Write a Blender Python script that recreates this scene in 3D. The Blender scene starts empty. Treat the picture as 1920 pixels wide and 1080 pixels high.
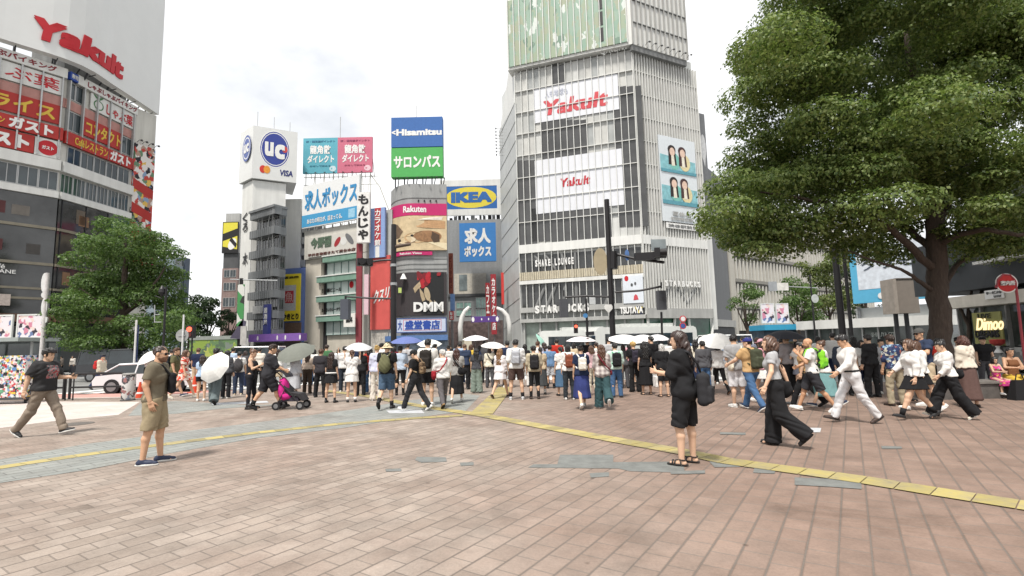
import bpy, math, random
import numpy as np
from mathutils import Vector, Matrix
random.seed(11)
rng = np.random.default_rng(11)
SC = bpy.context.scene
COL = SC.collection
rad = math.radians

# ------------------------------------------------------------------ camera
FPX = 950.0
PITCH = math.atan(105 / FPX)
ROLL = rad(1.4)
CAM = np.array((0.0, 0.0, 1.6))
_f = np.array((0, math.cos(PITCH), math.sin(PITCH)))
_u = np.array((0, -math.sin(PITCH), math.cos(PITCH)))
_r = np.array((1.0, 0, 0))
CR = math.cos(ROLL) * _r - math.sin(ROLL) * _u
CU = math.cos(ROLL) * _u + math.sin(ROLL) * _r
cd = bpy.data.cameras.new('camera')
cd.sensor_width = 36.0
cd.lens = 36.0 * FPX / 1920
cd.clip_start = 0.1
cd.clip_end = 4000
cam = bpy.data.objects.new('camera', cd)
COL.objects.link(cam)
cam.matrix_world = Matrix(((CR[0], CU[0], -_f[0], CAM[0]), (CR[1], CU[1], -_f[1], CAM[1]),
                           (CR[2], CU[2], -_f[2], CAM[2]), (0, 0, 0, 1)))
SC.camera = cam

# ------------------------------------------------------------------ sky, sun, exposure
SUN_EL, SUN_AZ = rad(62), rad(205)      # azimuth clockwise from +Y
wd = bpy.data.worlds.new('World')
SC.world = wd
wd.use_nodes = True
nt = wd.node_tree
nt.nodes.clear()
wo = nt.nodes.new('ShaderNodeOutputWorld')
bg = nt.nodes.new('ShaderNodeBackground')
sky = nt.nodes.new('ShaderNodeTexSky')
sky.sky_type = 'NISHITA'
sky.sun_disc = False
sky.sun_elevation = SUN_EL
sky.sun_rotation = SUN_AZ
sky.dust_density = 2.0
tc = nt.nodes.new('ShaderNodeTexCoord')
mp = nt.nodes.new('ShaderNodeMapping')
mp.inputs['Scale'].default_value = (1.0, 1.0, 1.9)
nz = nt.nodes.new('ShaderNodeTexNoise')
nz.inputs['Scale'].default_value = 2.3
nz.inputs['Detail'].default_value = 7
nz.inputs['Roughness'].default_value = 0.52
cr1 = nt.nodes.new('ShaderNodeValToRGB')           # cloud cover
cr1.color_ramp.elements[0].position = 0.30
cr1.color_ramp.elements[0].color = (0.84, 0.84, 0.84, 1)
cr1.color_ramp.elements[1].position = 0.47
cr1.color_ramp.elements[1].color = (1, 1, 1, 1)
cr2 = nt.nodes.new('ShaderNodeValToRGB')           # cloud shade
cr2.color_ramp.elements[0].position = 0.33
cr2.color_ramp.elements[0].color = (6.3, 6.5, 6.8, 1)
cr2.color_ramp.elements[1].position = 0.54
cr2.color_ramp.elements[1].color = (9.2, 9.25, 9.3, 1)
mx = nt.nodes.new('ShaderNodeMix')
mx.data_type = 'RGBA'
L = nt.links.new
L(tc.outputs['Generated'], mp.inputs['Vector'])
L(mp.outputs['Vector'], nz.inputs['Vector'])
L(nz.outputs['Fac'], cr1.inputs['Fac'])
L(nz.outputs['Fac'], cr2.inputs['Fac'])
L(cr1.outputs['Color'], mx.inputs[0])
L(sky.outputs['Color'], mx.inputs[6])
L(cr2.outputs['Color'], mx.inputs[7])
L(mx.outputs[2], bg.inputs['Color'])
bg.inputs['Strength'].default_value = 0.083
L(bg.outputs[0], wo.inputs['Surface'])

sd = bpy.data.lights.new('sun', 'SUN')
sd.energy = 3.0
sd.angle = rad(8)
sd.color = (1.0, 0.95, 0.88)
sun = bpy.data.objects.new('sun', sd)
COL.objects.link(sun)
_sdir = Vector((math.sin(SUN_AZ) * math.cos(SUN_EL), math.cos(SUN_AZ) * math.cos(SUN_EL), math.sin(SUN_EL)))
sun.rotation_euler = _sdir.to_track_quat('Z', 'Y').to_euler()
sun.location = (0, -10, 60)
SC.view_settings.view_transform = 'Standard'
SC.view_settings.look = 'None'
SC.view_settings.gamma = 1
SC.view_settings.exposure = 0.76
SC.cycles.max_bounces = 5
SC.cycles.diffuse_bounces = 3
SC.cycles.glossy_bounces = 2
SC.cycles.transmission_bounces = 3
SC.cycles.transparent_max_bounces = 6
SC.cycles.caustics_reflective = False
SC.cycles.caustics_refractive = False


def ray(px, py):
    return _f + (px - 960) / FPX * CR + (540 - py) / FPX * CU


def P(px, py, Y):
    d = ray(px, py)
    return CAM + d * (Y / d[1])


def G(px, py, z=0.0):
    d = ray(px, py)
    return CAM + d * ((z - CAM[2]) / d[2])


def proj(p):
    d = np.array(p, float) - CAM
    return 960 + FPX * d.dot(CR) / d.dot(_f), 540 - FPX * d.dot(CU) / d.dot(_f)


# ------------------------------------------------------------------ materials
def C(h, k=1.0):
    c = [int(h[i:i + 2], 16) / 255 for i in (0, 2, 4)]
    return tuple(k * (x / 12.92 if x <= 0.04045 else ((x + 0.055) / 1.055) ** 2.4) for x in c)


ALB = 0.74
MATS = {}


def newmat(key):
    m = bpy.data.materials.new(key)
    m.use_nodes = True
    t = m.node_tree
    return m, t, t.nodes['Principled BSDF']


def node(t, typ, **kw):
    n = t.nodes.new(typ)
    for k, v in kw.items():
        if k in n.inputs:
            n.inputs[k].default_value = v
        else:
            setattr(n, k, v)
    return n


def ramp(t, fac, stops, const=False):
    n = t.nodes.new('ShaderNodeValToRGB')
    e = n.color_ramp.elements
    while len(e) < len(stops):
        e.new(0.5)
    for x, (p, c) in zip(e, stops):
        x.position = p
        x.color = (*c[:3], 1)
    if const:
        n.color_ramp.interpolation = 'CONSTANT'
    t.links.new(fac, n.inputs['Fac'])
    return n.outputs['Color']


def mat(hexc, rough=0.7, var=0.14, scale=3.0, metal=0.0, spec=0.4, bump=0.0, k=None, grime=0.0, coat=0.0):
    """A base colour broken up by two octaves of noise; grime adds vertical weather streaks."""
    key = ('m', hexc, rough, var, scale, metal, spec, bump, k, grime, coat)
    if key in MATS:
        return MATS[key]
    m, t, b = newmat('surface_' + hexc)
    c = C(hexc, ALB if k is None else k)
    co = node(t, 'ShaderNodeTexCoord')
    n = node(t, 'ShaderNodeTexNoise', Scale=scale, Detail=5.0, Roughness=0.6)
    t.links.new(co.outputs['Object'], n.inputs['Vector'])
    lo = tuple(max(0, x * (1 - var)) for x in c)
    hi = tuple(min(0.95, x * (1 + var)) for x in c)
    out = ramp(t, n.outputs['Fac'], [(0.32, lo), (0.68, hi)])
    if grime > 0:
        mpn = node(t, 'ShaderNodeMapping')
        mpn.inputs['Scale'].default_value = (1.1, 1.1, 0.07)
        t.links.new(co.outputs['Object'], mpn.inputs['Vector'])
        n2 = node(t, 'ShaderNodeTexNoise', Scale=1.6, Detail=6.0, Roughness=0.65)
        t.links.new(mpn.outputs['Vector'], n2.inputs['Vector'])
        g = ramp(t, n2.outputs['Fac'], [(0.40, (1 - grime,) * 3), (0.62, (1, 1, 1))])
        mm = t.nodes.new('ShaderNodeMix')
        mm.data_type = 'RGBA'
        mm.blend_type = 'MULTIPLY'
        mm.inputs[0].default_value = 1.0
        t.links.new(out, mm.inputs[6])
        t.links.new(g, mm.inputs[7])
        out = mm.outputs[2]
    t.links.new(out, b.inputs['Base Color'])
    b.inputs['Roughness'].default_value = rough
    b.inputs['Metallic'].default_value = metal
    b.inputs['Specular IOR Level'].default_value = spec
    b.inputs['Coat Weight'].default_value = coat
    if bump > 0:
        bp = node(t, 'ShaderNodeBump', Strength=bump, Distance=0.02)
        n3 = node(t, 'ShaderNodeTexNoise', Scale=scale * 6, Detail=4.0)
        t.links.new(co.outputs['Object'], n3.inputs['Vector'])
        t.links.new(n3.outputs['Fac'], bp.inputs['Height'])
        t.links.new(bp.outputs['Normal'], b.inputs['Normal'])
    MATS[key] = m
    return m


def cloth(hexc, scale=22, var=0.08):
    return mat(hexc, rough=0.9, var=var, scale=scale, spec=0.15)


def glass(hexc, rough=0.06, var=0.5, scale=0.35, spec=0.7):
    """Window glass seen from outside: a dark, blotchy room behind a reflecting pane."""
    return mat(hexc, rough=rough, var=var, scale=scale, spec=spec, k=0.8)


def voro(key, stops, scale, rough=0.8, stretch=(1, 1, 1), noise_mix=0.0, bump=0.0):
    """Random colour per Voronoi cell, picked from stops (stickers, floral prints, murals)."""
    if key in MATS:
        return MATS[key]
    m, t, b = newmat(key)
    co = node(t, 'ShaderNodeTexCoord')
    mpn = node(t, 'ShaderNodeMapping')
    mpn.inputs['Scale'].default_value = stretch
    t.links.new(co.outputs['Object'], mpn.inputs['Vector'])
    src = mpn.outputs['Vector']
    if noise_mix:
        n = node(t, 'ShaderNodeTexNoise', Scale=scale * 1.4, Detail=3.0)
        t.links.new(src, n.inputs['Vector'])
        va = node(t, 'ShaderNodeVectorMath', operation='SCALE')
        va.inputs['Scale'].default_value = noise_mix / scale
        t.links.new(n.outputs['Color'], va.inputs[0])
        vb = node(t, 'ShaderNodeVectorMath', operation='ADD')
        t.links.new(src, vb.inputs[0])
        t.links.new(va.outputs[0], vb.inputs[1])
        src = vb.outputs[0]
    v = node(t, 'ShaderNodeTexVoronoi', Scale=scale)
    t.links.new(src, v.inputs['Vector'])
    sp = node(t, 'ShaderNodeSeparateColor')
    t.links.new(v.outputs['Color'], sp.inputs['Color'])
    cum, st = 0.0, []
    tot = sum(w for w, _ in stops)
    for w, h in stops:
        st.append((cum / tot, C(h, ALB)))
        cum += w
    t.links.new(ramp(t, sp.outputs['Red'], st, True), b.inputs['Base Color'])
    b.inputs['Roughness'].default_value = rough
    MATS[key] = m
    return m


def printed(key, base, lo, hi, stops, scale):
    """Cloth of one colour with a printed panel (lo..hi in the wearer's own frame)."""
    if key in MATS:
        return MATS[key]
    m, t, b = newmat(key)
    co = node(t, 'ShaderNodeTexCoord')
    sx = node(t, 'ShaderNodeSeparateXYZ')
    t.links.new(co.outputs['Object'], sx.inputs[0])
    f = None
    for ax, a, bb in zip('XYZ', lo, hi):
        for thr, op in ((a, 'GREATER_THAN'), (bb, 'LESS_THAN')):
            n = node(t, 'ShaderNodeMath', operation=op)
            t.links.new(sx.outputs[ax], n.inputs[0])
            n.inputs[1].default_value = thr
            if f is None:
                f = n.outputs[0]
            else:
                q = node(t, 'ShaderNodeMath', operation='MULTIPLY')
                t.links.new(f, q.inputs[0])
                t.links.new(n.outputs[0], q.inputs[1])
                f = q.outputs[0]
    v = node(t, 'ShaderNodeTexNoise', Scale=scale, Detail=3.0)
    t.links.new(co.outputs['Object'], v.inputs['Vector'])
    pr = ramp(t, v.outputs['Fac'], [(p, C(h, ALB)) for p, h in stops], True)
    mm = t.nodes.new('ShaderNodeMix')
    mm.data_type = 'RGBA'
    t.links.new(f, mm.inputs[0])
    mm.inputs[6].default_value = (*C(base, ALB), 1)
    t.links.new(pr, mm.inputs[7])
    t.links.new(mm.outputs[2], b.inputs['Base Color'])
    b.inputs['Roughness'].default_value = .9
    MATS[key] = m
    return m


def plaid(key, a, bcol, c, scale):
    if key in MATS:
        return MATS[key]
    m, t, b = newmat(key)
    co = node(t, 'ShaderNodeTexCoord')
    outs = []
    for d in ('X', 'Z'):
        w = node(t, 'ShaderNodeTexWave', wave_type='BANDS', bands_direction=d, Scale=scale, Distortion=0.6)
        t.links.new(co.outputs['Object'], w.inputs['Vector'])
        outs.append(ramp(t, w.outputs['Fac'], [(0.0, C(a, ALB)), (0.55, C(bcol, ALB)), (0.9, C(c, ALB))]))
    mm = t.nodes.new('ShaderNodeMix')
    mm.data_type = 'RGBA'
    mm.inputs[0].default_value = 0.5
    t.links.new(outs[0], mm.inputs[6])
    t.links.new(outs[1], mm.inputs[7])
    t.links.new(mm.outputs[2], b.inputs['Base Color'])
    b.inputs['Roughness'].default_value = 0.9
    MATS[key] = m
    return m


def lamp_mat(key, col, strength):
    if key not in MATS:
        m, t, b = newmat(key)
        n = node(t, 'ShaderNodeTexNoise', Scale=30.0)
        t.links.new(ramp(t, n.outputs['Fac'], [(0.3, tuple(x * .8 for x in col)), (0.7, col)]), b.inputs['Emission Color'])
        b.inputs['Base Color'].default_value = (*[x * .5 for x in col], 1)
        b.inputs['Emission Strength'].default_value = strength
        MATS[key] = m
    return MATS[key]


# ------------------------------------------------------------------ mesh building
W = {}          # world origin of every built object


def mesh_np(name, v, q, smooth=True):
    me = bpy.data.meshes.new(name)
    v = np.asarray(v, np.float32)
    q = np.asarray(q, np.int32)
    me.vertices.add(len(v))
    me.vertices.foreach_set('co', v.ravel())
    n = q.shape[1]
    me.loops.add(q.size)
    me.loops.foreach_set('vertex_index', q.ravel())
    me.polygons.add(len(q))
    me.polygons.foreach_set('loop_start', np.arange(0, q.size, n, dtype=np.int32))
    me.update(calc_edges=True)
    if smooth:
        me.polygons.foreach_set('use_smooth', np.ones(len(q), bool))
    me.validate()
    return me


def tag(o, label=None, cat=None, group=None, kind=None):
    if label: o['label'] = label
    if cat: o['category'] = cat
    if group: o['group'] = group
    if kind: o['kind'] = kind
    return o


def thing(name, label, cat, loc, group=None):
    o = bpy.data.objects.new(name, None)
    o.empty_display_size = 0.2
    COL.objects.link(o)
    o.location = loc
    W[o.name] = np.array(loc, float)
    return tag(o, label, cat, group)


def link(name, me, parent=None, loc=None):
    o = bpy.data.objects.new(name, me)
    COL.objects.link(o)
    if parent is not None:
        o.parent = parent
        W[o.name] = W[parent.name]
    elif loc is not None:
        o.location = loc
        W[o.name] = np.array(loc, float)
    else:
        W[o.name] = np.zeros(3)
    return o


class MB:
    def __init__(s):
        s.v, s.f, s.mi, s.mats = [], [], [], []

    def _m(s, m):
        if m not in s.mats:
            s.mats.append(m)
        return s.mats.index(m)

    def add(s, vs, fs, m):
        o = len(s.v)
        s.v += [tuple(map(float, p)) for p in vs]
        k = s._m(m)
        for f in fs:
            s.f.append(tuple(o + i for i in f))
            s.mi.append(k)
        return s

    def hexa(s, b, m):
        """8 corners: bottom loop then top loop."""
        return s.add(b, [(3, 2, 1, 0), (4, 5, 6, 7), (0, 1, 5, 4), (1, 2, 6, 5), (2, 3, 7, 6), (3, 0, 4, 7)], m)

    def box(s, x0, x1, y0, y1, z0, z1, m):
        return s.hexa([(x0, y0, z0), (x1, y0, z0), (x1, y1, z0), (x0, y1, z0), (x0, y0, z1), (x1, y0, z1), (x1, y1, z1), (x0, y1, z1)], m)

    def fbox(s, fc, u0, u1, z0, z1, d0, d1, m):
        return s.hexa([fc.pt(u0, z0, d1), fc.pt(u1, z0, d1), fc.pt(u1, z0, d0), fc.pt(u0, z0, d0),
                       fc.pt(u0, z1, d1), fc.pt(u1, z1, d1), fc.pt(u1, z1, d0), fc.pt(u0, z1, d0)], m)

    def strip(s, fc, us, z0, z1, d0, d1, m):
        """fbox along a curved facade."""
        n = len(us)
        vs, fs = [], []
        for u in us:
            vs += [fc.pt(u, z0, d1), fc.pt(u, z1, d1), fc.pt(u, z1, d0), fc.pt(u, z0, d0)]
        for i in range(n - 1):
            a = 4 * i
            for j in range(4):
                fs.append((a + j, a + 4 + j, a + 4 + (j + 1) % 4, a + (j + 1) % 4))
        fs += [(0, 1, 2, 3), tuple(4 * n - 4 + j for j in (3, 2, 1, 0))]
        return s.add(vs, fs, m)

    def cyl(s, a, b, r0, m, r1=None, n=10):
        a, b = np.array(a, float), np.array(b, float)
        r1 = r0 if r1 is None else r1
        d = (b - a) / np.linalg.norm(b - a)
        x = np.cross(d, (0, 0, 1) if abs(d[2]) < 0.9 else (1, 0, 0))
        x /= np.linalg.norm(x)
        y = np.cross(d, x)
        vs = []
        for p, r in ((a, r0), (b, r1)):
            for i in range(n):
                t = 2 * math.pi * i / n
                vs.append(p + r * (math.cos(t) * x + math.sin(t) * y))
        fs = [(i, (i + 1) % n, n + (i + 1) % n, n + i) for i in range(n)]
        fs += [tuple(range(n - 1, -1, -1)), tuple(range(n, 2 * n))]
        return s.add(vs, fs, m)

    def tube(s, pts, r, m, n=8):
        pts = [np.array(p, float) for p in pts]
        rs = r if isinstance(r, (list, tuple)) else [r] * len(pts)
        vs, fs = [], []
        px = None
        for i, p in enumerate(pts):
            d = pts[min(i + 1, len(pts) - 1)] - pts[max(i - 1, 0)]
            d = d / (np.linalg.norm(d) + 1e-9)
            x = px if px is not None else np.cross(d, (0, 0, 1) if abs(d[2]) < 0.9 else (1, 0, 0))
            x = x - d * x.dot(d)
            x /= np.linalg.norm(x) + 1e-9
            px = x
            y = np.cross(d, x)
            for k in range(n):
                t = 2 * math.pi * k / n
                vs.append(p + rs[i] * (math.cos(t) * x + math.sin(t) * y))
        for i in range(len(pts) - 1):
            for k in range(n):
                fs.append((i * n + k, i * n + (k + 1) % n, (i + 1) * n + (k + 1) % n, (i + 1) * n + k))
        fs += [tuple(range(n - 1, -1, -1)), tuple((len(pts) - 1) * n + k for k in range(n))]
        return s.add(vs, fs, m)

    def prism(s, poly, vec, m):
        poly = [np.array(p, float) for p in poly]
        n = len(poly)
        vs = poly + [p + np.array(vec) for p in poly]
        fs = [(i, (i + 1) % n, n + (i + 1) % n, n + i) for i in range(n)] + [tuple(range(n - 1, -1, -1)), tuple(range(n, 2 * n))]
        return s.add(vs, fs, m)

    def lathe(s, c, prof, m, n=20, axis=None):
        c = np.array(c, float)
        vs, fs = [], []
        for r, z in prof:
            for k in range(n):
                t = 2 * math.pi * k / n
                vs.append(c + np.array((r * math.cos(t), r * math.sin(t), z)))
        for i in range(len(prof) - 1):
            for k in range(n):
                fs.append((i * n + k, i * n + (k + 1) % n, (i + 1) * n + (k + 1) % n, (i + 1) * n + k))
        fs += [tuple(range(n - 1, -1, -1)), tuple((len(prof) - 1) * n + k for k in range(n))]
        return s.add(vs, fs, m)

    def build(s, name, parent=None, loc=None, smooth=False):
        org = W[parent.name] if parent is not None else (np.array(loc, float) if loc is not None else np.zeros(3))
        me = bpy.data.meshes.new(name)
        me.from_pydata([tuple(np.array(p) - org) for p in s.v], [], s.f)
        for m in s.mats:
            me.materials.append(m)
        me.polygons.foreach_set('material_index', s.mi)
        if smooth:
            me.polygons.foreach_set('use_smooth', [len(f) <= 4 for f in s.f])
        me.update()
        return link(name, me, parent, loc)


class Fac:
    """A vertical facade plane through two ground points; d grows towards the street."""
    def __init__(s, a, b):
        s.a = np.array((a[0], a[1], 0.0))
        b = np.array((b[0], b[1], 0.0))
        s.L = np.linalg.norm(b - s.a)
        s.t = (b - s.a) / s.L
        n = np.array((s.t[1], -s.t[0], 0))
        if n.dot(np.array((0, 0, 0)) - (s.a + b) / 2) < 0:
            n = -n
        s.n = n

    def pt(s, u, z, d=0.0):
        p = s.a + s.t * u + s.n * d
        return np.array((p[0], p[1], z))

    def uv(s, px, py, d=0.0):
        r = ray(px, py)
        t = (s.a + s.n * d - CAM).dot(s.n) / r.dot(s.n)
        p = CAM + r * t
        return (p - s.a).dot(s.t), p[2]

    def rect(s, x0, y0, x1, y1, d=0.0):
        mx_, my_ = (x0 + x1) / 2, (y0 + y1) / 2
        return s.uv(x0, my_, d)[0], s.uv(x1, my_, d)[0], s.uv(mx_, y1, d)[1], s.uv(mx_, y0, d)[1]


class Curve:
    """A facade that follows a smooth curve through ground points."""
    def __init__(s, pts, n=40):
        p = np.array([(q[0], q[1], 0.0) for q in pts])
        k = np.r_[0, np.cumsum(np.linalg.norm(np.diff(p, axis=0), axis=1))]
        e = np.vstack([2 * p[0] - p[1], p, 2 * p[-1] - p[-2]])
        out = []
        for i in range(len(p) - 1):
            p0, p1, p2, p3 = e[i:i + 4]
            for t in np.linspace(0, 1, n, endpoint=False):
                out.append(.5 * (2 * p1 + (p2 - p0) * t + (2 * p0 - 5 * p1 + 4 * p2 - p3) * t * t + (3 * p1 - p0 - 3 * p2 + p3) * t ** 3))
        out.append(p[-1])
        s.p = np.array(out)
        s.k = np.r_[0, np.cumsum(np.linalg.norm(np.diff(s.p, axis=0), axis=1))]
        s.L = s.k[-1]

    def pt(s, u, z, d=0.0):
        x = [np.interp(u, s.k, s.p[:, j]) for j in (0, 1)]
        a = [np.interp(max(u - .3, 0), s.k, s.p[:, j]) for j in (0, 1)]
        b = [np.interp(min(u + .3, s.L), s.k, s.p[:, j]) for j in (0, 1)]
        t = np.array((b[0] - a[0], b[1] - a[1]))
        t /= np.linalg.norm(t)
        n = np.array((t[1], -t[0]))
        if n.dot(-np.array(x)) < 0:
            n = -n
        return np.array((x[0] + n[0] * d, x[1] + n[1] * d, z))


def facpx(xa, ya, Ya, xb, yb, Yb):
    return Fac(P(xa, ya, Ya), P(xb, yb, Yb))


# ------------------------------------------------------------------ lettering and pictures
TXT = {}


def text_geo(s, bold, shear=0.0):
    k = (s, bold, shear)
    if k not in TXT:
        c = bpy.data.curves.new('t', 'FONT')
        c.body = s
        c.size = 1
        c.resolution_u = 3
        c.offset = bold
        c.shear = shear
        c.extrude = 0.02
        o = bpy.data.objects.new('t', c)
        COL.objects.link(o)
        me = bpy.data.meshes.new_from_object(o.evaluated_get(bpy.context.evaluated_depsgraph_get()))
        v = np.empty(len(me.vertices) * 3, np.float32)
        me.vertices.foreach_get('co', v)
        fs = [tuple(p.vertices) for p in me.polygons]
        bpy.data.objects.remove(o)
        bpy.data.meshes.remove(me)
        bpy.data.curves.remove(c)
        TXT[k] = (v.reshape(-1, 3), fs)
    return TXT[k]


def put_text(mb, s, fc, u0, u1, z0, z1, d, m, bold=0.02, shear=0.0, th=0.03, vertical=False, keep=False, slope=0.0):
    """Lettering fitted into a rectangle of a facade."""
    if vertical:
        n = len(s)
        dz = (z1 - z0) / n
        for i, ch in enumerate(s):
            put_text(mb, ch, fc, u0, u1, z1 - dz * (i + .93), z1 - dz * (i + .07), d, m, bold, shear, th)
        return
    v, fs = text_geo(s, min(bold, .012), shear)
    lo, hi = v.min(0), v.max(0)
    ex = max(0.0, bold - .012) * .9
    su = (u1 - u0) / (hi[0] - lo[0] + 2 * ex)
    sz = (z1 - z0) / max(hi[1] - lo[1] + 2 * ex, 1e-6)
    # heavy lettering: the glyph is laid four times, each a hair prouder and shifted
    for n_, (ox, oy) in enumerate(((0, 0), (2, 0), (0, 2), (2, 2)) if ex > 0 else ((0, 0),)):
        pts = []
        for p in v:
            u = u0 + (p[0] - lo[0] + ox * ex) * su
            pts.append(fc.pt(u, z0 + (p[1] - lo[1] + oy * ex) * sz + slope * (u - u0), d + .002 * n_ + (th if p[2] > 0 else 0)))
        mb.add(pts, fs, m)


def ell(cx, cz, rx, rz, rot=0, n=22):
    r = rad(rot)
    return [(cx + rx * math.cos(t) * math.cos(r) - rz * math.sin(t) * math.sin(r),
             cz + rx * math.cos(t) * math.sin(r) + rz * math.sin(t) * math.cos(r)) for t in np.linspace(0, 2 * math.pi, n, endpoint=False)]


def put_shapes(mb, fc, u0, u1, z0, z1, d, shapes):
    """Flat print on a panel: polygons in 0..1 panel coordinates, each 4 mm proud of the last."""
    for i, (pts, m) in enumerate(shapes):
        base = [fc.pt(u0 + (u1 - u0) * x, z0 + (z1 - z0) * z, d + .004 * i) for x, z in pts]
        fr = [fc.pt(u0 + (u1 - u0) * x, z0 + (z1 - z0) * z, d + .004 * i + .012) for x, z in pts]
        n = len(pts)
        mb.add(base + fr, [(j, (j + 1) % n, n + (j + 1) % n, n + j) for j in range(n)] + [tuple(range(n, 2 * n)), tuple(range(n - 1, -1, -1))], m)


def sign(name, label, cat, fc, rect, panel, texts=(), d=0.06, th=0.18, frame=None, shapes=(), us=None, group=None, posts=None, fw=0.12):
    """A signboard hung d in front of a facade. texts: (string, x0, z0, x1, z1, material, options) in 0..1 of the panel."""
    u0, u1, z0, z1 = rect
    if u1 < u0:
        u0, u1 = u1, u0
    t = thing(name, label, cat, fc.pt((u0 + u1) / 2, z0, d), group)
    mb = MB()
    if isinstance(fc, Curve):
        mb.strip(fc, list(np.linspace(u0, u1, 24)), z0, z1, d, d + th, panel)
    else:
        mb.fbox(fc, u0, u1, z0, z1, d, d + th, panel)
    mb.build('panel', t)
    if frame:
        mb = MB()
        for a in ((u0 - fw, u0, z0 - fw, z1 + fw), (u1, u1 + fw, z0 - fw, z1 + fw), (u0, u1, z1, z1 + fw), (u0, u1, z0 - fw, z0)):
            mb.fbox(fc, *a, d, d + th + .03, frame)
        mb.build('frame', t)
    if shapes:
        mb = MB()
        put_shapes(mb, fc, u0, u1, z0, z1, d + th + .003, shapes)
        mb.build('picture', t)
    for tx in texts:
        s, x0, b0, x1, b1, m = tx[:6]
        o = dict(tx[6]) if len(tx) > 6 else {}
        dd = o.pop('d', .003 + (.004 * len(shapes) + .012 if shapes else 0))
        mb = MB()
        put_text(mb, s, fc, u0 + (u1 - u0) * x0, u0 + (u1 - u0) * x1, z0 + (z1 - z0) * b0, z0 + (z1 - z0) * b1, d + th + dd, m, **o)
        mb.build('lettering', t)
    if posts:
        for a, b, r in posts:
            mb = MB()
            mb.cyl(a, b, r, mat('8a8d90', metal=.6, rough=.5), n=6)
            mb.build('support', t)
    return t
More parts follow.
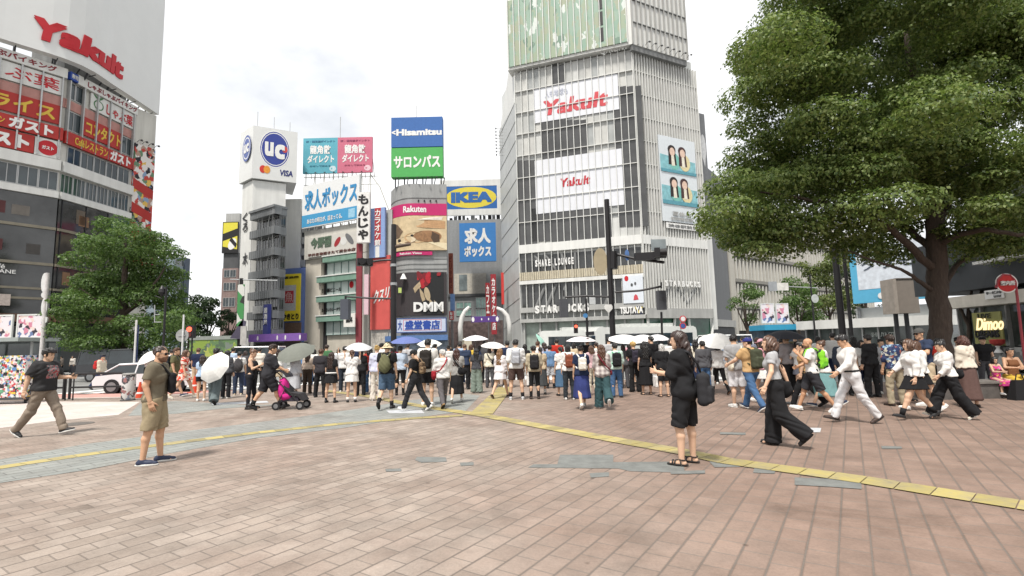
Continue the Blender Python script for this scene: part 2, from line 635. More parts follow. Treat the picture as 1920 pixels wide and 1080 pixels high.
# ------------------------------------------------------------------ ground
def paving_mat(key, c1, c2, mortar, rot, bw, rh, tint, msize=.007, off=.5, stain=.16, zone=False, joint=.72):
    if key in MATS:
        return MATS[key]
    m, t, b = newmat(key)
    co = node(t, 'ShaderNodeTexCoord')
    mpn = node(t, 'ShaderNodeMapping')
    mpn.inputs['Rotation'].default_value = (0, 0, rot)
    t.links.new(co.outputs['Object'], mpn.inputs['Vector'])
    br = node(t, 'ShaderNodeTexBrick', Scale=1.0)
    br.offset = off
    br.inputs['Brick Width'].default_value = bw
    br.inputs['Row Height'].default_value = rh
    br.inputs['Mortar Size'].default_value = msize
    br.inputs['Mortar Smooth'].default_value = 0.25
    br.inputs['Bias'].default_value = -0.05
    t.links.new(mpn.outputs['Vector'], br.inputs['Vector'])
    n1 = node(t, 'ShaderNodeTexNoise', Scale=0.32, Detail=6.0, Roughness=0.66)
    n2 = node(t, 'ShaderNodeTexNoise', Scale=1.7, Detail=6.0, Roughness=0.68)
    n3 = node(t, 'ShaderNodeTexNoise', Scale=42.0, Detail=4.0, Roughness=0.7)
    for n in (n1, n2, n3):
        t.links.new(co.outputs['Object'], n.inputs['Vector'])

    def mixc(fac, a, bb, mode='MIX'):
        mm = t.nodes.new('ShaderNodeMix')
        mm.data_type = 'RGBA'
        mm.blend_type = mode
        if isinstance(fac, float):
            mm.inputs[0].default_value = fac
        else:
            t.links.new(fac, mm.inputs[0])
        for s, i in ((a, 6), (bb, 7)):
            if isinstance(s, tuple):
                mm.inputs[i].default_value = (*s, 1)
            else:
                t.links.new(s, mm.inputs[i])
        return mm.outputs[2]
    f1 = ramp(t, n1.outputs['Fac'], [(0.42, (0, 0, 0)), (0.66, (.75, .75, .75))])
    if zone:
        sx = node(t, 'ShaderNodeSeparateXYZ')
        t.links.new(co.outputs['Object'], sx.inputs[0])
        mr = node(t, 'ShaderNodeMapRange')
        mr.inputs['From Min'].default_value = .6
        mr.inputs['From Max'].default_value = 3.6
        ad0 = node(t, 'ShaderNodeMath', operation='MULTIPLY_ADD')
        t.links.new(n2.outputs['Fac'], ad0.inputs[0])
        ad0.inputs[1].default_value = 2.4
        t.links.new(sx.outputs['X'], ad0.inputs[2])
        t.links.new(ad0.outputs[0], mr.inputs['Value'])
        f1 = mixc(mr.outputs[0], f1, (1, 1, 1))
    t.links.new(mixc(f1, C(c1), C(tint)), br.inputs['Color1'])
    t.links.new(mixc(f1, C(c2), C(tint, .86)), br.inputs['Color2'])
    br.inputs['Mortar'].default_value = (*C(mortar), 1)
    s1 = ramp(t, n2.outputs['Fac'], [(0.30, (1 - stain,) * 3), (0.60, (1, 1, 1))])
    s2 = ramp(t, n3.outputs['Fac'], [(0.35, (.90, .90, .90)), (0.65, (1.06, 1.06, 1.06))])
    out = mixc(1.0, mixc(1.0, br.outputs['Color'], s1, 'MULTIPLY'), s2, 'MULTIPLY')
    # the long row joints read darker than the cross joints
    sy = node(t, 'ShaderNodeSeparateXYZ')
    t.links.new(mpn.outputs['Vector'], sy.inputs[0])
    dv = node(t, 'ShaderNodeMath', operation='DIVIDE')
    t.links.new(sy.outputs['Y'], dv.inputs[0])
    dv.inputs[1].default_value = rh
    fr_ = node(t, 'ShaderNodeMath', operation='FRACT')
    t.links.new(dv.outputs[0], fr_.inputs[0])
    e = .016 / rh * .5
    jn = ramp(t, fr_.outputs[0], [(0.0, (joint,) * 3), (e, (joint,) * 3), (e * 2.2, (1, 1, 1)), (1 - e * 2.2, (1, 1, 1)), (1 - e, (joint,) * 3)])
    wv = ramp(t, n2.outputs['Fac'], [(0.38, (0.1, 0.1, 0.1)), (0.60, (1, 1, 1))])
    out = mixc(wv, out, mixc(1.0, out, jn, 'MULTIPLY'))
    # chewing-gum spots
    v = node(t, 'ShaderNodeTexVoronoi', Scale=1.5)
    t.links.new(co.outputs['Object'], v.inputs['Vector'])
    sp = ramp(t, v.outputs['Distance'], [(0.030, (.62, .60, .59)), (0.048, (1, 1, 1))])
    out = mixc(1.0, out, sp, 'MULTIPLY')
    n4 = node(t, 'ShaderNodeTexNoise', Scale=0.75, Detail=9.0, Roughness=0.78)
    n4.inputs['Distortion'].default_value = .6
    t.links.new(co.outputs['Object'], n4.inputs['Vector'])
    out = mixc(1.0, out, ramp(t, n4.outputs['Fac'], [(0.33, (.72, .70, .68)), (0.43, (.93, .92, .91)), (0.56, (1, 1, 1)), (0.68, (1.10, 1.09, 1.07))]), 'MULTIPLY')
    t.links.new(out, b.inputs['Base Color'])
    b.inputs['Roughness'].default_value = 0.72
    b.inputs['Specular IOR Level'].default_value = 0.3
    bp = node(t, 'ShaderNodeBump', Strength=0.55, Distance=0.006)
    ad = node(t, 'ShaderNodeMath', operation='MULTIPLY_ADD')
    t.links.new(br.outputs['Fac'], ad.inputs[0])
    ad.inputs[1].default_value = -1.0
    t.links.new(n3.outputs['Fac'], ad.inputs[2])
    t.links.new(ad.outputs[0], bp.inputs['Height'])
    t.links.new(bp.outputs['Normal'], b.inputs['Normal'])
    MATS[key] = m
    return m


PAVE_ROT = rad(33.5 - 90)
M_PAVE = paving_mat('brick_paving', 'a1958b', '90847a', '7d736b', PAVE_ROT, .27, .205, '8d786c', zone=True, stain=.34)
M_GREY = paving_mat('grey_paving', '90938f', '848885', '6a6a68', PAVE_ROT, .42, .215, '8c8a86')
M_PALE = paving_mat('pale_paving', 'c4bab4', 'beb3ac', 'a89e98', PAVE_ROT, .8, .8, 'c6b8b2', stain=.08)
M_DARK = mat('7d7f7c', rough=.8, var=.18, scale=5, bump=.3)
M_ROAD = mat('a5a5a3', rough=.85, var=.16, scale=.8, bump=.3, k=.55)


def flat(name, pts, z, m, kind='structure', thick=0.0):
    mb = MB()
    p = [(q[0], q[1], z) for q in pts]
    if thick:
        mb.prism([(q[0], q[1], z - thick) for q in pts], (0, 0, thick), m)
    else:
        mb.add(p, [tuple(range(len(p)))], m)
    o = mb.build(name)
    return tag(o, kind=kind)


flat('ground', [(-900, -300), (900, -300), (900, 1500), (-900, 1500)], -.14, M_ROAD)
# the plaza: one raised slab with its kerb along the crossing
KERB = [G(-260, 742), G(60, 748), G(250, 745), G(420, 735), G(640, 716), G(900, 712), G(1200, 712), G(1420, 716), G(1560, 716), G(2400, 716)]
edge = [(p[0], p[1]) for p in KERB]
flat('plaza_pavement', [(-40, -30), (60, -30)] + edge[::-1] , 0.0, M_PAVE, thick=.2)
mb = MB()
km = mat('c9c4bc', rough=.8, var=.1, scale=2)
for a, b in zip(edge[:-1], edge[1:]):
    d = np.array(b) - np.array(a)
    n = np.array((-d[1], d[0])) / np.linalg.norm(d)
    a, b = np.array(a), np.array(b)
    q = [a - n * .02, b - n * .02, b + n * .16, a + n * .16]
    mb.prism([(x[0], x[1], -.16) for x in q], (0, 0, .165), km)
tag(mb.build('kerb'), kind='structure')


def gpoly(name, px, z, m, **k):
    return flat(name, [G(*p) for p in px], z, m, **k)


gpoly('concrete_patch', [(-120, 752), (0, 752), (262, 754), (222, 778), (100, 790), (0, 803), (-140, 822)], .004, M_PALE)
gpoly('grey_paving_band', [(-200, 900), (0, 862), (160, 833), (320, 812), (500, 790), (660, 768), (760, 752), (870, 738), (900, 742), (872, 772), (760, 785), (640, 803), (480, 822), (320, 850), (160, 882), (0, 906), (-220, 955)], .004, M_GREY)
gpoly('grey_paving_band', [(262, 757), (330, 752), (470, 760), (560, 757), (420, 766), (330, 776), (240, 780)], .0045, M_GREY)
gpoly('red_bus_lane', [(-200, 728), (60, 734), (260, 730), (440, 724), (440, 735), (250, 745), (60, 748), (-200, 743)], -.134, mat('c99a90', rough=.85, var=.12, scale=1.5))

# dark repair slabs laid on the paving
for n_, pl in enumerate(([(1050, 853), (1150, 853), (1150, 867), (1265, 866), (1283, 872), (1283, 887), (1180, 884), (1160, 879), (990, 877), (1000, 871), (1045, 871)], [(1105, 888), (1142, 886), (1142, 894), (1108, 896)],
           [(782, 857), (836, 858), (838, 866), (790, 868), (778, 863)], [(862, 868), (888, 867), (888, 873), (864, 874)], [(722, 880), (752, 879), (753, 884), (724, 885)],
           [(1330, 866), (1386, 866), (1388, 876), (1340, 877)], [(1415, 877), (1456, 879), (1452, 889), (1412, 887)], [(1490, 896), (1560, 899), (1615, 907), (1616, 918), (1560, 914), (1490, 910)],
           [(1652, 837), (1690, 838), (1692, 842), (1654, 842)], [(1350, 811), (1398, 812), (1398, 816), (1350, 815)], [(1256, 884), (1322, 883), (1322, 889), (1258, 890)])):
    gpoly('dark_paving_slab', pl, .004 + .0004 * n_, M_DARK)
for pl in ([(1495, 802), (1540, 803), (1538, 811), (1500, 811)], [(724, 770), (790, 768), (796, 775), (730, 775)], [(395, 756), (500, 752), (504, 755), (400, 760)]):
    gpoly('pale_access_cover', pl, .006, mat('dfe2e6', rough=.45, var=.06, scale=8, metal=.2))


def tactile():
    m, t, b = newmat('tactile_yellow')
    co = node(t, 'ShaderNodeTexCoord')
    n = node(t, 'ShaderNodeTexNoise', Scale=2.2, Detail=7.0, Roughness=0.7)
    t.links.new(co.outputs['Object'], n.inputs['Vector'])
    t.links.new(ramp(t, n.outputs['Fac'], [(0.30, C('7d7566')), (0.46, C('9a8e64')), (0.58, C('a5975c')), (0.70, C('968c72'))]), b.inputs['Base Color'])
    geo = node(t, 'ShaderNodeNewGeometry')
    hs = node(t, 'ShaderNodeHueSaturation')
    mr = node(t, 'ShaderNodeMapRange')
    mr.inputs['To Min'].default_value = .74
    mr.inputs['To Max'].default_value = 1.08
    t.links.new(geo.outputs['Random Per Island'], mr.inputs['Value'])
    t.links.new(mr.outputs[0], hs.inputs['Value'])
    t.links.new(b.inputs['Base Color'].links[0].from_socket, hs.inputs['Color'])
    t.links.new(hs.outputs['Color'], b.inputs['Base Color'])
    v = node(t, 'ShaderNodeTexVoronoi', Scale=14.0)
    v.inputs['Randomness'].default_value = 0.0
    t.links.new(co.outputs['Object'], v.inputs['Vector'])
    bp = node(t, 'ShaderNodeBump', Strength=0.7, Distance=0.006)
    bp.invert = True
    t.links.new(v.outputs['Distance'], bp.inputs['Height'])
    t.links.new(bp.outputs['Normal'], b.inputs['Normal'])
    b.inputs['Roughness'].default_value = .75
    return m


M_TACT = tactile()


def band(name, px, w, z, m):
    p = [G(*q)[:2] for q in px]
    l, r = [], []
    for i, q in enumerate(p):
        d = p[min(i + 1, len(p) - 1)] - p[max(i - 1, 0)]
        n = np.array((-d[1], d[0])) / np.linalg.norm(d)
        l.append(q + n * w / 2)
        r.append(q - n * w / 2)
    # single tiles laid along the line, a finger-wide joint between them
    cl_, cr_ = np.array(l), np.array(r)
    k = np.r_[0, np.cumsum(np.linalg.norm(np.diff(np.array(p), axis=0), axis=1))]
    at = lambda a, s_: np.array([np.interp(s_, k, a[:, 0]), np.interp(s_, k, a[:, 1])])
    vs, fs = [], []
    nt_ = int(k[-1] / .30)
    for i in range(nt_):
        s0, s1 = k[-1] * i / nt_ + .005, k[-1] * (i + 1) / nt_ - .005
        for q in (at(cl_, s0), at(cl_, s1), at(cr_, s1), at(cr_, s0)):
            vs.append((*q, z))
        fs.append((4 * i, 4 * i + 1, 4 * i + 2, 4 * i + 3))
    mb = MB()
    mb.add(vs, fs, m)
    return tag(mb.build(name), kind='structure')


band('tactile_paving', [(-160, 912), (0, 877), (160, 853), (320, 832), (480, 812), (640, 795), (770, 785), (868, 779.5)], .30, .009, M_TACT)
band('tactile_paving', [(610, 733), (690, 743), (760, 757), (830, 768), (905, 779), (1000, 797), (1150, 825), (1280, 848), (1360, 865), (1600, 898), (1760, 924), (1920, 949), (2100, 978)], .36, .012, M_TACT)
band('tactile_paving', [(902, 777), (925, 752), (948, 726)], .55, .015, M_TACT)
# zebra stripes of the crossing, beyond the kerb
zm = mat('eceae6', rough=.8, var=.08, scale=2, k=.8)
for i in range(26):
    x = -21 + i * 1.55
    flat('road_marking', [(x, 22.5), (x + .75, 22.5), (x + .75 + 1.2, 27.5), (x + 1.2, 27.5)], -.134, zm)
for i in range(14):
    x = -14 + i * 1.5
    flat('road_marking', [(x, 45), (x + .8, 45), (x + .9, 50.5), (x + .1, 50.5)], -.134, zm)
flat('far_pavement', [(-60, 52), (-19, 54), (-18, 120), (-60, 120)], 0.0, M_GREY, thick=.2)
flat('far_pavement', [(-16, 62), (32, 58), (60, 58), (60, 150), (-16, 150)], 0.0, M_GREY, thick=.2)

for (px, py, r) in ((143, 795, .34), (1020, 727, .3)):
    c = G(px, py)
    mb = MB(); mb.lathe((c[0], c[1], 0), [(r, .0015), (r, .006)], mat('77716b', rough=.6, metal=.3, var=.2, scale=14, bump=.5), n=28)
    tag(mb.build('manhole_cover'), kind='structure')
# ------------------------------------------------------------------ buildings
WHITE = mat('eeeeea', rough=.75, var=.05, scale=.6, grime=.10)
OFFW = mat('dcdad2', rough=.8, var=.06, scale=.5, grime=.16)
LGREY = mat('bdbdba', rough=.8, var=.08, scale=.5, grime=.16)
MGREY = mat('8b8c8c', rough=.75, var=.12, scale=.6, grime=.2)
DGREY = mat('5a5b5d', rough=.7, var=.15, scale=.7, grime=.15)
CHAR = mat('323133', rough=.6, var=.15, scale=.8)
FRAME = mat('c4c5c4', rough=.45, var=.06, scale=2, metal=.4)
DFRAME = mat('3a3b3e', rough=.5, var=.1, scale=3, metal=.3)
GLASS = glass('3a4448')
GLASSD = glass('3c3d3d', var=.6)  # stronger mottling paints faint reflections into the colour of the dark panes
GLASSG = glass('9db5ad', var=.25, scale=.9)
RED = mat('b8322c', rough=.6, var=.08, scale=1.2)
INKRED = mat('c8202c', rough=.6, var=.05)
INKWHITE = mat('f6f5f2', rough=.6, var=.03)
INKBLACK = mat('1d1c1e', rough=.6, var=.05)
INKBLUE = mat('2b4fa8', rough=.6, var=.05)
INKYEL = mat('e8c34a', rough=.6, var=.05)
INKDRED = mat('8f2630', rough=.6, var=.06)


def windows(fc, parent, u0, u1, z0, z1, n, g=None, fm=None, d=0.0, fr=.07, mull=1, name='window'):
    g, fm = g or GLASS, fm or FRAME
    w = (u1 - u0) / n
    for i in range(n):
        a, b = u0 + i * w + .01, u0 + (i + 1) * w - .01
        mb = MB()
        mb.fbox(fc, a + fr, b - fr, z0 + fr, z1 - fr, d, d + .03, g)
        mb.fbox(fc, a, a + fr, z0, z1, d, d + .09, fm)
        mb.fbox(fc, b - fr, b, z0, z1, d, d + .09, fm)
        mb.fbox(fc, a + fr, b - fr, z0, z0 + fr, d, d + .09, fm)
        mb.fbox(fc, a + fr, b - fr, z1 - fr, z1, d, d + .09, fm)
        for j in range(mull):
            x = a + (b - a) * (j + 1) / (mull + 1)
            mb.fbox(fc, x - fr * .4, x + fr * .4, z0 + fr, z1 - fr, d + .031, d + .08, fm)
        mb.build(name, parent)


def wall_part(name, parent, fc, *boxes):
    mb = MB()
    for b in boxes:
        mb.fbox(fc, *b)
    return mb.build(name, parent)


def rooftop(parent, fc, u0, u1, z, d, n, m=None, seed=1):
    """Plant, tanks and rails on a flat roof."""
    r = random.Random(seed)
    mb = MB()
    for i in range(n):
        u = u0 + (u1 - u0) * (i + r.uniform(.1, .7)) / n
        w, hh, dd = r.uniform(.6, 1.6), r.uniform(.5, 1.5), r.uniform(-d, -1.6)
        mb.fbox(fc, u, min(u + w, u1), z, z + hh, dd - 1, dd, m or LGREY)
    mb.build('roof_plant', parent)


def lamps_row(parent, fc, us, z, d, reach=.7):
    """Arm floodlights over a signboard."""
    for u in us:
        mb = MB()
        a, b = fc.pt(u, z, d), fc.pt(u, z + .15, d + reach)
        mb.tube([a, (a + b) / 2 + np.array((0, 0, .12)), b], .03, DFRAME, n=6)
        mb.cyl(b + np.array((0, 0, .03)), b - np.array((0, 0, .16)), .05, DFRAME, r1=.16, n=8)
        mb.build('floodlight', parent)


# ===== curved restaurant building on the west side
def zat(py):
    return P(105, py, 50)[2]


Q0, Q1, Q2, Q3 = np.array((-53.2, 39.6)), P(105, 400, 50)[:2], P(245, 330, 58.4)[:2], P(288, 320, 60.8)[:2]
F1, F2, F3 = Fac(Q0, Q1), Fac(Q1, Q2), Fac(Q2, Q3)
B1 = thing('corner_building', 'tall curved building with red restaurant sign bands above dark glass floors', 'building', (-52, 56, 0))
ztop = zat(132)
mb = MB()
poly = [Q0, Q1, Q2, Q3, np.array((-57, 72)), np.array((-72, 72)), np.array((-72, 40))]
mb.prism([(p[0], p[1], 0) for p in poly], (0, 0, ztop), OFFW)
mb.build('wall', B1)
mb = MB()
BRICKP = mat('c9958c', rough=.8, var=.12, scale=1.0, grime=.1)
for fc in (F1, F2):
    mb.fbox(fc, 0, fc.L, zat(202), zat(185), 0, .12, BRICKP)
mb.build('pink_band', B1)
mb = MB()
for fc in (F1, F2):
    mb.fbox(fc, 0, fc.L, zat(322), zat(303), 0, .5, WHITE)
    mb.fbox(fc, 0, fc.L, zat(373), zat(361), 0, .45, WHITE)
mb.build('white_band', B1)
mb = MB()
for i in range(9):
    u = F1.L - .3 - i * 1.55
    mb.fbox(F1, u - .06, u + .06, zat(300), zat(150), .12, .42, FRAME)
for i in range(6):
    u = .2 + i * (F2.L - .5) / 5
    mb.fbox(F2, u - .06, u + .06, zat(268), zat(150), .12, .42, FRAME)
mb.build('mullion', B1)
windows(F1, B1, 0.6, F1.L - .05, zat(359), zat(324), 8)
windows(F2, B1, .1, F2.L - .2, zat(359), zat(324), 6, mull=2)
windows(F2, B1, .6, F2.L - .3, zat(302), zat(270), 5)
ua, ub = F2.uv(110, 260)[0], F2.uv(138, 270)[0]
windows(F2, B1, .12, 1.9, zat(182), zat(151), 2, mull=0)
windows(F2, B1, .12, 1.9, zat(240), zat(204), 1)
windows(F2, B1, F2.L - 1.6, F2.L - .2, zat(240), zat(204), 1)
# dark glass floors
mb = MB()
for fc in (F1, F2):
    mb.fbox(fc, 0, fc.L, 4.4, zat(374), 0, .25, GLASSD)
mb.build('glass_front', B1)
mb = MB()
for fc in (F1, F2):
    for a, b in ((433, 428), (500, 495), (545, 541), (563, 559)):
        mb.fbox(fc, 0, fc.L, zat(a), zat(b), .25, .42, mat('8b8474', rough=.6, var=.12))
    for i in range(int(fc.L / 2.6)):
        mb.fbox(fc, i * 2.6 + .3, i * 2.6 + .38, 4.4, zat(374), .25, .33, DFRAME)
mb.build('floor_line', B1)
r_ = random.Random(3)
for i in range(26):                      # things glimpsed behind the glass
    fc = F1 if i % 3 else F2
    u, z = r_.uniform(.5, fc.L - 2), r_.choice((zat(425), zat(492), zat(540))) + r_.uniform(.4, .8)
    mb = MB()
    mb.fbox(fc, u, u + r_.uniform(.3, 1.6), z, z + r_.uniform(.4, 1.9), .26, .28, r_.choice([mat('6d6256'), mat('4a4744'), mat('8a6a50'), mat('5b2f30'), mat('77716a')]))
    mb.build('interior_item', B1)
mb = MB()
for fc in (F1, F2):
    mb.fbox(fc, 0, fc.L, 0.02, 4.35, 0, .3, mat('4c4f50', rough=.4, var=.4, scale=.4))
    mb.fbox(fc, 0, fc.L, zat(604), zat(590), .3, .9, mat('6a5040', rough=.7))
mb.build('shop_front', B1)
rooftop(B1, F1, 2, F1.L, ztop, 6, 5, DGREY)
wall_part('penthouse', B1, F2, (.6, F2.L - .2, ztop, ztop + 3.2, -5, -1.0, MGREY))
# mural end wall
mb = MB()
MURAL = voro('mural', [(5, 'efe9e4'), (2, '2c2a30'), (2, 'c8483f'), (1.5, '8fa8c8'), (1, 'e8c060'), (1.5, 'b99a8a'), (1, '6f8f70')], 2.3, stretch=(1, 1, .8), noise_mix=1.2)
mb.fbox(F3, .1, F3.L - .1, 12, zat(208), 0, .3, MURAL)
for k in range(4):
    z = 12.5 + k * 2.9
    mb.add([F3.pt(.1, z, .32), F3.pt(F3.L - .1, z - .9, .32), F3.pt(F3.L - .1, z + .2, .32), F3.pt(.1, z + 1.2, .32)], [(0, 1, 2, 3)], RED)
mb.build('mural', B1)
lamps_row(B1, F3, [.3, .9, 1.6, 2.3], zat(206), .3, .9)
sign('shop_sign', 'white fascia band of dark red kana along the curved building roof edge, near part', 'sign', F1, (-.5 + .6, F1.L, zat(150), zat(133)), WHITE, [('しゃぶしゃぶバイキング', .30, .2, .93, .82, INKDRED, dict(bold=.03))], d=.1, th=.35)
sign('shop_sign', 'white fascia band of dark red kana over the vegetable board, sloping away', 'sign', F2, (.9, F2.L, zat(150), zat(133)), WHITE, [('しゃぶしゃぶバイキング', .14, .2, .98, .82, INKDRED, dict(bold=.03))], d=.1, th=.35)
sign('shop_sign', 'small blue plate with white characters at the building corner', 'sign', F2, (.0, .85, zat(149), zat(135)), INKBLUE, [('寿司', .1, .2, .9, .8, INKWHITE)], d=.12, th=.4)
LEAFG = mat('4f7f54', rough=.7)
sign('shop_sign', 'white board with red brush characters above the red rice band', 'sign', F1, (F1.L - 9.3, F1.L - .25, zat(183), zat(152)), WHITE, [('しゃぶ葉', .12, .18, .97, .85, INKRED, dict(bold=.01))], d=.12, th=.12)
sign('shop_sign', 'white board with green vegetable drawing and red brush characters', 'sign', F2, (F2.uv(166, 200)[0], F2.L - .3, zat(182), zat(151)), WHITE, [('しゃぶ葉', .34, .12, .97, .80, INKRED, dict(bold=.01))], d=.12, th=.12,
     shapes=[(ell(.17, .42, .11, .30), LEAFG), (ell(.17, .42, .085, .24), WHITE), (ell(.12, .84, .03, .16, 25), LEAFG), (ell(.20, .86, .03, .15, -20), LEAFG)])
sign('shop_sign', 'dark red band with large yellow katakana on the nearer facade', 'sign', F1, (F1.L - 9.0, F1.L - .35, zat(237), zat(203)), RED, [('ライス', .42, .15, .96, .85, INKYEL, dict(bold=.03))], d=.12, th=.14)
sign('shop_sign', 'dark red band with five yellow katakana on the receding facade', 'sign', F2, (2.0, F2.L - 1.7, zat(238), zat(203)), RED, [('コンタクト', .05, .15, .96, .85, INKYEL, dict(bold=.03))], d=.12, th=.14)
sign('shop_sign', 'red fascia with white and yellow kana above the white-lettered red board', 'sign', F1, (F1.L - 9.6, F1.L, zat(266), zat(243)), RED, [('ガスト', .58, .1, .92, .95, INKWHITE, dict(bold=.05)), ('カフェレストラン', .18, .25, .55, .75, INKYEL)], d=.12, th=.3)
sign('shop_sign', 'red fascia with yellow and white lettering running below the yellow katakana band', 'sign', F2, (0.02, F2.L - .1, zat(268), zat(245)), RED, [('Caféレストラン', .12, .15, .58, .85, INKYEL, dict(bold=.02)), ('ガスト', .62, .1, .94, .95, INKWHITE, dict(bold=.05))], d=.12, th=.3)
sign('shop_sign', 'large red board with bold white katakana beside a red disc panel', 'sign', F1, (F1.L - 9.2, F1.L - 2.1, zat(300), zat(269)), RED, [('ガスト', .40, .12, .95, .90, INKWHITE, dict(bold=.06))], d=.12, th=.2)
sign('shop_sign', 'white panel with a red disc and small white katakana', 'sign', F1, (F1.L - 2.05, F1.L - .1, zat(301), zat(269)), WHITE, [('ガスト', .27, .40, .73, .60, INKWHITE, dict(bold=.04))], d=.12, th=.2, shapes=[(ell(.5, .5, .40, .42), INKRED)])
sign('shop_sign', 'white serif cafe lettering on the dark glass floor', 'sign', F1, (F1.L - 6.4, F1.L - 2.6, zat(520), zat(503)), GLASSD, [('Café', .45, .52, .78, .98, INKWHITE, dict(bold=.01)), ("L'OCCITANE", .1, .04, .98, .46, INKWHITE, dict(bold=.01))], d=.43, th=.04)
sign('shop_sign', 'pale panel with faint drawing low on the dark glass front', 'sign', F1, (F1.L - 6.3, F1.L - 2.9, zat(576), zat(556)), mat('cbbdb4', var=.2, scale=5), d=.5, th=.1)
# giant roof screen-board following the facade
q = [Q0 + (Q0 - Q1) * .1, Q0 * .45 + Q1 * .55 + np.array((.25, 0)), Q1 + np.array((.55, -.1)), (Q1 + Q2) / 2 + np.array((.35, 0)), Q2 + np.array((-.1, 0)), Q3 + np.array((-1.15, .6))]
CB = Curve(q)
zb = 31.6
BBW = mat('eeefed', rough=.5, var=.03, scale=.3)
bb = sign('billboard', 'giant curved white roof billboard with red slanted lettering', 'billboard', CB, (0, CB.L, zb, zb + 26), BBW, d=.1, th=.9)
mb = MB()
def ufind(px, z):
    us = np.linspace(0, CB.L, 200)
    return us[np.argmin([abs(proj(CB.pt(u, z, 1.0))[0] - px) for u in us])]
uT0, uT1 = ufind(64, zb + 4), ufind(231, zb + 3)
put_text(mb, 'Yakult', CB, uT0, uT1, zb + 1.1, zb + 3.4, 1.003, INKRED, bold=.055, shear=.1, th=.12)
mb.build('lettering', bb)
mb = MB()
put_text(mb, 'Yakult', CB, uT0 - 1.0, uT1 + .5, zb + 12.2, zb + 16.6, 1.003, INKRED, bold=.055, shear=.1, th=.12)
mb.build('lettering', bb)
mb = MB()
for u in np.linspace(1, CB.L - 1, 9):
    for dz in (0,):
        mb.tube([CB.pt(u, zb - 2.6, -1.2), CB.pt(u, zb + .3, .1)], .10, DFRAME, n=6)
        mb.tube([CB.pt(u, zb - 2.2, -2.8), CB.pt(u, zb + 2, .1)], .07, DFRAME, n=6)
    mb.tube([CB.pt(u, zb - .2, .9), CB.pt(u, zb - .35, .2)], .05, DFRAME, n=6)
mb.build('support', bb)
wall_part('sign_panel', B1, F3, (F3.L + .3, F3.L + .9, 11, 16.2, -.6, 0, mat('d0407f')))
# ground-floor canopy in front of it
cn = thing('canopy', 'flat grey shelter roof before the curved building with posters on top', 'canopy', G(60, 700) * 0 + np.array((-38, 41, 0)))
mb = MB(); mb.box(-56, -38.3, 39.3, 43.0, 2.75, 3.05, mat('a9b0ac', rough=.5, var=.08)); mb.build('roof', cn)
for x in (-50, -46, -42.3, -38.8):
    mb = MB(); mb.cyl((x, 41, 0), (x, 41, 2.75), .09, FRAME); mb.build('post', cn)
mb = MB(); mb.box(-56, -39, 43.6, 43.9, 0, 2.7, glass('4a5150')); mb.build('back_wall', cn)
sign('shop_sign', 'orange awning board over the shelter at the picture edge', 'sign', Fac((-52, 42.6), (-43, 42.6)), (0, 7.0, 3.3, 4.3), mat('c8912e', var=.15), d=0, th=.3)
PM1 = voro('poster_pink', [(3, 'efe6ea'), (1, 'd98aa0'), (1, '6e7fa8'), (.7, '3c3440'), (1, 'f1d8cf')], 3.2, noise_mix=1.0)
for x0 in (-44.0, -41.3):
    sign('poster_board', 'pastel poster board on the grey shelter roof, %s' % ('beside the orange awning board' if x0 < -42 else 'beside the leafy street tree'), 'poster', Fac((x0, 42.4), (x0 + 2.2, 42.4)), (0, 2.1, 3.15, 4.95), PM1, d=0, th=.12, frame=WHITE)

# ===== far slivers up the street
bs = thing('office_building', 'distant slate blue office block above the small dark trees', 'building', P(340, 600, 170) * np.array((1, 1, 0)))
fc = facpx(326, 500, 168, 354, 500, 176)
wall_part('wall', bs, fc, (0, fc.L, 0, P(340, 487, 170)[2], -12, 0, mat('8a97a0', var=.1)), (fc.L * .62, fc.L * .98, 0, P(340, 480, 170)[2], -11, .5, mat('4d5866')))
windows(fc, bs, .6, fc.L * .6, 22, 25, 3, GLASS); windows(fc, bs, .6, fc.L * .6, 26.5, 29.5, 3, GLASS); windows(fc, bs, .6, fc.L * .6, 31, 33, 3, GLASS)
bs = thing('apartment_building', 'narrow brick building carrying a yellow and black rooftop sign', 'building', P(432, 600, 105) * np.array((1, 1, 0)))
fc = facpx(417, 500, 105, 446, 500, 105)
zz = lambda py: P(432, py, 105)[2]
wall_part('wall', bs, fc, (0, fc.L, 0, zz(503), -9, 0, mat('9c8580', var=.14, scale=1.2, grime=.2)), (0.15, fc.L, zz(503), zz(474), -9, .0, DGREY), (0.3, fc.L, zz(473.9), zz(400), -6, -.1, LGREY))
for a, b in ((520, 506), (545, 530), (575, 558)):
    windows(fc, bs, .4, fc.L - .3, zz(a), zz(b), 2, GLASS)
sign('billboard', 'yellow and black sign on the narrow brick building', 'billboard', fc, (0.1, fc.L - .1, zz(474), zz(418)), mat('e9dd4a', var=.05), d=.1, th=.3, frame=INKBLACK,
     shapes=[([(0, .62), (1, .8), (1, .55), (0, .38)], INKBLACK), ([(0, .0), (1, .0), (1, .1), (0, .2)], INKBLACK), (ell(.66, .28, .30, .17, 20), INKWHITE), ([(.45, .4), (.9, .15), (.98, .28), (.6, .5)], INKBLACK)])

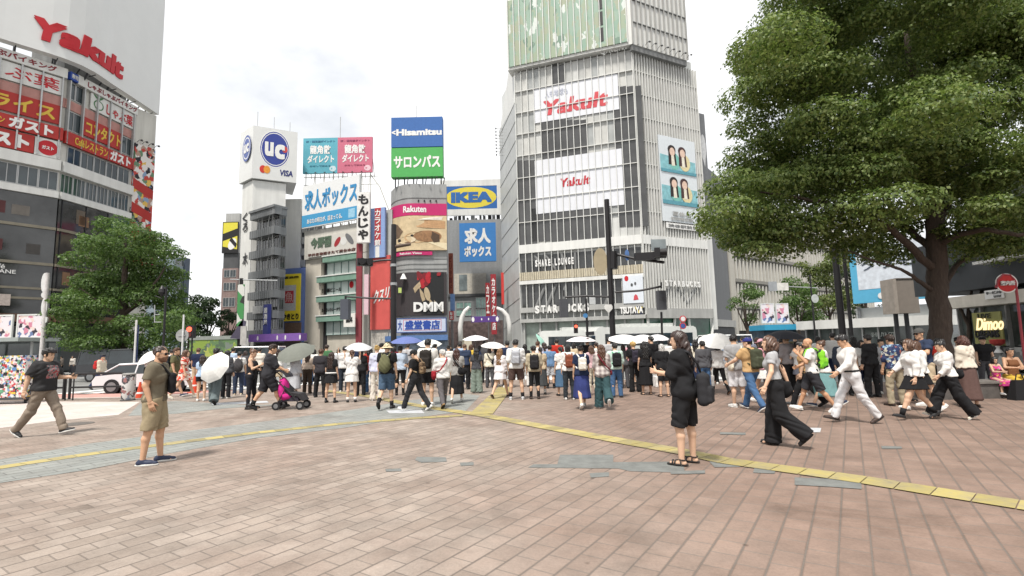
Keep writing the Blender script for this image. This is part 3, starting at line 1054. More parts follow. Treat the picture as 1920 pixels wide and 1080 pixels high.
# ===== white tower with the cube sign
FT = facpx(471, 400, 78, 553, 400, 81)          # street face
FTl = facpx(452, 400, 80.7, 471, 400, 78)        # narrow side
tw = thing('office_tower', 'slim white tower below the cube sign with blue disc', 'building', FT.pt(2, 0, -2))
zt = lambda py: FT.uv(480, py)[1]
mb = MB()
a, b, c, d_ = FTl.pt(0.2, 0), FT.pt(0.1, 0), FT.pt(FT.uv(535, 400)[0], 0), FT.pt(FT.uv(535, 400)[0], 0, -9)
mb.prism([a, b, c, d_, FTl.pt(0.2, 0, -7)], (0, 0, zt(338)), WHITE)
mb.build('wall', tw)
for ch, y0, y1 in (('く', 400, 417), ('ろ', 418, 434), ('木', 474, 497)):
    mb = MB(); u0, u1, z0, z1 = FTl.rect(455, y0, 464, y1, .05)
    put_text(mb, ch, FTl, u0, u1, z0, z1, .05, INKBLACK, bold=.02); mb.build('lettering', tw)
cube = thing('cube_sign', 'white cube sign with blue disc on top of the slim tower', 'billboard', FT.pt(3, zt(338), 0))
WS = mat('e9eae8', rough=.55, var=.03, scale=.5)
mb = MB()
a, b, c = FTl.pt(-.1, 0, .5), FT.pt(-.1, 0, .5), FT.pt(FT.L + .1, 0, .5)
mb.prism([(p[0], p[1], zt(336)) for p in (a, b, c, FT.pt(FT.L + .1, 0, -7), FTl.pt(-.1, 0, -7))], (0, 0, zt(238) - zt(336)), WS)
mb.build('box', cube)
u0, u1, z0, z1 = FT.rect(471, 239, 553, 341, .5)
UCB = mat('33449a', rough=.6, var=.04)
mb = MB()
put_shapes(mb, FT, u0, u1, z0, z1, .503, [(ell(.53, .60, .355, .345), INKWHITE), (ell(.53, .60, .335, .325), UCB), (ell(.53, .60, .315, .305), INKWHITE), (ell(.53, .60, .30, .29), UCB),
          (ell(.76, .62, .065, .06), mat('d05050')), (ell(.27, .21, .075, .07), mat('d83a34')), (ell(.36, .21, .075, .07), mat('eda03a'))])
mb.build('picture', cube)
mb = MB()
W_, H_ = u1 - u0, z1 - z0
put_text(mb, 'u', FT, u0 + .30 * W_, u0 + .50 * W_, z0 + .46 * H_, z0 + .72 * H_, .54, INKWHITE, bold=.05)
put_text(mb, 'c', FT, u0 + .53 * W_, u0 + .76 * W_, z0 + .43 * H_, z0 + .70 * H_, .545, INKWHITE, bold=.05)
mb.build('lettering', cube)
mb = MB(); put_text(mb, 'VISA', FT, u0 + .66 * W_, u0 + .96 * W_, z0 + .13 * H_, z0 + .24 * H_, .504, mat('2a3478'), bold=.03, shear=.12); mb.build('lettering', cube)
u0, u1, z0, z1 = FTl.rect(453, 245, 471, 345, .5)
mb = MB(); put_shapes(mb, FTl, u0, u1, z0, z1, .503, [(ell(.5, .66, .42, .24), mat('6a78b0')), (ell(.5, .66, .36, .20), INKWHITE), (ell(.5, .66, .32, .18), mat('6a78b0'))])
put_text(mb, 'uc', FTl, u0 + .25 * (u1 - u0), u0 + .75 * (u1 - u0), z0 + .58 * (z1 - z0), z0 + .74 * (z1 - z0), .53, INKWHITE, bold=.04)
mb.build('picture', cube)
mb = MB()
for p in (FT.pt(.5, zt(238), -1), FT.pt(3, zt(238), -2), FT.pt(5.5, zt(238), -3)):
    mb.cyl(p, p + np.array((0, 0, 3.0)), .05, FRAME, n=6)
mb.build('aerial', cube)

# grey balcony building in front of the tower
FB = facpx(465, 520, 76.5, 512, 520, 72.7)
FBf = Fac(FB.pt(FB.L, 0), P(535, 520, 74.6))
zb_ = lambda py: FB.uv(467, py)[1]
gb = thing('apartment_building', 'grey apartment block with slanted balcony bands below the white tower', 'building', FB.pt(3, 0, -3))
GB1, GB2 = mat('8f9294', var=.1, scale=.8, grime=.2), mat('6f7274', var=.12, scale=.8, grime=.2)
mb = MB()
mb.prism([FB.pt(.1, 0, -1.1), FB.pt(FB.L - .05, 0, -1.1), FBf.pt(.9, 0, -.1), FBf.pt(FBf.L, 0, -.1), FBf.pt(FBf.L, 0, -2), FB.pt(.1, 0, -4)], (0, 0, zb_(405)), GB2)
mb.build('wall', gb)
ys = [402, 437, 475, 513, 551, 588, 622]
for i, y in enumerate(ys):
    mb = MB()
    mb.fbox(FB, 0, FB.L, zb_(y + 12), zb_(y - 2), -1.1, 0, GB1)
    for j in range(int(FB.L / .55)):
        mb.fbox(FB, .3 + j * .55, .34 + j * .55, zb_(y + 12), zb_(y - 2), .01, .03, GB2)
    mb.fbox(FBf, .01, FBf.L, zb_(y + 12), zb_(y - 2), -.6, .02, GB1)
    mb.build('balcony', gb)
    if i < 6:
        windows(FB, gb, .3, FB.L - .2, zb_(ys[i + 1] - 3), zb_(y + 13), 4, GLASSD, FRAME, d=-1.1)
        windows(FBf, gb, 1.0, FBf.L - .1, zb_(ys[i + 1] - 4), zb_(y + 13), 1, GLASSD, GB1, d=-.1)
        for j in range(5):
            u = .4 + j * (FB.L - 1) / 4
            mb = MB()
            mb.cyl(FB.pt(u, zb_(ys[i + 1] - 2), -.12), FB.pt(min(u + (.5 if j % 2 else -.1), FB.L), zb_(y + 12), -.12), .03, FRAME, n=5)
            mb.build('rail', gb)
mb = MB(); mb.prism([FB.pt(-.1, zb_(402), .2), FB.pt(FB.L + .1, zb_(402), .2), FBf.pt(FBf.L, zb_(402), .2), FB.pt(0, zb_(402), -4)], (0, 0, .35), GB1); mb.build('roof', gb)
sign('shop_sign', 'tall dark blue banner sign on the grey apartment block', 'sign', FB, FB.rect(497, 571, 506, 627, .3), mat('343c82', var=.06), [('居酒屋', .15, .3, .85, .9, INKWHITE, dict(vertical=True))], d=.1, th=.5)
sign('shop_sign', 'pale square signboard on the grey apartment block', 'sign', FB, FB.rect(476, 574, 490, 588, .3), mat('c9c9c7'), d=.1, th=.4)

# plain white block behind
FW = facpx(533, 430, 86, 572, 430, 86)
wb = thing('office_building', 'plain white windowless block between grey balconies and green-sill building', 'building', FW.pt(2, 0, -3))
zw = lambda py: FW.uv(550, py)[1]
wall_part('wall', wb, FW, (0, FW.L * .78, 0, zw(373), -8, 0, WHITE), (FW.L * .80, FW.L, 0, zw(395), -8, -.6, DGREY))
mb = MB()
for i in range(5):
    mb.fbox(FW, FW.L * .81, FW.L * .97, zw(500) + i * 2.0, zw(500) + i * 2.0 + 1.2, -.6, -.3, LGREY)
mb.build('air_conditioner', wb)

# yellow izakaya front
FY = facpx(527, 560, 81, 570, 560, 80)
yb = thing('restaurant_building', 'low building wholly covered by a blue-edged yellow front', 'building', FY.pt(2, 0, -3))
wall_part('wall', yb, FY, (0, FY.L, 0, FY.uv(548, 503)[1], -8, 0, mat('6f86c4', var=.08)))
YEL = mat('f4de3e', rough=.6, var=.05, k=.9)
zy = lambda py: FY.uv(548, py)[1]
mb = MB(); mb.fbox(FY, FY.L * .2, FY.L * .92, 2.2, zy(605), .02, .1, mat('7d6658', var=.2)); mb.build('shop_front', yb)
sign('shop_sign', 'tall yellow restaurant front with a big red seal on white', 'sign', FY, (.25, FY.L - .55, zy(602), zy(514)), YEL, [('居酒屋', .1, .90, .92, .95, INKBLACK), ('やきとり', .08, .03, .95, .16, INKBLACK, dict(bold=.05))], d=.05, th=.2,
     shapes=[([(.14, .22), (.78, .22), (.78, .76), (.14, .76)], mat('d5d6d8')), ([(.2, .38), (.66, .38), (.66, .64), (.2, .64)], mat('cf3d46'))])
mb = MB(); u0, u1 = .25 + .22 * (FY.L - .8), .25 + .64 * (FY.L - .8); put_text(mb, '魚', FY, u0, u1, zy(602) + .40 * (zy(514) - zy(602)), zy(602) + .62 * (zy(514) - zy(602)), .28, mat('e8b8b4'), bold=.01); mb.build('lettering', yb)
aw = thing('shop_awning', 'long purple awning with white spots below the grey apartment block', 'awning', P(510, 640, 72) * np.array((1, 1, 0)))
FA = facpx(466, 632, 72.5, 566, 630, 71)
mb = MB(); mb.fbox(FA, 0, FA.L * .98, FA.uv(510, 640)[1], FA.uv(510, 626)[1], -1.5, 0, mat('8a62b4', var=.1)); mb.build('canopy', aw)
mb = MB()
for x in (.16, .53, .68, .95):
    put_shapes(mb, FA, FA.L * x, FA.L * (x + .03), FA.uv(510, 638)[1], FA.uv(510, 629)[1], .003, [(ell(.5, .5, .5, .5), INKWHITE)])
mb.build('spots', aw)
for x in (.02, .5, .97):
    mb = MB(); mb.cyl(FA.pt(FA.L * x, 0, -.1), FA.pt(FA.L * x, FA.uv(510, 640)[1], -.1), .06, DFRAME); mb.build('support', aw)
wall_part('shop_front', yb, FA, (0, FA.L, 0.02, 2.6, -1.6, -1.5, mat('4f4a48', var=.4, scale=1.2)))

# green-sill building
FG = facpx(571, 500, 80, 692, 500, 74)
gs = thing('office_building', 'cream office building with four green window sills', 'building', FG.pt(5, 0, -3))
zg = lambda py: FG.uv(575, py)[1]
CREAM = mat('d8d1c3', var=.07, scale=.7, grime=.14)
uB = FG.uv(607, 520)[0]; uC = FG.uv(676, 520)[0]
wall_part('wall', gs, FG, (0, FG.L, 0, zg(444), -9, -1.0, CREAM), (0, uB - .9, 0, zg(487), -1.0, -.25, CREAM), (uC, FG.L, 0, zg(487), -1.0, .05, OFFW), (0, FG.L, zg(487), zg(434), -1.0, .1, mat('dedbd2', var=.05, grime=.12)),
          (uB - .85, uB - .1, 0, zg(487), -.99, -.9, CHAR))
SILL = mat('86a897', var=.1, scale=1, grime=.12)
sy = [484, 520, 556, 592]
for i, y in enumerate(sy):
    mb = MB()
    mb.fbox(FG, uB - (1.2 if i else 0), uC, zg(y + 13), zg(y + 3), -1.0, .32, SILL)
    mb.fbox(FG, uB - (1.2 if i else 0) - .1, uC + .05, zg(y + 3), zg(y + 1), -1.0, .42, WHITE)
    mb.build('sill', gs)
    windows(FG, gs, uB, uC, zg(y + 36) if i < 3 else zg(630), zg(y + 13), 5, glass('d3e0dc', var=.12, scale=.6), mat('6b8a86', metal=.2, rough=.5), d=-.7, mull=0, fr=.05)
for s_, x0, y0, x1, y1, m_ in (('さら個ビニール', 603, 540, 640, 548, INKBLACK), ('めんるいカレータウン', 603, 577, 642, 584, INKBLACK)):
    u0, u1, z0, z1 = FG.rect(x0, y0, x1, y1, -.6)
    mb = MB(); put_text(mb, s_, FG, u0, u1, z0, z1, -.6, m_); mb.build('lettering', gs)
mb = MB(); u0, u1, z0, z1 = FG.rect(655, 527, 663, 540, -.6); put_shapes(mb, FG, u0, u1, z0, z1, -.6, [(ell(.5, .5, .5, .5), INKRED)]); mb.build('picture', gs)
GRN = mat('5e7360', var=.2, scale=3)
sign('shop_sign', 'cream board with green brush kanji and red drops over a row of dark characters', 'sign', FG, (1.0, FG.uv(672, 460)[0], zg(487) + .2, zg(449)), mat('dad7cf', var=.05), [('今野園', .07, .40, .50, .98, GRN, dict(bold=.05, slope=.01)), ('甲州名物焼きたて屋台本店', .02, .03, .98, .19, mat('6b4640'), dict(bold=.03))], d=.1, th=.25,
     shapes=[(ell(.62, .60, .05, .24, -10), mat('a83238')), (ell(.745, .60, .06, .2), WHITE), (ell(.86, .66, .055, .30, 12), mat('77787a'))])
BLUE = mat('4aa3d4', var=.05)
jb = sign('billboard', 'tilted white billboard of blue brush lettering above a blue caption strip', 'billboard', FG, (FG.uv(573, 400)[0], FG.uv(680, 380)[0], zg(430), zg(352)), mat('eef0f0', var=.03), [('求人ボックス', .05, .40, .97, .86, mat('3f93c8'), dict(bold=.035)), ('あなたの明日が、詰まってる。', .10, .08, .72, .20, INKWHITE, dict(bold=.02))], d=.3, th=.4,
          shapes=[([(.0, .02), (1, .02), (1, .30), (0, .30)], BLUE), ([(.82, .06), (.93, .06), (.93, .26), (.82, .26)], mat('9fd0ea'))])
mb = MB()
for i in range(7):
    u = .5 + i * 1.7
    mb.cyl(FG.pt(u, zg(444), -.3), FG.pt(u, zg(428), -.3), .09, OFFW, n=6)
    mb.cyl(FG.pt(u, zg(444), -.3), FG.pt(u + .8, zg(432), .3), .06, LGREY, n=6)
mb.build('support', jb)
FR = facpx(568, 300, 86, 698, 300, 86)
zr = lambda py: FR.uv(630, py)[1]
rb = thing('billboard', 'twin rooftop billboard, teal half and pink half, on a lattice frame', 'billboard', FR.pt(6, zr(324), 0))
u1, u2, u3 = 0, FR.uv(633, 290)[0], FR.L
for k, (a, b, c) in enumerate(((u1, u2, '62b2c4'), (u2, u3, 'd4748c'))):
    mb = MB(); mb.fbox(FR, a, b, zr(324), zr(258), -.4, 0, mat(c, var=.06, scale=.4)); mb.build('panel', rb)
    mb = MB(); w = b - a; zA, H_ = zr(324), zr(258) - zr(324)
    put_text(mb, '龍角散', FR, a + .2 * w, a + .8 * w, zA + .54 * H_, zA + .79 * H_, .003, INKWHITE, bold=.04)
    put_text(mb, 'ダイレクト', FR, a + .13 * w, a + .90 * w, zA + .29 * H_, zA + .51 * H_, .003, INKWHITE, bold=.035)
    put_text(mb, '新・龍角散ダイレクト', FR, a + .08 * w, a + .92 * w, zA + .87 * H_, zA + .93 * H_, .003, mat('4a86a8' if k == 0 else 'b0567a'))
    put_text(mb, '水なしで飲める', FR, a + .2 * w, a + .8 * w, zA + .18 * H_, zA + .23 * H_, .003, mat('4a90a8' if k == 0 else 'b85c78'))
    put_shapes(mb, FR, a + .77 * w, a + .96 * w, zA + .04 * H_, zA + .20 * H_, .003, [(ell(.5, .5, .5, .5), mat('cfe4ea' if k == 0 else 'f0cdd6')), ([(.2, .3), (.5, .5), (.2, .7)], mat('62b2c4' if k == 0 else 'd4748c'))])
    mb.build('lettering', rb)
mb = MB()
zlo = zg(436)
for i in range(8):
    u = .4 + i * (FR.L - .8) / 7
    mb.cyl(FR.pt(u, zlo, -.5), FR.pt(u, zr(324), -.5), .08, OFFW, n=6)
    mb.cyl(FR.pt(u, zlo, -.5), FR.pt(u + (1.6 if i < 7 else -1.6), zr(324), -.5), .05, OFFW, n=6)
    mb.cyl(FR.pt(u, zr(324), -3), FR.pt(u, zr(262), -.4), .06, OFFW, n=6)
for z in (zr(330), zr(345)):
    mb.cyl(FR.pt(0, z, -.5), FR.pt(FR.L + 1, z, -.5), .07, OFFW, n=6)
mb.tube([FR.pt(FR.L - .5, zr(326), -.5), FR.pt(FR.L + 1.2, zr(350), -.5), FR.pt(FR.L + 3.0, zr(400), -.5)], .10, OFFW, n=6)
mb.cyl(FR.pt(6.4, zr(258), -.3), FR.pt(6.4, zr(218), -.3), .05, LGREY, n=6)
mb.build('support', rb)
lamps_row(rb, FR, [1 + i * 1.6 for i in range(7)], zr(327), 0, 1.0)
FM = facpx(671, 410, 72.5, 695, 410, 72.5)
sign('blade_sign', 'white vertical blade sign with brushed black hiragana', 'sign', FM, FM.rect(671, 362, 695, 456), mat('eeece8'), [('もんじゃ', .1, .04, .9, .97, INKBLACK, dict(vertical=True, bold=.04))], d=0, th=.5)
mb = MB(); mb.fbox(FM, -.2, .6, 0, FM.uv(690, 456)[1], -.6, -.1, mat('8a3a42', var=.1)); 
o_ = mb.build('drain_column', None, loc=FM.pt(0, 0, -.3)); tag(o_, 'dark red full-height pipe column beside the cream building', 'column')
for i, (x0, y0, x1, y1, c, t_, lb) in enumerate(((684, 515, 692, 590, 'e3c3cc', '', 'narrow pale pink vertical sign beside the red drugstore front'), (646, 588, 667, 613, 'eeeae4', '無料', 'white square sign with two black characters low on the cream building'))):
    ff = facpx(x0, 550, 72.3, x1, 550, 72.3)
    sign('blade_sign', lb, 'sign', ff, ff.rect(x0, y0, x1, y1), mat(c, var=.05), [(t_, .2, .3, .8, .75, INKBLACK, dict(bold=.05))] if t_ else [], d=0, th=.4)

# red drugstore front
FD = facpx(696, 550, 74, 735, 550, 73)
db = thing('drugstore_building', 'narrow building faced in salmon red with slanted white katakana', 'building', FD.pt(1.5, 0, -3))
zd = lambda py: FD.uv(714, py)[1]
wall_part('wall', db, FD, (0, FD.L, 0, zd(395), -9, 0, LGREY))
mb = MB(); mb.fbox(FD, .05, FD.L - .2, zd(618), zd(480), .02, .3, mat('d9605a', var=.07, scale=.8, grime=.08)); mb.build('red_panel', db)
mb = MB(); u0, u1, z0, z1 = FD.rect(701, 545, 731, 569, .3); put_text(mb, 'クスリ', FD, u0, u1, z0, z1, .31, INKWHITE, bold=.03, shear=.3, th=.08, slope=.25); mb.build('lettering', db)
mb = MB(); mb.fbox(FD, .2, FD.L - .5, .02, zd(624), .02, .2, mat('b9b4ac', var=.4, scale=3)); mb.build('shop_front', db)
sign('blade_sign', 'blue vertical sign with a red lettered stripe over the salmon red front', 'sign', FD, (.1, FD.L * .78, zd(484), zd(392)), mat('8fa8d8', var=.06), [('カラオケ館', .36, .22, .72, .97, INKWHITE, dict(vertical=True, bold=.02))], d=.35, th=.4,
     shapes=[([(.34, .25), (.74, .25), (.74, 1), (.34, 1)], mat('b83a40')), ([(.40, 0), (.66, 0), (.66, .22), (.40, .22)], WHITE)])

# corner bookshop building with the screen
c0, c1, c2, c3 = P(733, 450, 75.5)[:2], P(744, 450, 73.2)[:2], P(768, 450, 72)[:2], P(838, 450, 72.6)[:2]
CBK = Curve([c0, c1, c2, (c2 + c3) / 2, c3])
FK = Fac(c2, c3)
zk = lambda py: FK.uv(785, py)[1]
bk = thing('corner_shop_building', 'grey rounded corner building with a large screen and a dark poster wall', 'building', FK.pt(2, 0, -3))
mb = MB()
us = np.linspace(0, CBK.L, 22)
mb.prism([CBK.pt(u, 0) for u in us] + [FK.pt(FK.L, 0, -8), FK.pt(-2, 0, -8)], (0, 0, zk(345)), mat('a8a9a8', var=.06, scale=.6, grime=.12))
mb.build('wall', bk)
for z in (zk(372), zk(486), zk(496), zk(505)):
    mb = MB(); mb.strip(CBK, list(us), z, z + .12, 0, .06, MGREY); mb.build('ledge', bk)
for i in range(4):
    mb = MB(); mb.fbox(FK, 1.2 + i * .85, 1.4 + i * .85, zk(379), zk(375), .1, .15, INKBLACK); mb.build('vent', bk)
um = float(np.interp(0, [0, 1], [0, 0]))
sign('sign_band', 'magenta band with white lettering above the street screen', 'sign', CBK, (-.2 + .2, CBK.L, zk(405), zk(383)), mat('c8286e', var=.04), d=.1, th=.3, texts=[('Rakuten', .42, .25, .72, .80, INKWHITE, dict(bold=.03))])
SAND = mat('c9ad86', var=.14, scale=1.5)
scr = sign('video_screen', 'wide street screen showing a brown and cream puppy lying on a blanket', 'screen', CBK, (0, CBK.L, zk(470), zk(406)), mat('d8c29c', var=.18, scale=1.1), d=.12, th=.35,
           shapes=[([(0, 0), (1, 0), (1, .20), (.7, .26), (.3, .22), (0, .16)], mat('ecdcb8', var=.1)), ([(.18, .86), (.5, .93), (.98, .84), (.98, .62), (.6, .66), (.2, .74)], mat('c49a70', var=.15)), ([(.45, .97), (.95, .97), (.93, .88), (.6, .88)], mat('e6ddd0')),
                   ([(.0, .55), (.08, .85), (.26, .92), (.40, .70), (.38, .30), (.2, .16), (.02, .25)], mat('d9bd94', var=.12)), (ell(.74, .40, .19, .17, -6), mat('9a7350', var=.25)), (ell(.60, .36, .16, .15, 4), mat('c9a67c', var=.15)), (ell(.46, .30, .12, .10, 8), mat('e6d4b6')),
                   ([(.24, .52), (.32, .80), (.42, .56), (.36, .38), (.28, .36)], mat('6e5a48', var=.2)), (ell(.365, .30, .025, .045), mat('2c2422')), (ell(.535, .42, .018, .03), mat('1f1a18')), ([(.80, .54), (.90, .44), (.90, .24), (.82, .22), (.78, .36)], mat('54402f')), ([(.36, .22), (.50, .19), (.58, .24), (.48, .235)], mat('7a5a44'))])
sign('sign_band', 'short magenta strip under the street screen', 'sign', CBK, (CBK.L * .22, CBK.L * .80, zk(479), zk(472)), mat('c8286e'), [('Rakuten Vision', .25, .2, .75, .8, INKWHITE)], d=.12, th=.25)
u0, u1 = FK.uv(748, 550)[0], FK.L - .4
dk = thing('poster_wall', 'dark wall with white three letter logo and a red flower over pale hands', 'poster', FK.pt(2, zk(590), .1))
mb = MB(); mb.strip(CBK, list(np.linspace(.8, CBK.L - .1, 16)), zk(592), zk(511), .1, .25, mat('3c3638', var=.1)); mb.build('panel', dk)
ua, ub_ = FK.uv(775, 550)[0], FK.uv(832, 550)[0]
mb = MB()
rr = random.Random(5)
skm = mat('b7a384', var=.2)
sh_ = [([(0, 0), (1, 0), (1, 1), (0, 1)], mat('1f2022'))]
for i in range(14):
    sh_.append((ell(.30 + rr.uniform(-.18, .2), .80 + rr.uniform(-.1, .14), .11, .07, rr.uniform(0, 180)), mat('b5202c' if i % 3 else '7d1822')))
for i in range(5):
    sh_.append((ell(.93 + rr.uniform(-.12, .05), .95, .05, .04, 40), mat('9a2029')))
sh_ += [([(.0, .62), (.10, .70), (.22, .78), (.26, .66), (.14, .58), (.06, .50)], skm), ([(.2, .64), (.34, .5), (.40, .34), (.30, .30), (.24, .44)], skm), (ell(.46, .48, .09, .17, 20), mat('c0ac8c')), ([(.5, .40), (.62, .30), (.66, .18), (.56, .2)], skm), ([(.68, .34), (.80, .24), (.84, .12), (.76, .12), (.70, .22)], mat('9a8a70')), ([(.86, .26), (1, .1), (.98, .02), (.9, .12)], skm)]
put_shapes(mb, FK, ua, ub_, zk(590), zk(511), .30, sh_)
mb.build('picture', dk)
mb = MB(); put_text(mb, 'DMM', FK, ua + .05, ub_ - .05, zk(585), zk(567), .42, INKWHITE, bold=.05); mb.build('lettering', dk)
mb = MB(); p = FK.pt(FK.uv(757, 520)[0], zk(520), .4); mb.cyl(p + np.array((0, 0, .5)), p - np.array((0, 0, .3)), .12, INKWHITE, r1=.5, n=12); mb.build('lamp_shade', dk)
mb = MB(); a_, b_, c_, d__ = FK.rect(745, 537, 755, 552, .3); mb.fbox(FK, a_, b_, c_, d__, .25, .4, INKBLACK); mb.fbox(FK, a_ + .15, b_ - .15, c_ + .2, d__ - .2, .40, .43, mat('c2d478')); mb.build('small_plate', dk)
bsn = sign('shop_sign', 'long white bookshop board with blue kanji in a red outline', 'sign', FK, (FK.uv(745, 610)[0], FK.L - .3, zk(622), zk(598)), mat('ccd6ea', var=.05), [('大', .02, .15, .10, .9, INKBLUE, dict(bold=.02)), ('盛堂書店', .16, .16, .88, .88, INKBLUE, dict(bold=.04))], d=.1, th=.3, frame=mat('4a5f94'),
     shapes=[([(.13, .1), (.91, .1), (.91, .94), (.13, .94)], mat('d0606a')), ([(.14, .13), (.90, .13), (.90, .90), (.14, .90)], mat('d6def0'))])
mb = MB(); mb.strip(CBK, list(us), .02, zk(640), .02, .2, mat('8d98a6', var=.4, scale=2.2)); mb.build('shop_front', bk)
mb = MB(); mb.strip(CBK, list(us), zk(639), zk(629), .1, 1.4, mat('5d7fb4', var=.1)); mb.build('awning', bk)
FH = facpx(737, 280, 73.5, 832, 280, 73.5)
zh = lambda py: FH.uv(785, py)[1]
hs_ = sign('billboard', 'tall rooftop billboard, blue over green with white lettering', 'billboard', FH, (0, FH.L, zh(281), zh(226)), mat('3f6fb4', var=.05), [('Hisamitsu', .10, .38, .985, .60, INKWHITE, dict(bold=.05)), ('<', .01, .42, .09, .56, INKWHITE, dict(bold=.04))], d=0, th=1.2)
mb = MB(); mb.fbox(FH, 0, FH.L, zh(336), zh(282.5), 0, 1.2, mat('55b35e', var=.05)); mb.build('panel', hs_)
mb = MB(); put_text(mb, 'サロンパス', FH, FH.L * .05, FH.L * .95, zh(320), zh(297), 1.203, INKWHITE, bold=.04); mb.build('lettering', hs_)
mb = MB()
for i in range(6):
    u = .4 + i * (FH.L - .8) / 5
    mb.cyl(FH.pt(u, zk(346), .2), FH.pt(u, zh(336), .2), .1, DFRAME, n=6)
    mb.cyl(FH.pt(u, zk(346), -1.2), FH.pt(u + .5, zh(334), 0), .07, DFRAME, n=6)
mb.cyl(FH.pt(3.6, zh(226), .5), FH.pt(3.6, zh(200), .5), .05, LGREY, n=6)
mb.build('support', hs_)
lamps_row(hs_, FH, [1, 2.5, 4, 5.5, 6.8], zh(341), 1.2, .7)

# building with the yellow and blue ellipse billboard
FI = facpx(836, 450, 92, 941, 450, 92)
zi = lambda py: FI.uv(885, py)[1]
ib = thing('office_building', 'grey building behind, carrying the blue and yellow ellipse billboard', 'building', FI.pt(5, 0, -3))
wall_part('wall', ib, FI, (0, FI.L, 0, zi(412), -9, 0, mat('a2a4a5', var=.07, grime=.12)), (0, FI.L, zi(556), zi(551), 0, .4, DGREY), (FI.uv(852, 530)[0], FI.uv(886, 530)[0], zi(551), zi(513), 0, .25, mat('cfc9bc')), (FI.uv(886, 530)[0], FI.uv(912, 530)[0], zi(551), zi(513), 0, .2, mat('b1aca4')))
for a, b, x0, x1 in ((566, 578, 855, 884), (580, 592, 855, 884), (558, 578, 892, 912), (580, 600, 892, 912)):
    windows(FI, ib, FI.uv(x0, 570)[0], FI.uv(x1, 570)[0], zi(b), zi(a), 2, glass('8fb0a8'), FRAME, d=.02)
mb = MB(); mb.fbox(FI, FI.uv(861, 530)[0], FI.uv(876, 530)[0], zi(545), zi(515), .25, .3, glass('8a9496')); mb.build('stair_window', ib)
mb = MB(); mb.fbox(FI, 0, FI.L, .02, zi(602), .02, .4, mat('6a5a58', var=.5, scale=1.2)); mb.build('shop_front', ib)
mb = MB()
rr = random.Random(9)
for i in range(12):
    u = .6 + i * .8; mb.fbox(FI, u, u + rr.uniform(.3, .7), zi(413), zi(413) + rr.uniform(.4, 1.4), -2, -1, rr.choice([CHAR, LGREY, MGREY]))
mb.build('roof_plant', ib)
sign('billboard', 'white framed blue billboard with a yellow ellipse and blue letters', 'billboard', FI, (.1, FI.L * .93, zi(392), zi(349)), mat('2f6cb4', var=.04), [('IKEA', .10, .28, .90, .74, mat('2f6cb4'), dict(bold=.07))], d=-.2, th=.3, frame=WHITE, fw=1.2, shapes=[(ell(.49, .5, .50, .46), mat('ecd94c', var=.04))],
     posts=[(FI.pt(2, zi(412), -.3), FI.pt(2, zi(395), -.3), .12), (FI.pt(7, zi(412), -.3), FI.pt(7, zi(395), -.3), .12)])
FJ = facpx(862, 455, 88, 930, 455, 88)
sign('billboard', 'square blue billboard with two rows of white characters', 'billboard', FJ, FJ.rect(862, 419, 930, 491), mat('3f86cc', var=.05), [('求人', .14, .46, .86, .86, INKWHITE, dict(bold=.05)), ('ボックス', .13, .12, .87, .40, INKWHITE, dict(bold=.05))], d=0, th=.5)
# upright signs in the side street
def blade(x0, y0, x1, y1, Y, col, txt, lb, tcol=None, **kw):
    ff = facpx(x0, (y0 + y1) / 2, Y, x1, (y0 + y1) / 2, Y)
    return sign('blade_sign', lb, 'sign', ff, ff.rect(x0, y0, x1, y1), mat(col, var=.08), [(txt, .18, .06, .82, .94, tcol or INKWHITE, dict(vertical=True, bold=.03))] if txt else [], d=0, th=.6, posts=[(ff.pt(ff.L / 2, 0, .2), ff.pt(ff.L / 2, ff.rect(x0, y0, x1, y1)[2], .2), .08)], **kw)
blade(842, 476, 850, 551, 76, '8a4a38', 'ビリヤード', 'tall rust brown vertical sign next to the bookshop corner', mat('6a2c26'))
blade(845, 552, 853, 583, 75.5, '6f8fc0', '', 'blue vertical sign below the rust brown one')
blade(843, 584, 851, 600, 75, 'b8363a', '飯店', 'small red vertical sign with two pale characters')
blade(911, 531, 919, 593, 78, '97282f', 'カフェ', 'shorter dark red vertical sign beside the taller red one')
blade(921, 515, 931, 627, 76, '9c2a33', 'カラオケ本店', 'tall dark red vertical sign with white katakana in the side street')
blade(940, 512, 945, 571, 77, 'd8403a', '', 'bare bright red vertical strip by the glass building')

# ===== glass department building on the corner
FQ = facpx(975, 500, 71.5, 1205, 480, 66.0)                 # front
uL = 0.0
pc = FQ.pt(FQ.L, 0)
FS = Fac(pc, P(1331, 560, 71.5))                            # right flank
FX = Fac(P(944, 560, 81), FQ.pt(0, 0))                      # left flank
zq = lambda py: FQ.uv(1205, py)[1]
qb = thing('glass_building', 'tall glass and white fin department building with green screen top', 'building', FQ.pt(8, 0, -4))
z1_ = zq(85)            # underside of the screen block at the corner
z_low = zq(492)         # lower floors
GLQ = mat('e2e4e0', rough=.35, var=.05, scale=.5, grime=.05)
BLIND = mat('d2d2ce', rough=.6, var=.08, scale=.7)
PALE = mat('f0f0ec', rough=.45, var=.05, scale=.5, grime=.12)
mb = MB()
base = [FX.pt(0, 0), FQ.pt(0, 0), FQ.pt(FQ.L, 0), FS.pt(FS.L, 0), FS.pt(FS.L, 0, -14), FX.pt(0, 0, -10)]
inner = [FX.pt(0, 0, -.5), FQ.pt(.2, 0, -.7), FQ.pt(FQ.L - .2, 0, -.7), FS.pt(FS.L - .1, 0, -.5), FS.pt(FS.L - .1, 0, -14), FX.pt(0, 0, -10)]
mb.prism([(p[0], p[1], 0) for p in inner], (0, 0, z1_ + 1), GLQ)
mb.build('wall', qb)
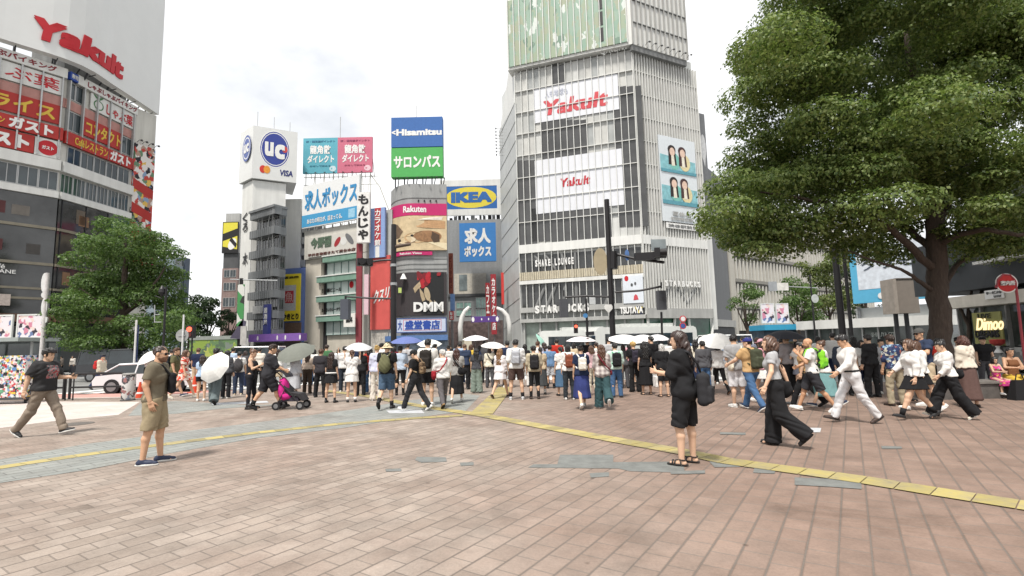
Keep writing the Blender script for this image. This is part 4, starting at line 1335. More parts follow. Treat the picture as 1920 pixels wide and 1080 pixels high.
# front: blinds, dark panes, lower dark floors
n_bay = 18
w_bay = FQ.L / n_bay
mb = MB()
r4 = random.Random(12)
tones = [BLIND, BLIND, mat('c8c9c6', rough=.25, var=.08, scale=.7), mat('dfe0dd', rough=.25, var=.08, scale=.7), mat('b6b9b8', rough=.12, var=.15, scale=.6)]
tones2 = [mat('e0e0dc', rough=.4, var=.05), mat('e8e8e4', rough=.4, var=.05), mat('d2d3d0', rough=.3, var=.06)]
for i in range(n_bay):
    for k in range(9):
        za = z_low + (z1_ - .2 - z_low) * k / 9
        zb2 = z_low + (z1_ - .2 - z_low) * (k + 1) / 9
        mb.fbox(FQ, i * w_bay, (i + 1) * w_bay, za, zb2, -.5, -.1 - .004 * r4.random(), tones[2] if i in (0, n_bay - 1) else r4.choice(tones))
mb.build('blinds', qb)
mb = MB()
for i in range(12):
    for k in range(9):
        za = z_low + (z1_ - .7 - z_low) * k / 9
        mb.fbox(FS, i * FS.L / 12, (i + 1) * FS.L / 12, za, za + (z1_ - .7 - z_low) / 9, -.6, -.44 - .004 * r4.random(), r4.choice(tones2))
mb.build('flank_panel', qb)
DARKP = glass('4a4a4a', var=.25, scale=.5)
def dark(px0, px1, pyT, pyB, name='dark_pane'):
    a, b = FQ.uv(px0, (pyT + pyB) / 2)[0], FQ.uv(px1, (pyT + pyB) / 2)[0]
    i0, i1 = round(a / w_bay), max(round(b / w_bay), round(a / w_bay) + 1)
    for i in range(i0, i1):
        u = (i + .5) * w_bay
        sx = px0 + (px1 - px0) * ((i + .5 - i0) / (i1 - i0))
        zT, zB = FQ.uv(sx, pyT)[1], FQ.uv(sx, pyB)[1]
        mb = MB(); mb.fbox(FQ, i * w_bay, (i + 1) * w_bay, zB, zT, -.1, -.02, DARKP); mb.build('pane', qb)
dark(1160, 1205, 160, 425)
dark(1010, 1096, 225, 298)
dark(1030, 1062, 120, 158)
dark(975, 1002, 300, 490)
dark(1002, 1150, 390, 452)
# sills and floor bands
mb = MB()
mb.fbox(FQ, 0, FQ.L, zq(457), zq(440), -.5, .35, PALE)
mb.fbox(FS, 0, FS.L, zq(457), zq(440), -.5, .25, PALE)
mb.fbox(FQ, 0, FQ.L, zq(577), zq(567), -.5, .5, LGREY)
mb.fbox(FQ, 0, FQ.L, zq(520), zq(513), -.5, .5, PALE)
mb.build('floor_band', qb)
mb = MB()
STONE = mat('c9bfa8', var=.14, scale=2.0)
for i in range(n_bay * 3):
    u = i * FQ.L / (n_bay * 3)
    mb.fbox(FQ, u + .03, u + FQ.L / (n_bay * 3) - .03, zq(512), zq(496), -.3, .42, STONE)
mb.build('stone_band', qb)
mb = MB()
mb.fbox(FQ, 0, FQ.L, zq(495), zq(462), -.45, -.1, GLASSD)
mb.fbox(FQ, 0, FQ.L, zq(566), zq(521), -.45, -.1, GLASSD)
mb.fbox(FS, FS.L * .18, FS.L * .96, zq(566), zq(520), -.45, -.1, GLASSD)
mb.fbox(FS, FS.L * .35, FS.L * .80, zq(500), zq(468), -.45, -.1, GLASSD)
mb.build('glass_front', qb)
for (a, b) in ((.13, .22), (.22, .31), (.47, .47), (.36, .38), (.7, .78)):
    mb = MB()
    mb.cyl(FQ.pt(FQ.L * a, zq(567), -.05), FQ.pt(FQ.L * b, zq(522), -.05), .26, MGREY, n=8)
    mb.build('brace', qb)
    mb = MB()
    mb.cyl(FQ.pt(FQ.L * b, zq(495), -.05), FQ.pt(FQ.L * a, zq(463), -.05), .2, MGREY, n=8)
    mb.build('brace', qb)
for (a, b) in ((.25, .42), (.62, .42), (.62, .85)):
    mb = MB()
    mb.cyl(FS.pt(FS.L * a, zq(567), -.05), FS.pt(FS.L * b, zq(522), -.05), .26, MGREY, n=8)
    mb.build('brace', qb)
# fins and mullions
mb = MB()
for i in range(n_bay + 1):
    u = i * w_bay
    mb.fbox(FQ, u - .04, u + .04, zq(592), z1_ - .2, -.1, .30, PALE)
for k in range(7):
    z = zq(440) + (k + 1) * (z1_ - zq(440)) / 8
    mb.fbox(FQ, 0, FQ.L, z - .045, z + .045, -.1, .2, PALE)
mb.build('mullion', qb)
mb = MB()
for i in range(25):
    u = i * FS.L / 24
    mb.fbox(FS, u - .045, u + .045, zq(590), z1_ - .6, -.5, .25, PALE)
for k in range(8):
    z = zq(440) + k * (z1_ - zq(440)) / 8
    mb.fbox(FS, 0, FS.L, z - .05, z + .05, -.5, .12, BLIND)
mb.build('fin', qb)
mb = MB()
mb.fbox(FX, 0, FX.L, 0, zq(150), -.5, .1, mat('c6c8c6', rough=.4, var=.08, scale=.6, grime=.08))
for k in range(12):
    z = 4 + k * 2.9
    mb.cyl(FX.pt(0, z, .12), FX.pt(FX.L, z + 1.2, .12), .04, LGREY, n=5)
mb.build('side_glazing', qb)
mb = MB()   # sloping shoulder up to the screen block
mb.prism([FX.pt(0, zq(150), -.5), FX.pt(FX.L, zq(150), -.5), FX.pt(FX.L, zq(10), -.5)], FX.n * .5, PALE)
mb.build('shoulder', qb)
mb = MB()
mb.prism([FS.pt(FS.L * .78, z1_ - 2, -3), FS.pt(FS.L * 1.0, z1_ - 2, -3), FS.pt(FS.L * 1.25, zq(215), -3), FS.pt(FS.L * 1.25, 3, -3), FS.pt(FS.L * .78, 3, -3)], FS.n * 1.5, PALE)
mb.build('shoulder', qb)
mb = MB()
for k in range(9):
    p = FX.pt(FX.L * .25, zq(160) - k * .55, .12); e_ = p + FX.n * .9 + np.array((-.25, 0, 0))
    mb.cyl(p, e_, .04, LGREY, n=5)
    mb.cyl(e_ + np.array((0, 0, -.12)), e_ + np.array((0, 0, .12)), .10, DFRAME, n=6)
mb.build('floodlight', qb)
# screen block
SCRN = voro('green_screen', [(5, 'a2bba9'), (3, 'a8b79d'), (2, 'aeb59c'), (1.1, 'e2e9e3'), (1.5, '98b5a2'), (.5, '7f9a88')], 1.5, rough=.35, stretch=(1, 1, .55), noise_mix=1.4)
zt_ = zq(-58)
mb = MB()
p_ = [FQ.pt(-.9, 0, .7), FQ.pt(FQ.L + .2, 0, .9), FS.pt(FS.L * .80, 0, .9), FS.pt(FS.L * .80, 0, -12), FQ.pt(-.9, 0, -10)]
mb.prism([(p[0], p[1], z1_) for p in p_], (0, 0, zt_ - z1_), PALE)
mb.build('screen_block', qb)
FQ2 = Fac(FQ.pt(-.9, 0, .7), FQ.pt(FQ.L + .2, 0, .9))
FS2 = Fac(FQ.pt(FQ.L + .2, 0, .9), FS.pt(FS.L * .80, 0, .9))
vs = thing('video_screen', 'green toned screen wrapped round the top of the glass building', 'screen', FQ2.pt(8, z1_ + .4, .1))
mb = MB(); mb.fbox(FQ2, .3, FQ2.L - .6, z1_ + .4, zt_ - .3, .02, .18, SCRN); mb.build('panel', vs)
mb = MB()
for i in range(20):
    u = .3 + i * (FQ2.L - .9) / 19
    mb.fbox(FQ2, u - .05, u + .05, z1_ + .2, zt_ - .2, .18, .42, PALE)
mb.build('mullion', vs)
mb = MB()
for k in range(4):
    mb.fbox(FQ2, FQ2.L * .76, FQ2.L * .79, z1_ + 1.2 + k * 2.4, z1_ + 3.2 + k * 2.4, .18, .25, CHAR)
mb.build('access_panel', vs)
mb = MB()
for i in range(13):
    u = i * FS2.L / 12
    mb.fbox(FS2, u - .05, u + .05, z1_, zt_, .02, .3, LGREY)
for z in (z1_ + 3.2, z1_ + 6.5):
    mb.fbox(FS2, 0, FS2.L, z - .05, z + .05, .02, .2, MGREY)
mb.fbox(FS2, 0, FS2.L, z1_ - .8, z1_ - .02, -.6, -.1, MGREY)
mb.build('flank_fin', vs)
lamps_row(vs, FS2, [2 + i * 1.1 for i in range(8)], z1_ + .1, .3, .9)
mb = MB(); a_, b_, c_, d__ = FQ.rect(1125, 85, 1178, 99, .4); put_text(mb, 'QFRONT', FQ, a_, b_, c_, d__, .32, mat('f2f2ee'), bold=.03, th=.1); mb.build('lettering', qb)
# banners behind the fins
YBAN = mat('eceef4', rough=.5, var=.03, scale=.5)
a_, b_, c_, d__ = FQ.rect(1000, 158, 1160, 225)
sign('banner', 'upper white facade banner with large faded red slanted lettering', 'banner', FQ, (FQ.uv(1001, 200)[0], FQ.uv(1160, 180)[0], FQ.uv(1160, 205)[1], FQ.uv(1160, 138)[1]), YBAN, [('Yakult', .12, .16, .88, .60, mat('d8545c'), dict(bold=.035, shear=.15)), ('人も地球も', .14, .68, .42, .88, mat('c2c6d6'))], d=0, th=.06)
sign('banner', 'lower large white facade banner with small red lettering', 'banner', FQ, (FQ.uv(1004, 350)[0], FQ.uv(1168, 330)[0], FQ.uv(1168, 384)[1], FQ.uv(1168, 278)[1]), YBAN, [('Yakult', .30, .44, .64, .60, mat('c83540'), dict(bold=.03, shear=.15))], d=0, th=.06)
for rct, s_, lb in (((1003, 485, 1077, 498), 'SHARE LOUNGE', 'small white capitals in the upper cafe window of the glass building'), ((1003, 571, 1107, 586), 'STARBUCKS', 'bold spaced white capitals under the braced window of the glass building'), ((1163, 575, 1206, 588), 'TSUTAYA', 'white capitals on grey fascia beside a yellow chevron')):
    a_, b_, c_, d__ = FQ.rect(*rct, .3)
    t_ = thing('lettering_sign', lb, 'sign', FQ.pt((a_ + b_) / 2, c_, .55))
    mb = MB(); n_ = len(s_)
    if s_ == 'TSUTAYA':
        put_text(mb, s_, FQ, a_, b_, c_, d__, .56, INKWHITE, bold=.05, th=.12)
    else:
        for i, ch in enumerate(s_):
            if ch != ' ':
                put_text(mb, ch, FQ, a_ + (b_ - a_) * (i + .15) / n_, a_ + (b_ - a_) * (i + .85) / n_, c_, d__, .32 if s_[0] == 'S' and 'L' in s_ else .55, INKWHITE, bold=.05, th=.12)
    mb.build('letters', t_)
    if s_ == 'TSUTAYA':
        mb = MB(); a2, b2, c2_, d2_ = FQ.rect(1211, 573, 1225, 590, .3); a2, b2 = FQ.L - 1.3, FQ.L - .3
        put_shapes(mb, FQ, a2, b2, c2_, d2_, .55, [([(0, 0), (1, 0), (1, 1), (0, 1)], mat('2c3350')), ([(.05, .75), (.05, .98), (.5, .5), (.95, .98), (.95, .75), (.5, .15)], mat('ecd43a'))])
        mb.build('emblem', t_)
a_, b_, c_, d__ = FS.rect(1245, 527, 1313, 538, .3)
t_ = thing('lettering_sign', 'white spaced capitals on the angled flank of the glass building', 'sign', FS.pt((a_ + b_) / 2, c_, .3))
mb = MB()
for i, ch in enumerate('STARBUCKS'):
    put_text(mb, ch, FS, a_ + (b_ - a_) * (i + .15) / 9, a_ + (b_ - a_) * (i + .85) / 9, c_, d__, .36, INKWHITE, bold=.05, th=.12)
mb.build('letters', t_)
a_, b_, c_, d__ = FQ.rect(1168, 516, 1223, 568, .5)
b_ = min(b_, FQ.L - .1)
sign('poster_board', 'white facade poster with a red disc on the glass building corner', 'poster', FQ, (a_, b_, c_, d__), mat('e4eaf2', var=.06, scale=1.5), d=.5, th=.1,
     shapes=[(ell(.2, .90, .1, .1), INKRED), (ell(.45, .66, .06, .06), DGREY), (ell(.62, .70, .05, .06), DGREY), ([(.5, .1), (.75, .12), (.7, .26), (.62, .32), (.54, .26)], mat('d0505a'))])
# flank posters
AQ = mat('8cc4cc', var=.2, scale=2)
def duo(cz):
    o = []
    for cx, hc_, dress in ((.34, '2c2422', '7fc4b8'), (.62, '4a3030', 'e6d8a8')):
        o += [(ell(cx + .06, cz - .085, .15, .10), mat(dress, var=.1)), ([(cx - .09, cz + .06), (cx + .09, cz + .06), (cx + .12, cz - .13), (cx - .10, cz - .13)], mat(hc_)), (ell(cx, cz + .05, .105, .055), mat(hc_)), (ell(cx + .01, cz + .025, .07, .05), mat('eacbb8')), ([(cx - .02, cz - .02), (cx + .05, cz - .02), (cx + .07, cz - .14), (cx - .02, cz - .14)], mat('f0ead8'))]
    return o
# flank poster
uA, uB_ = FS.uv(1234, 320)[0], FS.uv(1303, 340)[0]
sign('poster_board', 'tall poster of two pairs of dark-haired girls in pale teal water', 'poster', FS, (uA, uB_, FS.uv(1268, 418)[1], FS.uv(1268, 262)[1]), mat('e2e8ec', var=.04), [('夏休み', .25, .07, .75, .12, LGREY), ('初回限定盤', .2, .02, .8, .055, LGREY)], d=.26, th=.1,
     shapes=[([(.02, .60), (.98, .60), (.98, .74), (.02, .78)], AQ), ([(.02, .24), (.98, .24), (.98, .40), (.02, .42)], AQ)] + duo(.80) + duo(.42) + [([(.02, .575), (.98, .575), (.98, .61), (.02, .61)], mat('5f9fae')), ([(.02, .20), (.98, .20), (.98, .245), (.02, .245)], mat('5f9fae'))])
sign('shop_sign', 'narrow white caption strip under the tall girl poster', 'sign', FS, (uA + .6, uB_ - .1, FS.uv(1274, 431)[1], FS.uv(1274, 421)[1]), INKWHITE, [('渋谷駅前店', .05, .2, .95, .8, MGREY)], d=.26, th=.1)
FZ = Fac(FS.pt(FS.L * .78, 0, -1.45), FS.pt(FS.L * 1.25, 0, -1.45))
sign('poster_board', 'grey facade poster with a pale upside-down drop shape', 'poster', FZ, (FZ.uv(1309, 270)[0], FZ.L - .05, FZ.uv(1330, 395)[1], FZ.uv(1330, 218)[1]), mat('77797c', var=.08), d=.05, th=.1, shapes=[(ell(.55, .64, .36, .14), mat('d2d3d4')), ([(.25, .58), (.88, .60), (.62, .44)], mat('d2d3d4'))])
# ground floor
mb = MB()
mb.fbox(FQ, 0, FQ.L, .02, zq(592), -.65, -.4, mat('a9b5ac', rough=.3, var=.35, scale=.5))
mb.fbox(FS, 0, FS.L, .02, zq(592), -.45, -.2, glass('2f5a48', var=.5))
mb.fbox(FQ, 0, FQ.L, zq(597), zq(590), -.5, .6, LGREY)
mb.fbox(FS, 0, FS.L, zq(597), zq(578), -.5, .5, LGREY)
mb.build('shop_front', qb)
for i in range(8):
    u = .4 + i * (FQ.L - .8) / 7
    mb = MB(); mb.fbox(FQ, u - .12, u + .12, .02, zq(597), -.4, .1, LGREY); mb.build('pillar', qb)
for i in range(4):
    u = .5 + i * (FS.L - 1) / 3
    mb = MB(); mb.cyl(FS.pt(u, 0.02, 0), FS.pt(u + (.9 if i % 2 else -.2), zq(597), 0), .2, PALE, n=8); mb.build('pillar', qb)
# things and people glimpsed behind the lower glass

# ===== east side: dark flank, finned department store
FE = facpx(1327, 560, 76, 1370, 560, 86)
eb = thing('office_building', 'dark grey blank wall beside the glass department building', 'building', FE.pt(3, 0, -4))
wall_part('wall', eb, FE, (0, FE.L, 0, FE.uv(1345, 330)[1], -10, 0, mat('77797c', var=.05, grime=.1)))
wall_part('shop_front', eb, FE, (.5, FE.L - .3, .02, 3.4, .02, .4, mat('3a3d40', var=.4)), (.3, FE.L, 3.5, 4.6, .02, .6, LGREY))
FN = facpx(1366, 520, 86, 1640, 560, 128)
fb = thing('department_store', 'long pale building of close vertical concrete fins behind the trees', 'building', FN.pt(15, 0, -5))
zn = lambda py: FN.uv(1384, py)[1]
wall_part('wall', fb, FN, (0, FN.L, 0, zn(380), -12, -.9, mat('363636', var=.2)), (0, 1.6, 0, zn(380), -.9, .3, mat('c2beb4', var=.06, grime=.1)))
mb = MB()
fin = mat('d6d3ca', var=.06, scale=.8, grime=.14)
nf = int(FN.L / 1.25)
for i in range(2, nf):
    u = i * 1.25
    mb.fbox(FN, u - .19, u + .19, zn(620), zn(380), -.85, .25, fin)
mb.build('fin', fb)
mb = MB()
for y in (430, 478, 526, 575):
    mb.fbox(FN, 1.6, FN.L, zn(y + 3), zn(y - 3), -.85, .32, mat('8f8c85', var=.08))
    mb.fbox(FN, 1.6, FN.L, zn(y + 6), zn(y + 3.1), -.85, .27, mat('4a4844', var=.08))
mb.build('floor_band', fb)

# ===== station-side pavilion with the pale blue billboard
FP_ = facpx(1500, 600, 42, 1750, 590, 34)
pv = thing('pavilion', 'low white flat-roofed pavilion below the pale blue billboard', 'building', FP_.pt(4, 0, -2))
zp_ = lambda py: FP_.uv(1620, py)[1]
mb = MB(); mb.fbox(FP_, 0, FP_.L, zp_(614), zp_(597), -6, .6, mat('e6e6e2', var=.04, grime=.08)); mb.build('roof', pv)
mb = MB(); mb.fbox(FP_, FP_.uv(1609, 600)[0], FP_.L, zp_(597), zp_(578), -5, .2, mat('d2d4d2', var=.05)); mb.build('parapet', pv)
mb = MB(); mb.fbox(FP_, .3, FP_.L - .2, .02, zp_(614), -4.5, -.3, glass('5a6260', var=.5, scale=.8)); mb.build('glass_wall', pv)
mb = MB()
for i in range(9):
    u = .3 + i * (FP_.L - .6) / 8
    mb.fbox(FP_, u - .05, u + .05, .02, zp_(614), -.3, -.15, FRAME)
mb.build('mullion', pv)
mb = MB(); a_, b_, c_, d__ = FP_.rect(1634, 623, 1682, 631, -.2); put_text(mb, 'SHIBUYA CITY', FP_, a_, b_, c_, d__, -.25, mat('c8d0cc')); mb.build('lettering', pv)
SKY = mat('5fb6dc', var=.05)
sign('billboard', 'pale blue edged white billboard with thin dark katakana behind the tree trunk', 'billboard', FP_, (FP_.uv(1605, 520)[0], FP_.L + .6, FP_.uv(1650, 567)[1], FP_.uv(1650, 462)[1]), SKY, [('クラモノ', .16, .58, .98, .78, mat('4a5568'), dict(bold=0)), ('●SK', .33, .05, .56, .16, INKWHITE, dict(bold=.04))], d=.3, th=.4,
     shapes=[([(.09, .24), (1, .24), (1, 1), (.09, 1)], mat('dfe6ef'))], posts=[(FP_.pt(FP_.uv(1615, 570)[0], zp_(597), .4), FP_.pt(FP_.uv(1615, 570)[0], zp_(576), .4), .1)])
FU = facpx(1676, 560, 31, 1722, 560, 31)
ub2 = thing('equipment_cabinet', 'brown grey service box standing in front of the pale blue billboard', 'cabinet', FU.pt(.7, FU.uv(1700, 588)[1], 0))
mb = MB(); a_, b_, c_, d__ = FU.rect(1682, 523, 1722, 587); mb.fbox(FU, a_, b_, c_, d__, -1, 0, mat('8b8279', var=.08)); mb.build('box', ub2)
mb = MB(); a2, b2, c2_, d2_ = FU.rect(1675, 523, 1682, 588); mb.fbox(FU, a2, b2 - .01, c2_, d2_, -1, .06, mat('a39a90')); mb.fbox(FU, a_, b_, d__ + .002, d__ + .06, -1.05, .05, mat('6a625b')); mb.build('edge_trim', ub2)
mb = MB(); mb.fbox(FU, .3, .45, 0, c_, -.6, -.4, DFRAME); mb.build('support', ub2)
mb = MB(); mb.fbox(FU, .95, 1.1, 0, c_, -.6, -.4, DFRAME); mb.build('support', ub2)

# ===== shop at the east edge
FO = facpx(1782, 640, 25, 1960, 640, 20)
so = thing('shop_building', 'shop with cream fascia and lit window under a dark overhang', 'building', FO.pt(2, 0, -2))
zo = lambda py: FO.uv(1800, py)[1]
FOL = FO.L + 6
wall_part('wall', so, FO, (0, FOL, 0.02, 9.5, -8, -1.6, mat('45484a', var=.2)))
wall_part('overhang', so, FO, (-2.5, FOL, zo(545), zo(440), -6, -.2, mat('3e4246', var=.15, scale=.8)))
wall_part('fascia', so, FO, (0, FOL, zo(578), zo(557), -2, .4, mat('d8d2c6', var=.06, grime=.1)))
wall_part('white_beam', so, FO, (FO.uv(1848, 510)[0], FOL, zo(505), zo(500), -.1, .5, mat('d9d9d6')))
mb = MB(); mb.fbox(FO, 0, FOL, 1.0, zo(578), -.6, -.5, glass('58605c', var=.5, scale=.9)); mb.build('shop_window', so)
mb = MB()
for i in range(8):
    u = .1 + i * 1.4; mb.fbox(FO, u, u + .07, .9, zo(578), -.5, -.35, FRAME)
mb.build('mullion', so)
wall_part('ledge', so, FO, (0, FOL, .02, .95, -.9, -.1, voro('graffiti', [(6, '8d8d8a'), (2, 'c8c8c4'), (1, '4a4a4c'), (1, 'a8a49c')], 3.0, noise_mix=1.5)))
FO2 = facpx(1826, 640, 23.2, 1896, 640, 21.4)
WARM = lamp_mat('lit_window_panel', (.36, .33, .12), .55)
dm = thing('window_display', 'olive shop-window panel with glowing script over dark capitals', 'sign', FO2.pt(1, FO2.uv(1860, 655)[1], 0))
a_, b_, c_, d__ = FO2.rect(1828, 585, 1882, 648)
mb = MB(); mb.fbox(FO2, a_, b_, c_, d__, 0, .06, mat('96955a', var=.15, scale=2)); mb.build('panel', dm)
mb = MB(); a2, b2, c2_, d2_ = FO2.rect(1829, 595, 1881, 619, .1); put_text(mb, 'Dimoo', FO2, a2, b2, c2_, d2_, .07, lamp_mat('neon_script', (1.0, .78, .42), .8), bold=.02, shear=.35); mb.build('neon_lettering', dm)
mb = MB(); a2, b2, c2_, d2_ = FO2.rect(1828, 619, 1873, 633, .1); put_text(mb, 'DREAMS', FO2, a2, b2, c2_, d2_, .07, INKBLACK, bold=.04)
a2, b2, c2_, d2_ = FO2.rect(1832, 588, 1856, 597, .1); put_text(mb, 'LIVE', FO2, a2, b2, c2_, d2_, .07, mat('4a4a38'), bold=.02); mb.build('lettering', dm)
vase = thing('display_stand', 'round red and white display stand in the lit shop window', 'display stand', FO2.pt(1.05, .98, .25))
mb = MB(); c = FO2.pt(1.5, -.28, .3); mb.lathe(c, [(.05, 1.0), (.16, 1.02), (.05, 1.2), (.09, 1.3)], INKWHITE); mb.build('foot', vase)
mb = MB(); mb.lathe(c, [(.08, 1.305), (.24, 1.4), (.26, 1.55), (.22, 1.58)], mat('b03a34')); mb.build('bowl', vase)
rs = thing('round_sign', 'round red sign with white characters on a curved red pole', 'sign', G(1915, 720) * np.array((1, 1, 0)))
ctr = P(1887, 531, 15.5)
FRs = Fac(ctr + np.array((-1, 0, 0)), ctr + np.array((1, 0, 0)))
mb = MB()
base_ = P(1925, 700, 15.5); base_[2] = 0
mb.tube([base_, P(1917, 640, 15.5), P(1907, 555, 15.5), P(1903, 527, 15.5), P(1893, 516, 15.5), P(1880, 515, 15.5), P(1870, 524, 15.5), P(1868, 540, 15.5)], .035, mat('b0404c', rough=.4), n=8)
mb.build('pole', rs)
mb = MB(); rr_ = .30; put_shapes(mb, FRs, 1 - rr_ * 1.15, 1 + rr_ * 1.15, ctr[2] - rr_, ctr[2] + rr_, 0, [(ell(.5, .5, .5, .5, n=32), INKWHITE), (ell(.5, .5, .44, .44, n=32), mat('cf3030'))]); mb.build('disc', rs)
mb = MB(); put_text(mb, '案内所', FRs, 1 - .22, 1 + .22, ctr[2] - .07, ctr[2] + .07, .022, INKWHITE, bold=.05); mb.build('lettering', rs)
sign('shop_sign', 'white notice strip hung on the cream shop fascia', 'sign', FO, (FO.uv(1868, 548)[0], FO.uv(1904, 548)[0], zo(568), zo(553)), INKWHITE, [('サービス中', .1, .5, .95, .85, MGREY), ('www', .5, .1, .9, .35, MGREY)], d=.42, th=.05)
# ------------------------------------------------------------------ trees
def leaf_mat(key, cols, trans=.32):
    if key in MATS:
        return MATS[key]
    m, t, b = newmat(key)
    geo = node(t, 'ShaderNodeNewGeometry')
    c = ramp(t, geo.outputs['Random Per Island'], [(i / (len(cols) - 1), x) for i, x in enumerate(cols)])
    t.links.new(c, b.inputs['Base Color'])
    b.inputs['Roughness'].default_value = .48
    b.inputs['Specular IOR Level'].default_value = .35
    tr = node(t, 'ShaderNodeBsdfTranslucent')
    hs = node(t, 'ShaderNodeHueSaturation', Saturation=1.1, Value=1.5)
    t.links.new(c, hs.inputs['Color'])
    t.links.new(hs.outputs['Color'], tr.inputs['Color'])
    mxs = node(t, 'ShaderNodeMixShader')
    mxs.inputs[0].default_value = trans
    t.links.new(b.outputs[0], mxs.inputs[1])
    t.links.new(tr.outputs[0], mxs.inputs[2])
    t.links.new(mxs.outputs[0], t.nodes['Material Output'].inputs['Surface'])
    MATS[key] = m
    return m


LEAF_A = leaf_mat('leaf_camphor', [(.050, .090, .022), (.105, .155, .038), (.155, .205, .058), (.215, .265, .095)])
LEAF_B = leaf_mat('leaf_street', [(.042, .085, .022), (.085, .145, .036), (.125, .190, .055)])
LEAF_D = leaf_mat('leaf_dark', [(.018, .036, .016), (.032, .058, .024), (.050, .080, .032)])
LEAF_Y = leaf_mat('leaf_yellowish', [(.060, .090, .022), (.100, .135, .034), (.150, .170, .050)])


def bark_mat():
    if 'bark' in MATS:
        return MATS['bark']
    m, t, b = newmat('bark')
    co = node(t, 'ShaderNodeTexCoord')
    mpn = node(t, 'ShaderNodeMapping')
    mpn.inputs['Scale'].default_value = (9, 9, 1.6)
    t.links.new(co.outputs['Object'], mpn.inputs['Vector'])
    n = node(t, 'ShaderNodeTexNoise', Scale=2.6, Detail=8.0, Roughness=.75)
    t.links.new(mpn.outputs['Vector'], n.inputs['Vector'])
    t.links.new(ramp(t, n.outputs['Fac'], [(.3, (.030, .022, .017)), (.55, (.065, .047, .036)), (.75, (.11, .085, .07))]), b.inputs['Base Color'])
    bp = node(t, 'ShaderNodeBump', Strength=.9, Distance=.03)
    t.links.new(n.outputs['Fac'], bp.inputs['Height'])
    t.links.new(bp.outputs['Normal'], b.inputs['Normal'])
    b.inputs['Roughness'].default_value = .9
    MATS['bark'] = m
    return m


def leaves(puffs, per_m2, size, rs, droop=.35, under=.42):
    """Leaf blades in a shell round each puff: (centre, radii). Folded along the midrib."""
    vs, qs = [], []
    base = 0
    for c, r in puffs:
        c, r = np.array(c), np.array(r)
        area = 4 * np.pi * ((r[0] * r[1]) ** 1.6 / 3 + (r[0] * r[2]) ** 1.6 / 3 + (r[1] * r[2]) ** 1.6 / 3) ** (1 / 1.6)
        n = int(area * per_m2)
        d = rs.normal(size=(n, 3))
        d /= np.linalg.norm(d, axis=1)[:, None]
        d = d[(d[:, 2] > -.25) | (rs.random(n) < under)]
        n = len(d)
        lump = 1 + .16 * np.sin(d[:, 0] * 7 + c[0] * 3) * np.sin(d[:, 1] * 6 + c[1] * 5) + .12 * np.sin(d[:, 2] * 9 + d[:, 0] * 5 + c[2])
        sh = np.where(rs.random(n) < .72, rs.uniform(.86, 1.04, n), rs.uniform(.45, .9, n)) * lump
        p = c + d * r * sh[:, None]
        nrm_ = d / r * r.mean() + rs.normal(size=(n, 3)) * .55 + np.array((0, 0, .35))
        nrm_ /= np.linalg.norm(nrm_, axis=1)[:, None]
        ax = d + rs.normal(size=(n, 3)) * .9 - np.array((0, 0, droop * 2))
        ax -= nrm_ * (ax * nrm_).sum(1)[:, None]
        ax /= np.linalg.norm(ax, axis=1)[:, None] + 1e-9
        bx = np.cross(nrm_, ax)
        L_ = size * rs.uniform(.65, 1.3, n)[:, None]
        w = L_ * rs.uniform(.26, .40, n)[:, None]
        a0, a1 = p - ax * L_ * .5, p + ax * L_ * .5 - np.array((0, 0, 1)) * L_ * .12
        m0 = p + nrm_ * w * .25
        q = np.stack([a0, m0 + bx * w, a1, m0 - bx * w], 1).reshape(-1, 3)
        vs.append(q)
        qs.append(np.arange(n * 4).reshape(n, 4) + base)
        base += n * 4
    return np.vstack(vs), np.vstack(qs)


def tree(name, label, loc, puffs, limbs, size, per, lm, seed, group=None):
    """loc: base; puffs and limbs in coordinates relative to the base."""
    rs = np.random.default_rng(seed)
    t = thing(name, label, 'tree', loc, group)
    v, q = leaves(puffs, per, size, rs)
    me = mesh_np('crown', v, q, smooth=False)
    me.materials.append(lm)
    link('crown', me, t)
    for i, (pts, rr_) in enumerate(limbs):
        mb = MB()
        # a slightly uneven line
        P_ = [np.array(p, float) for p in pts]
        fine, fr = [], []
        for a, b, r0, r1 in zip(P_[:-1], P_[1:], rr_[:-1], rr_[1:]):
            for s_ in np.linspace(0, 1, 5, endpoint=False):
                fine.append(a + (b - a) * s_ + rs.normal(size=3) * min(r0, .12) * .18)
                fr.append(r0 + (r1 - r0) * s_)
        fine.append(P_[-1]); fr.append(rr_[-1])
        org = np.array(loc)
        mb.tube([f_ + org for f_ in fine], fr, bark_mat(), n=12 if i == 0 else 7)
        mb.build('trunk' if i == 0 else 'limb', t, smooth=True)
    return t


def crown_puffs(rs, n, c, R, rmin, rmax, flat_=.8, zmin=None, core=.55):
    out = []
    while len(out) < n:
        d = rs.normal(size=3)
        d /= np.linalg.norm(d)
        k = rs.uniform(core, .95) if len(out) > n * .2 else rs.uniform(.1, core)
        p = np.array(c) + d * np.array(R) * k
        if zmin is not None and p[2] < zmin:
            continue
        r = rs.uniform(rmin, rmax)
        out.append((p, (r * rs.uniform(.9, 1.25), r * rs.uniform(.9, 1.25), r * flat_ * rs.uniform(.8, 1.1))))
    return out


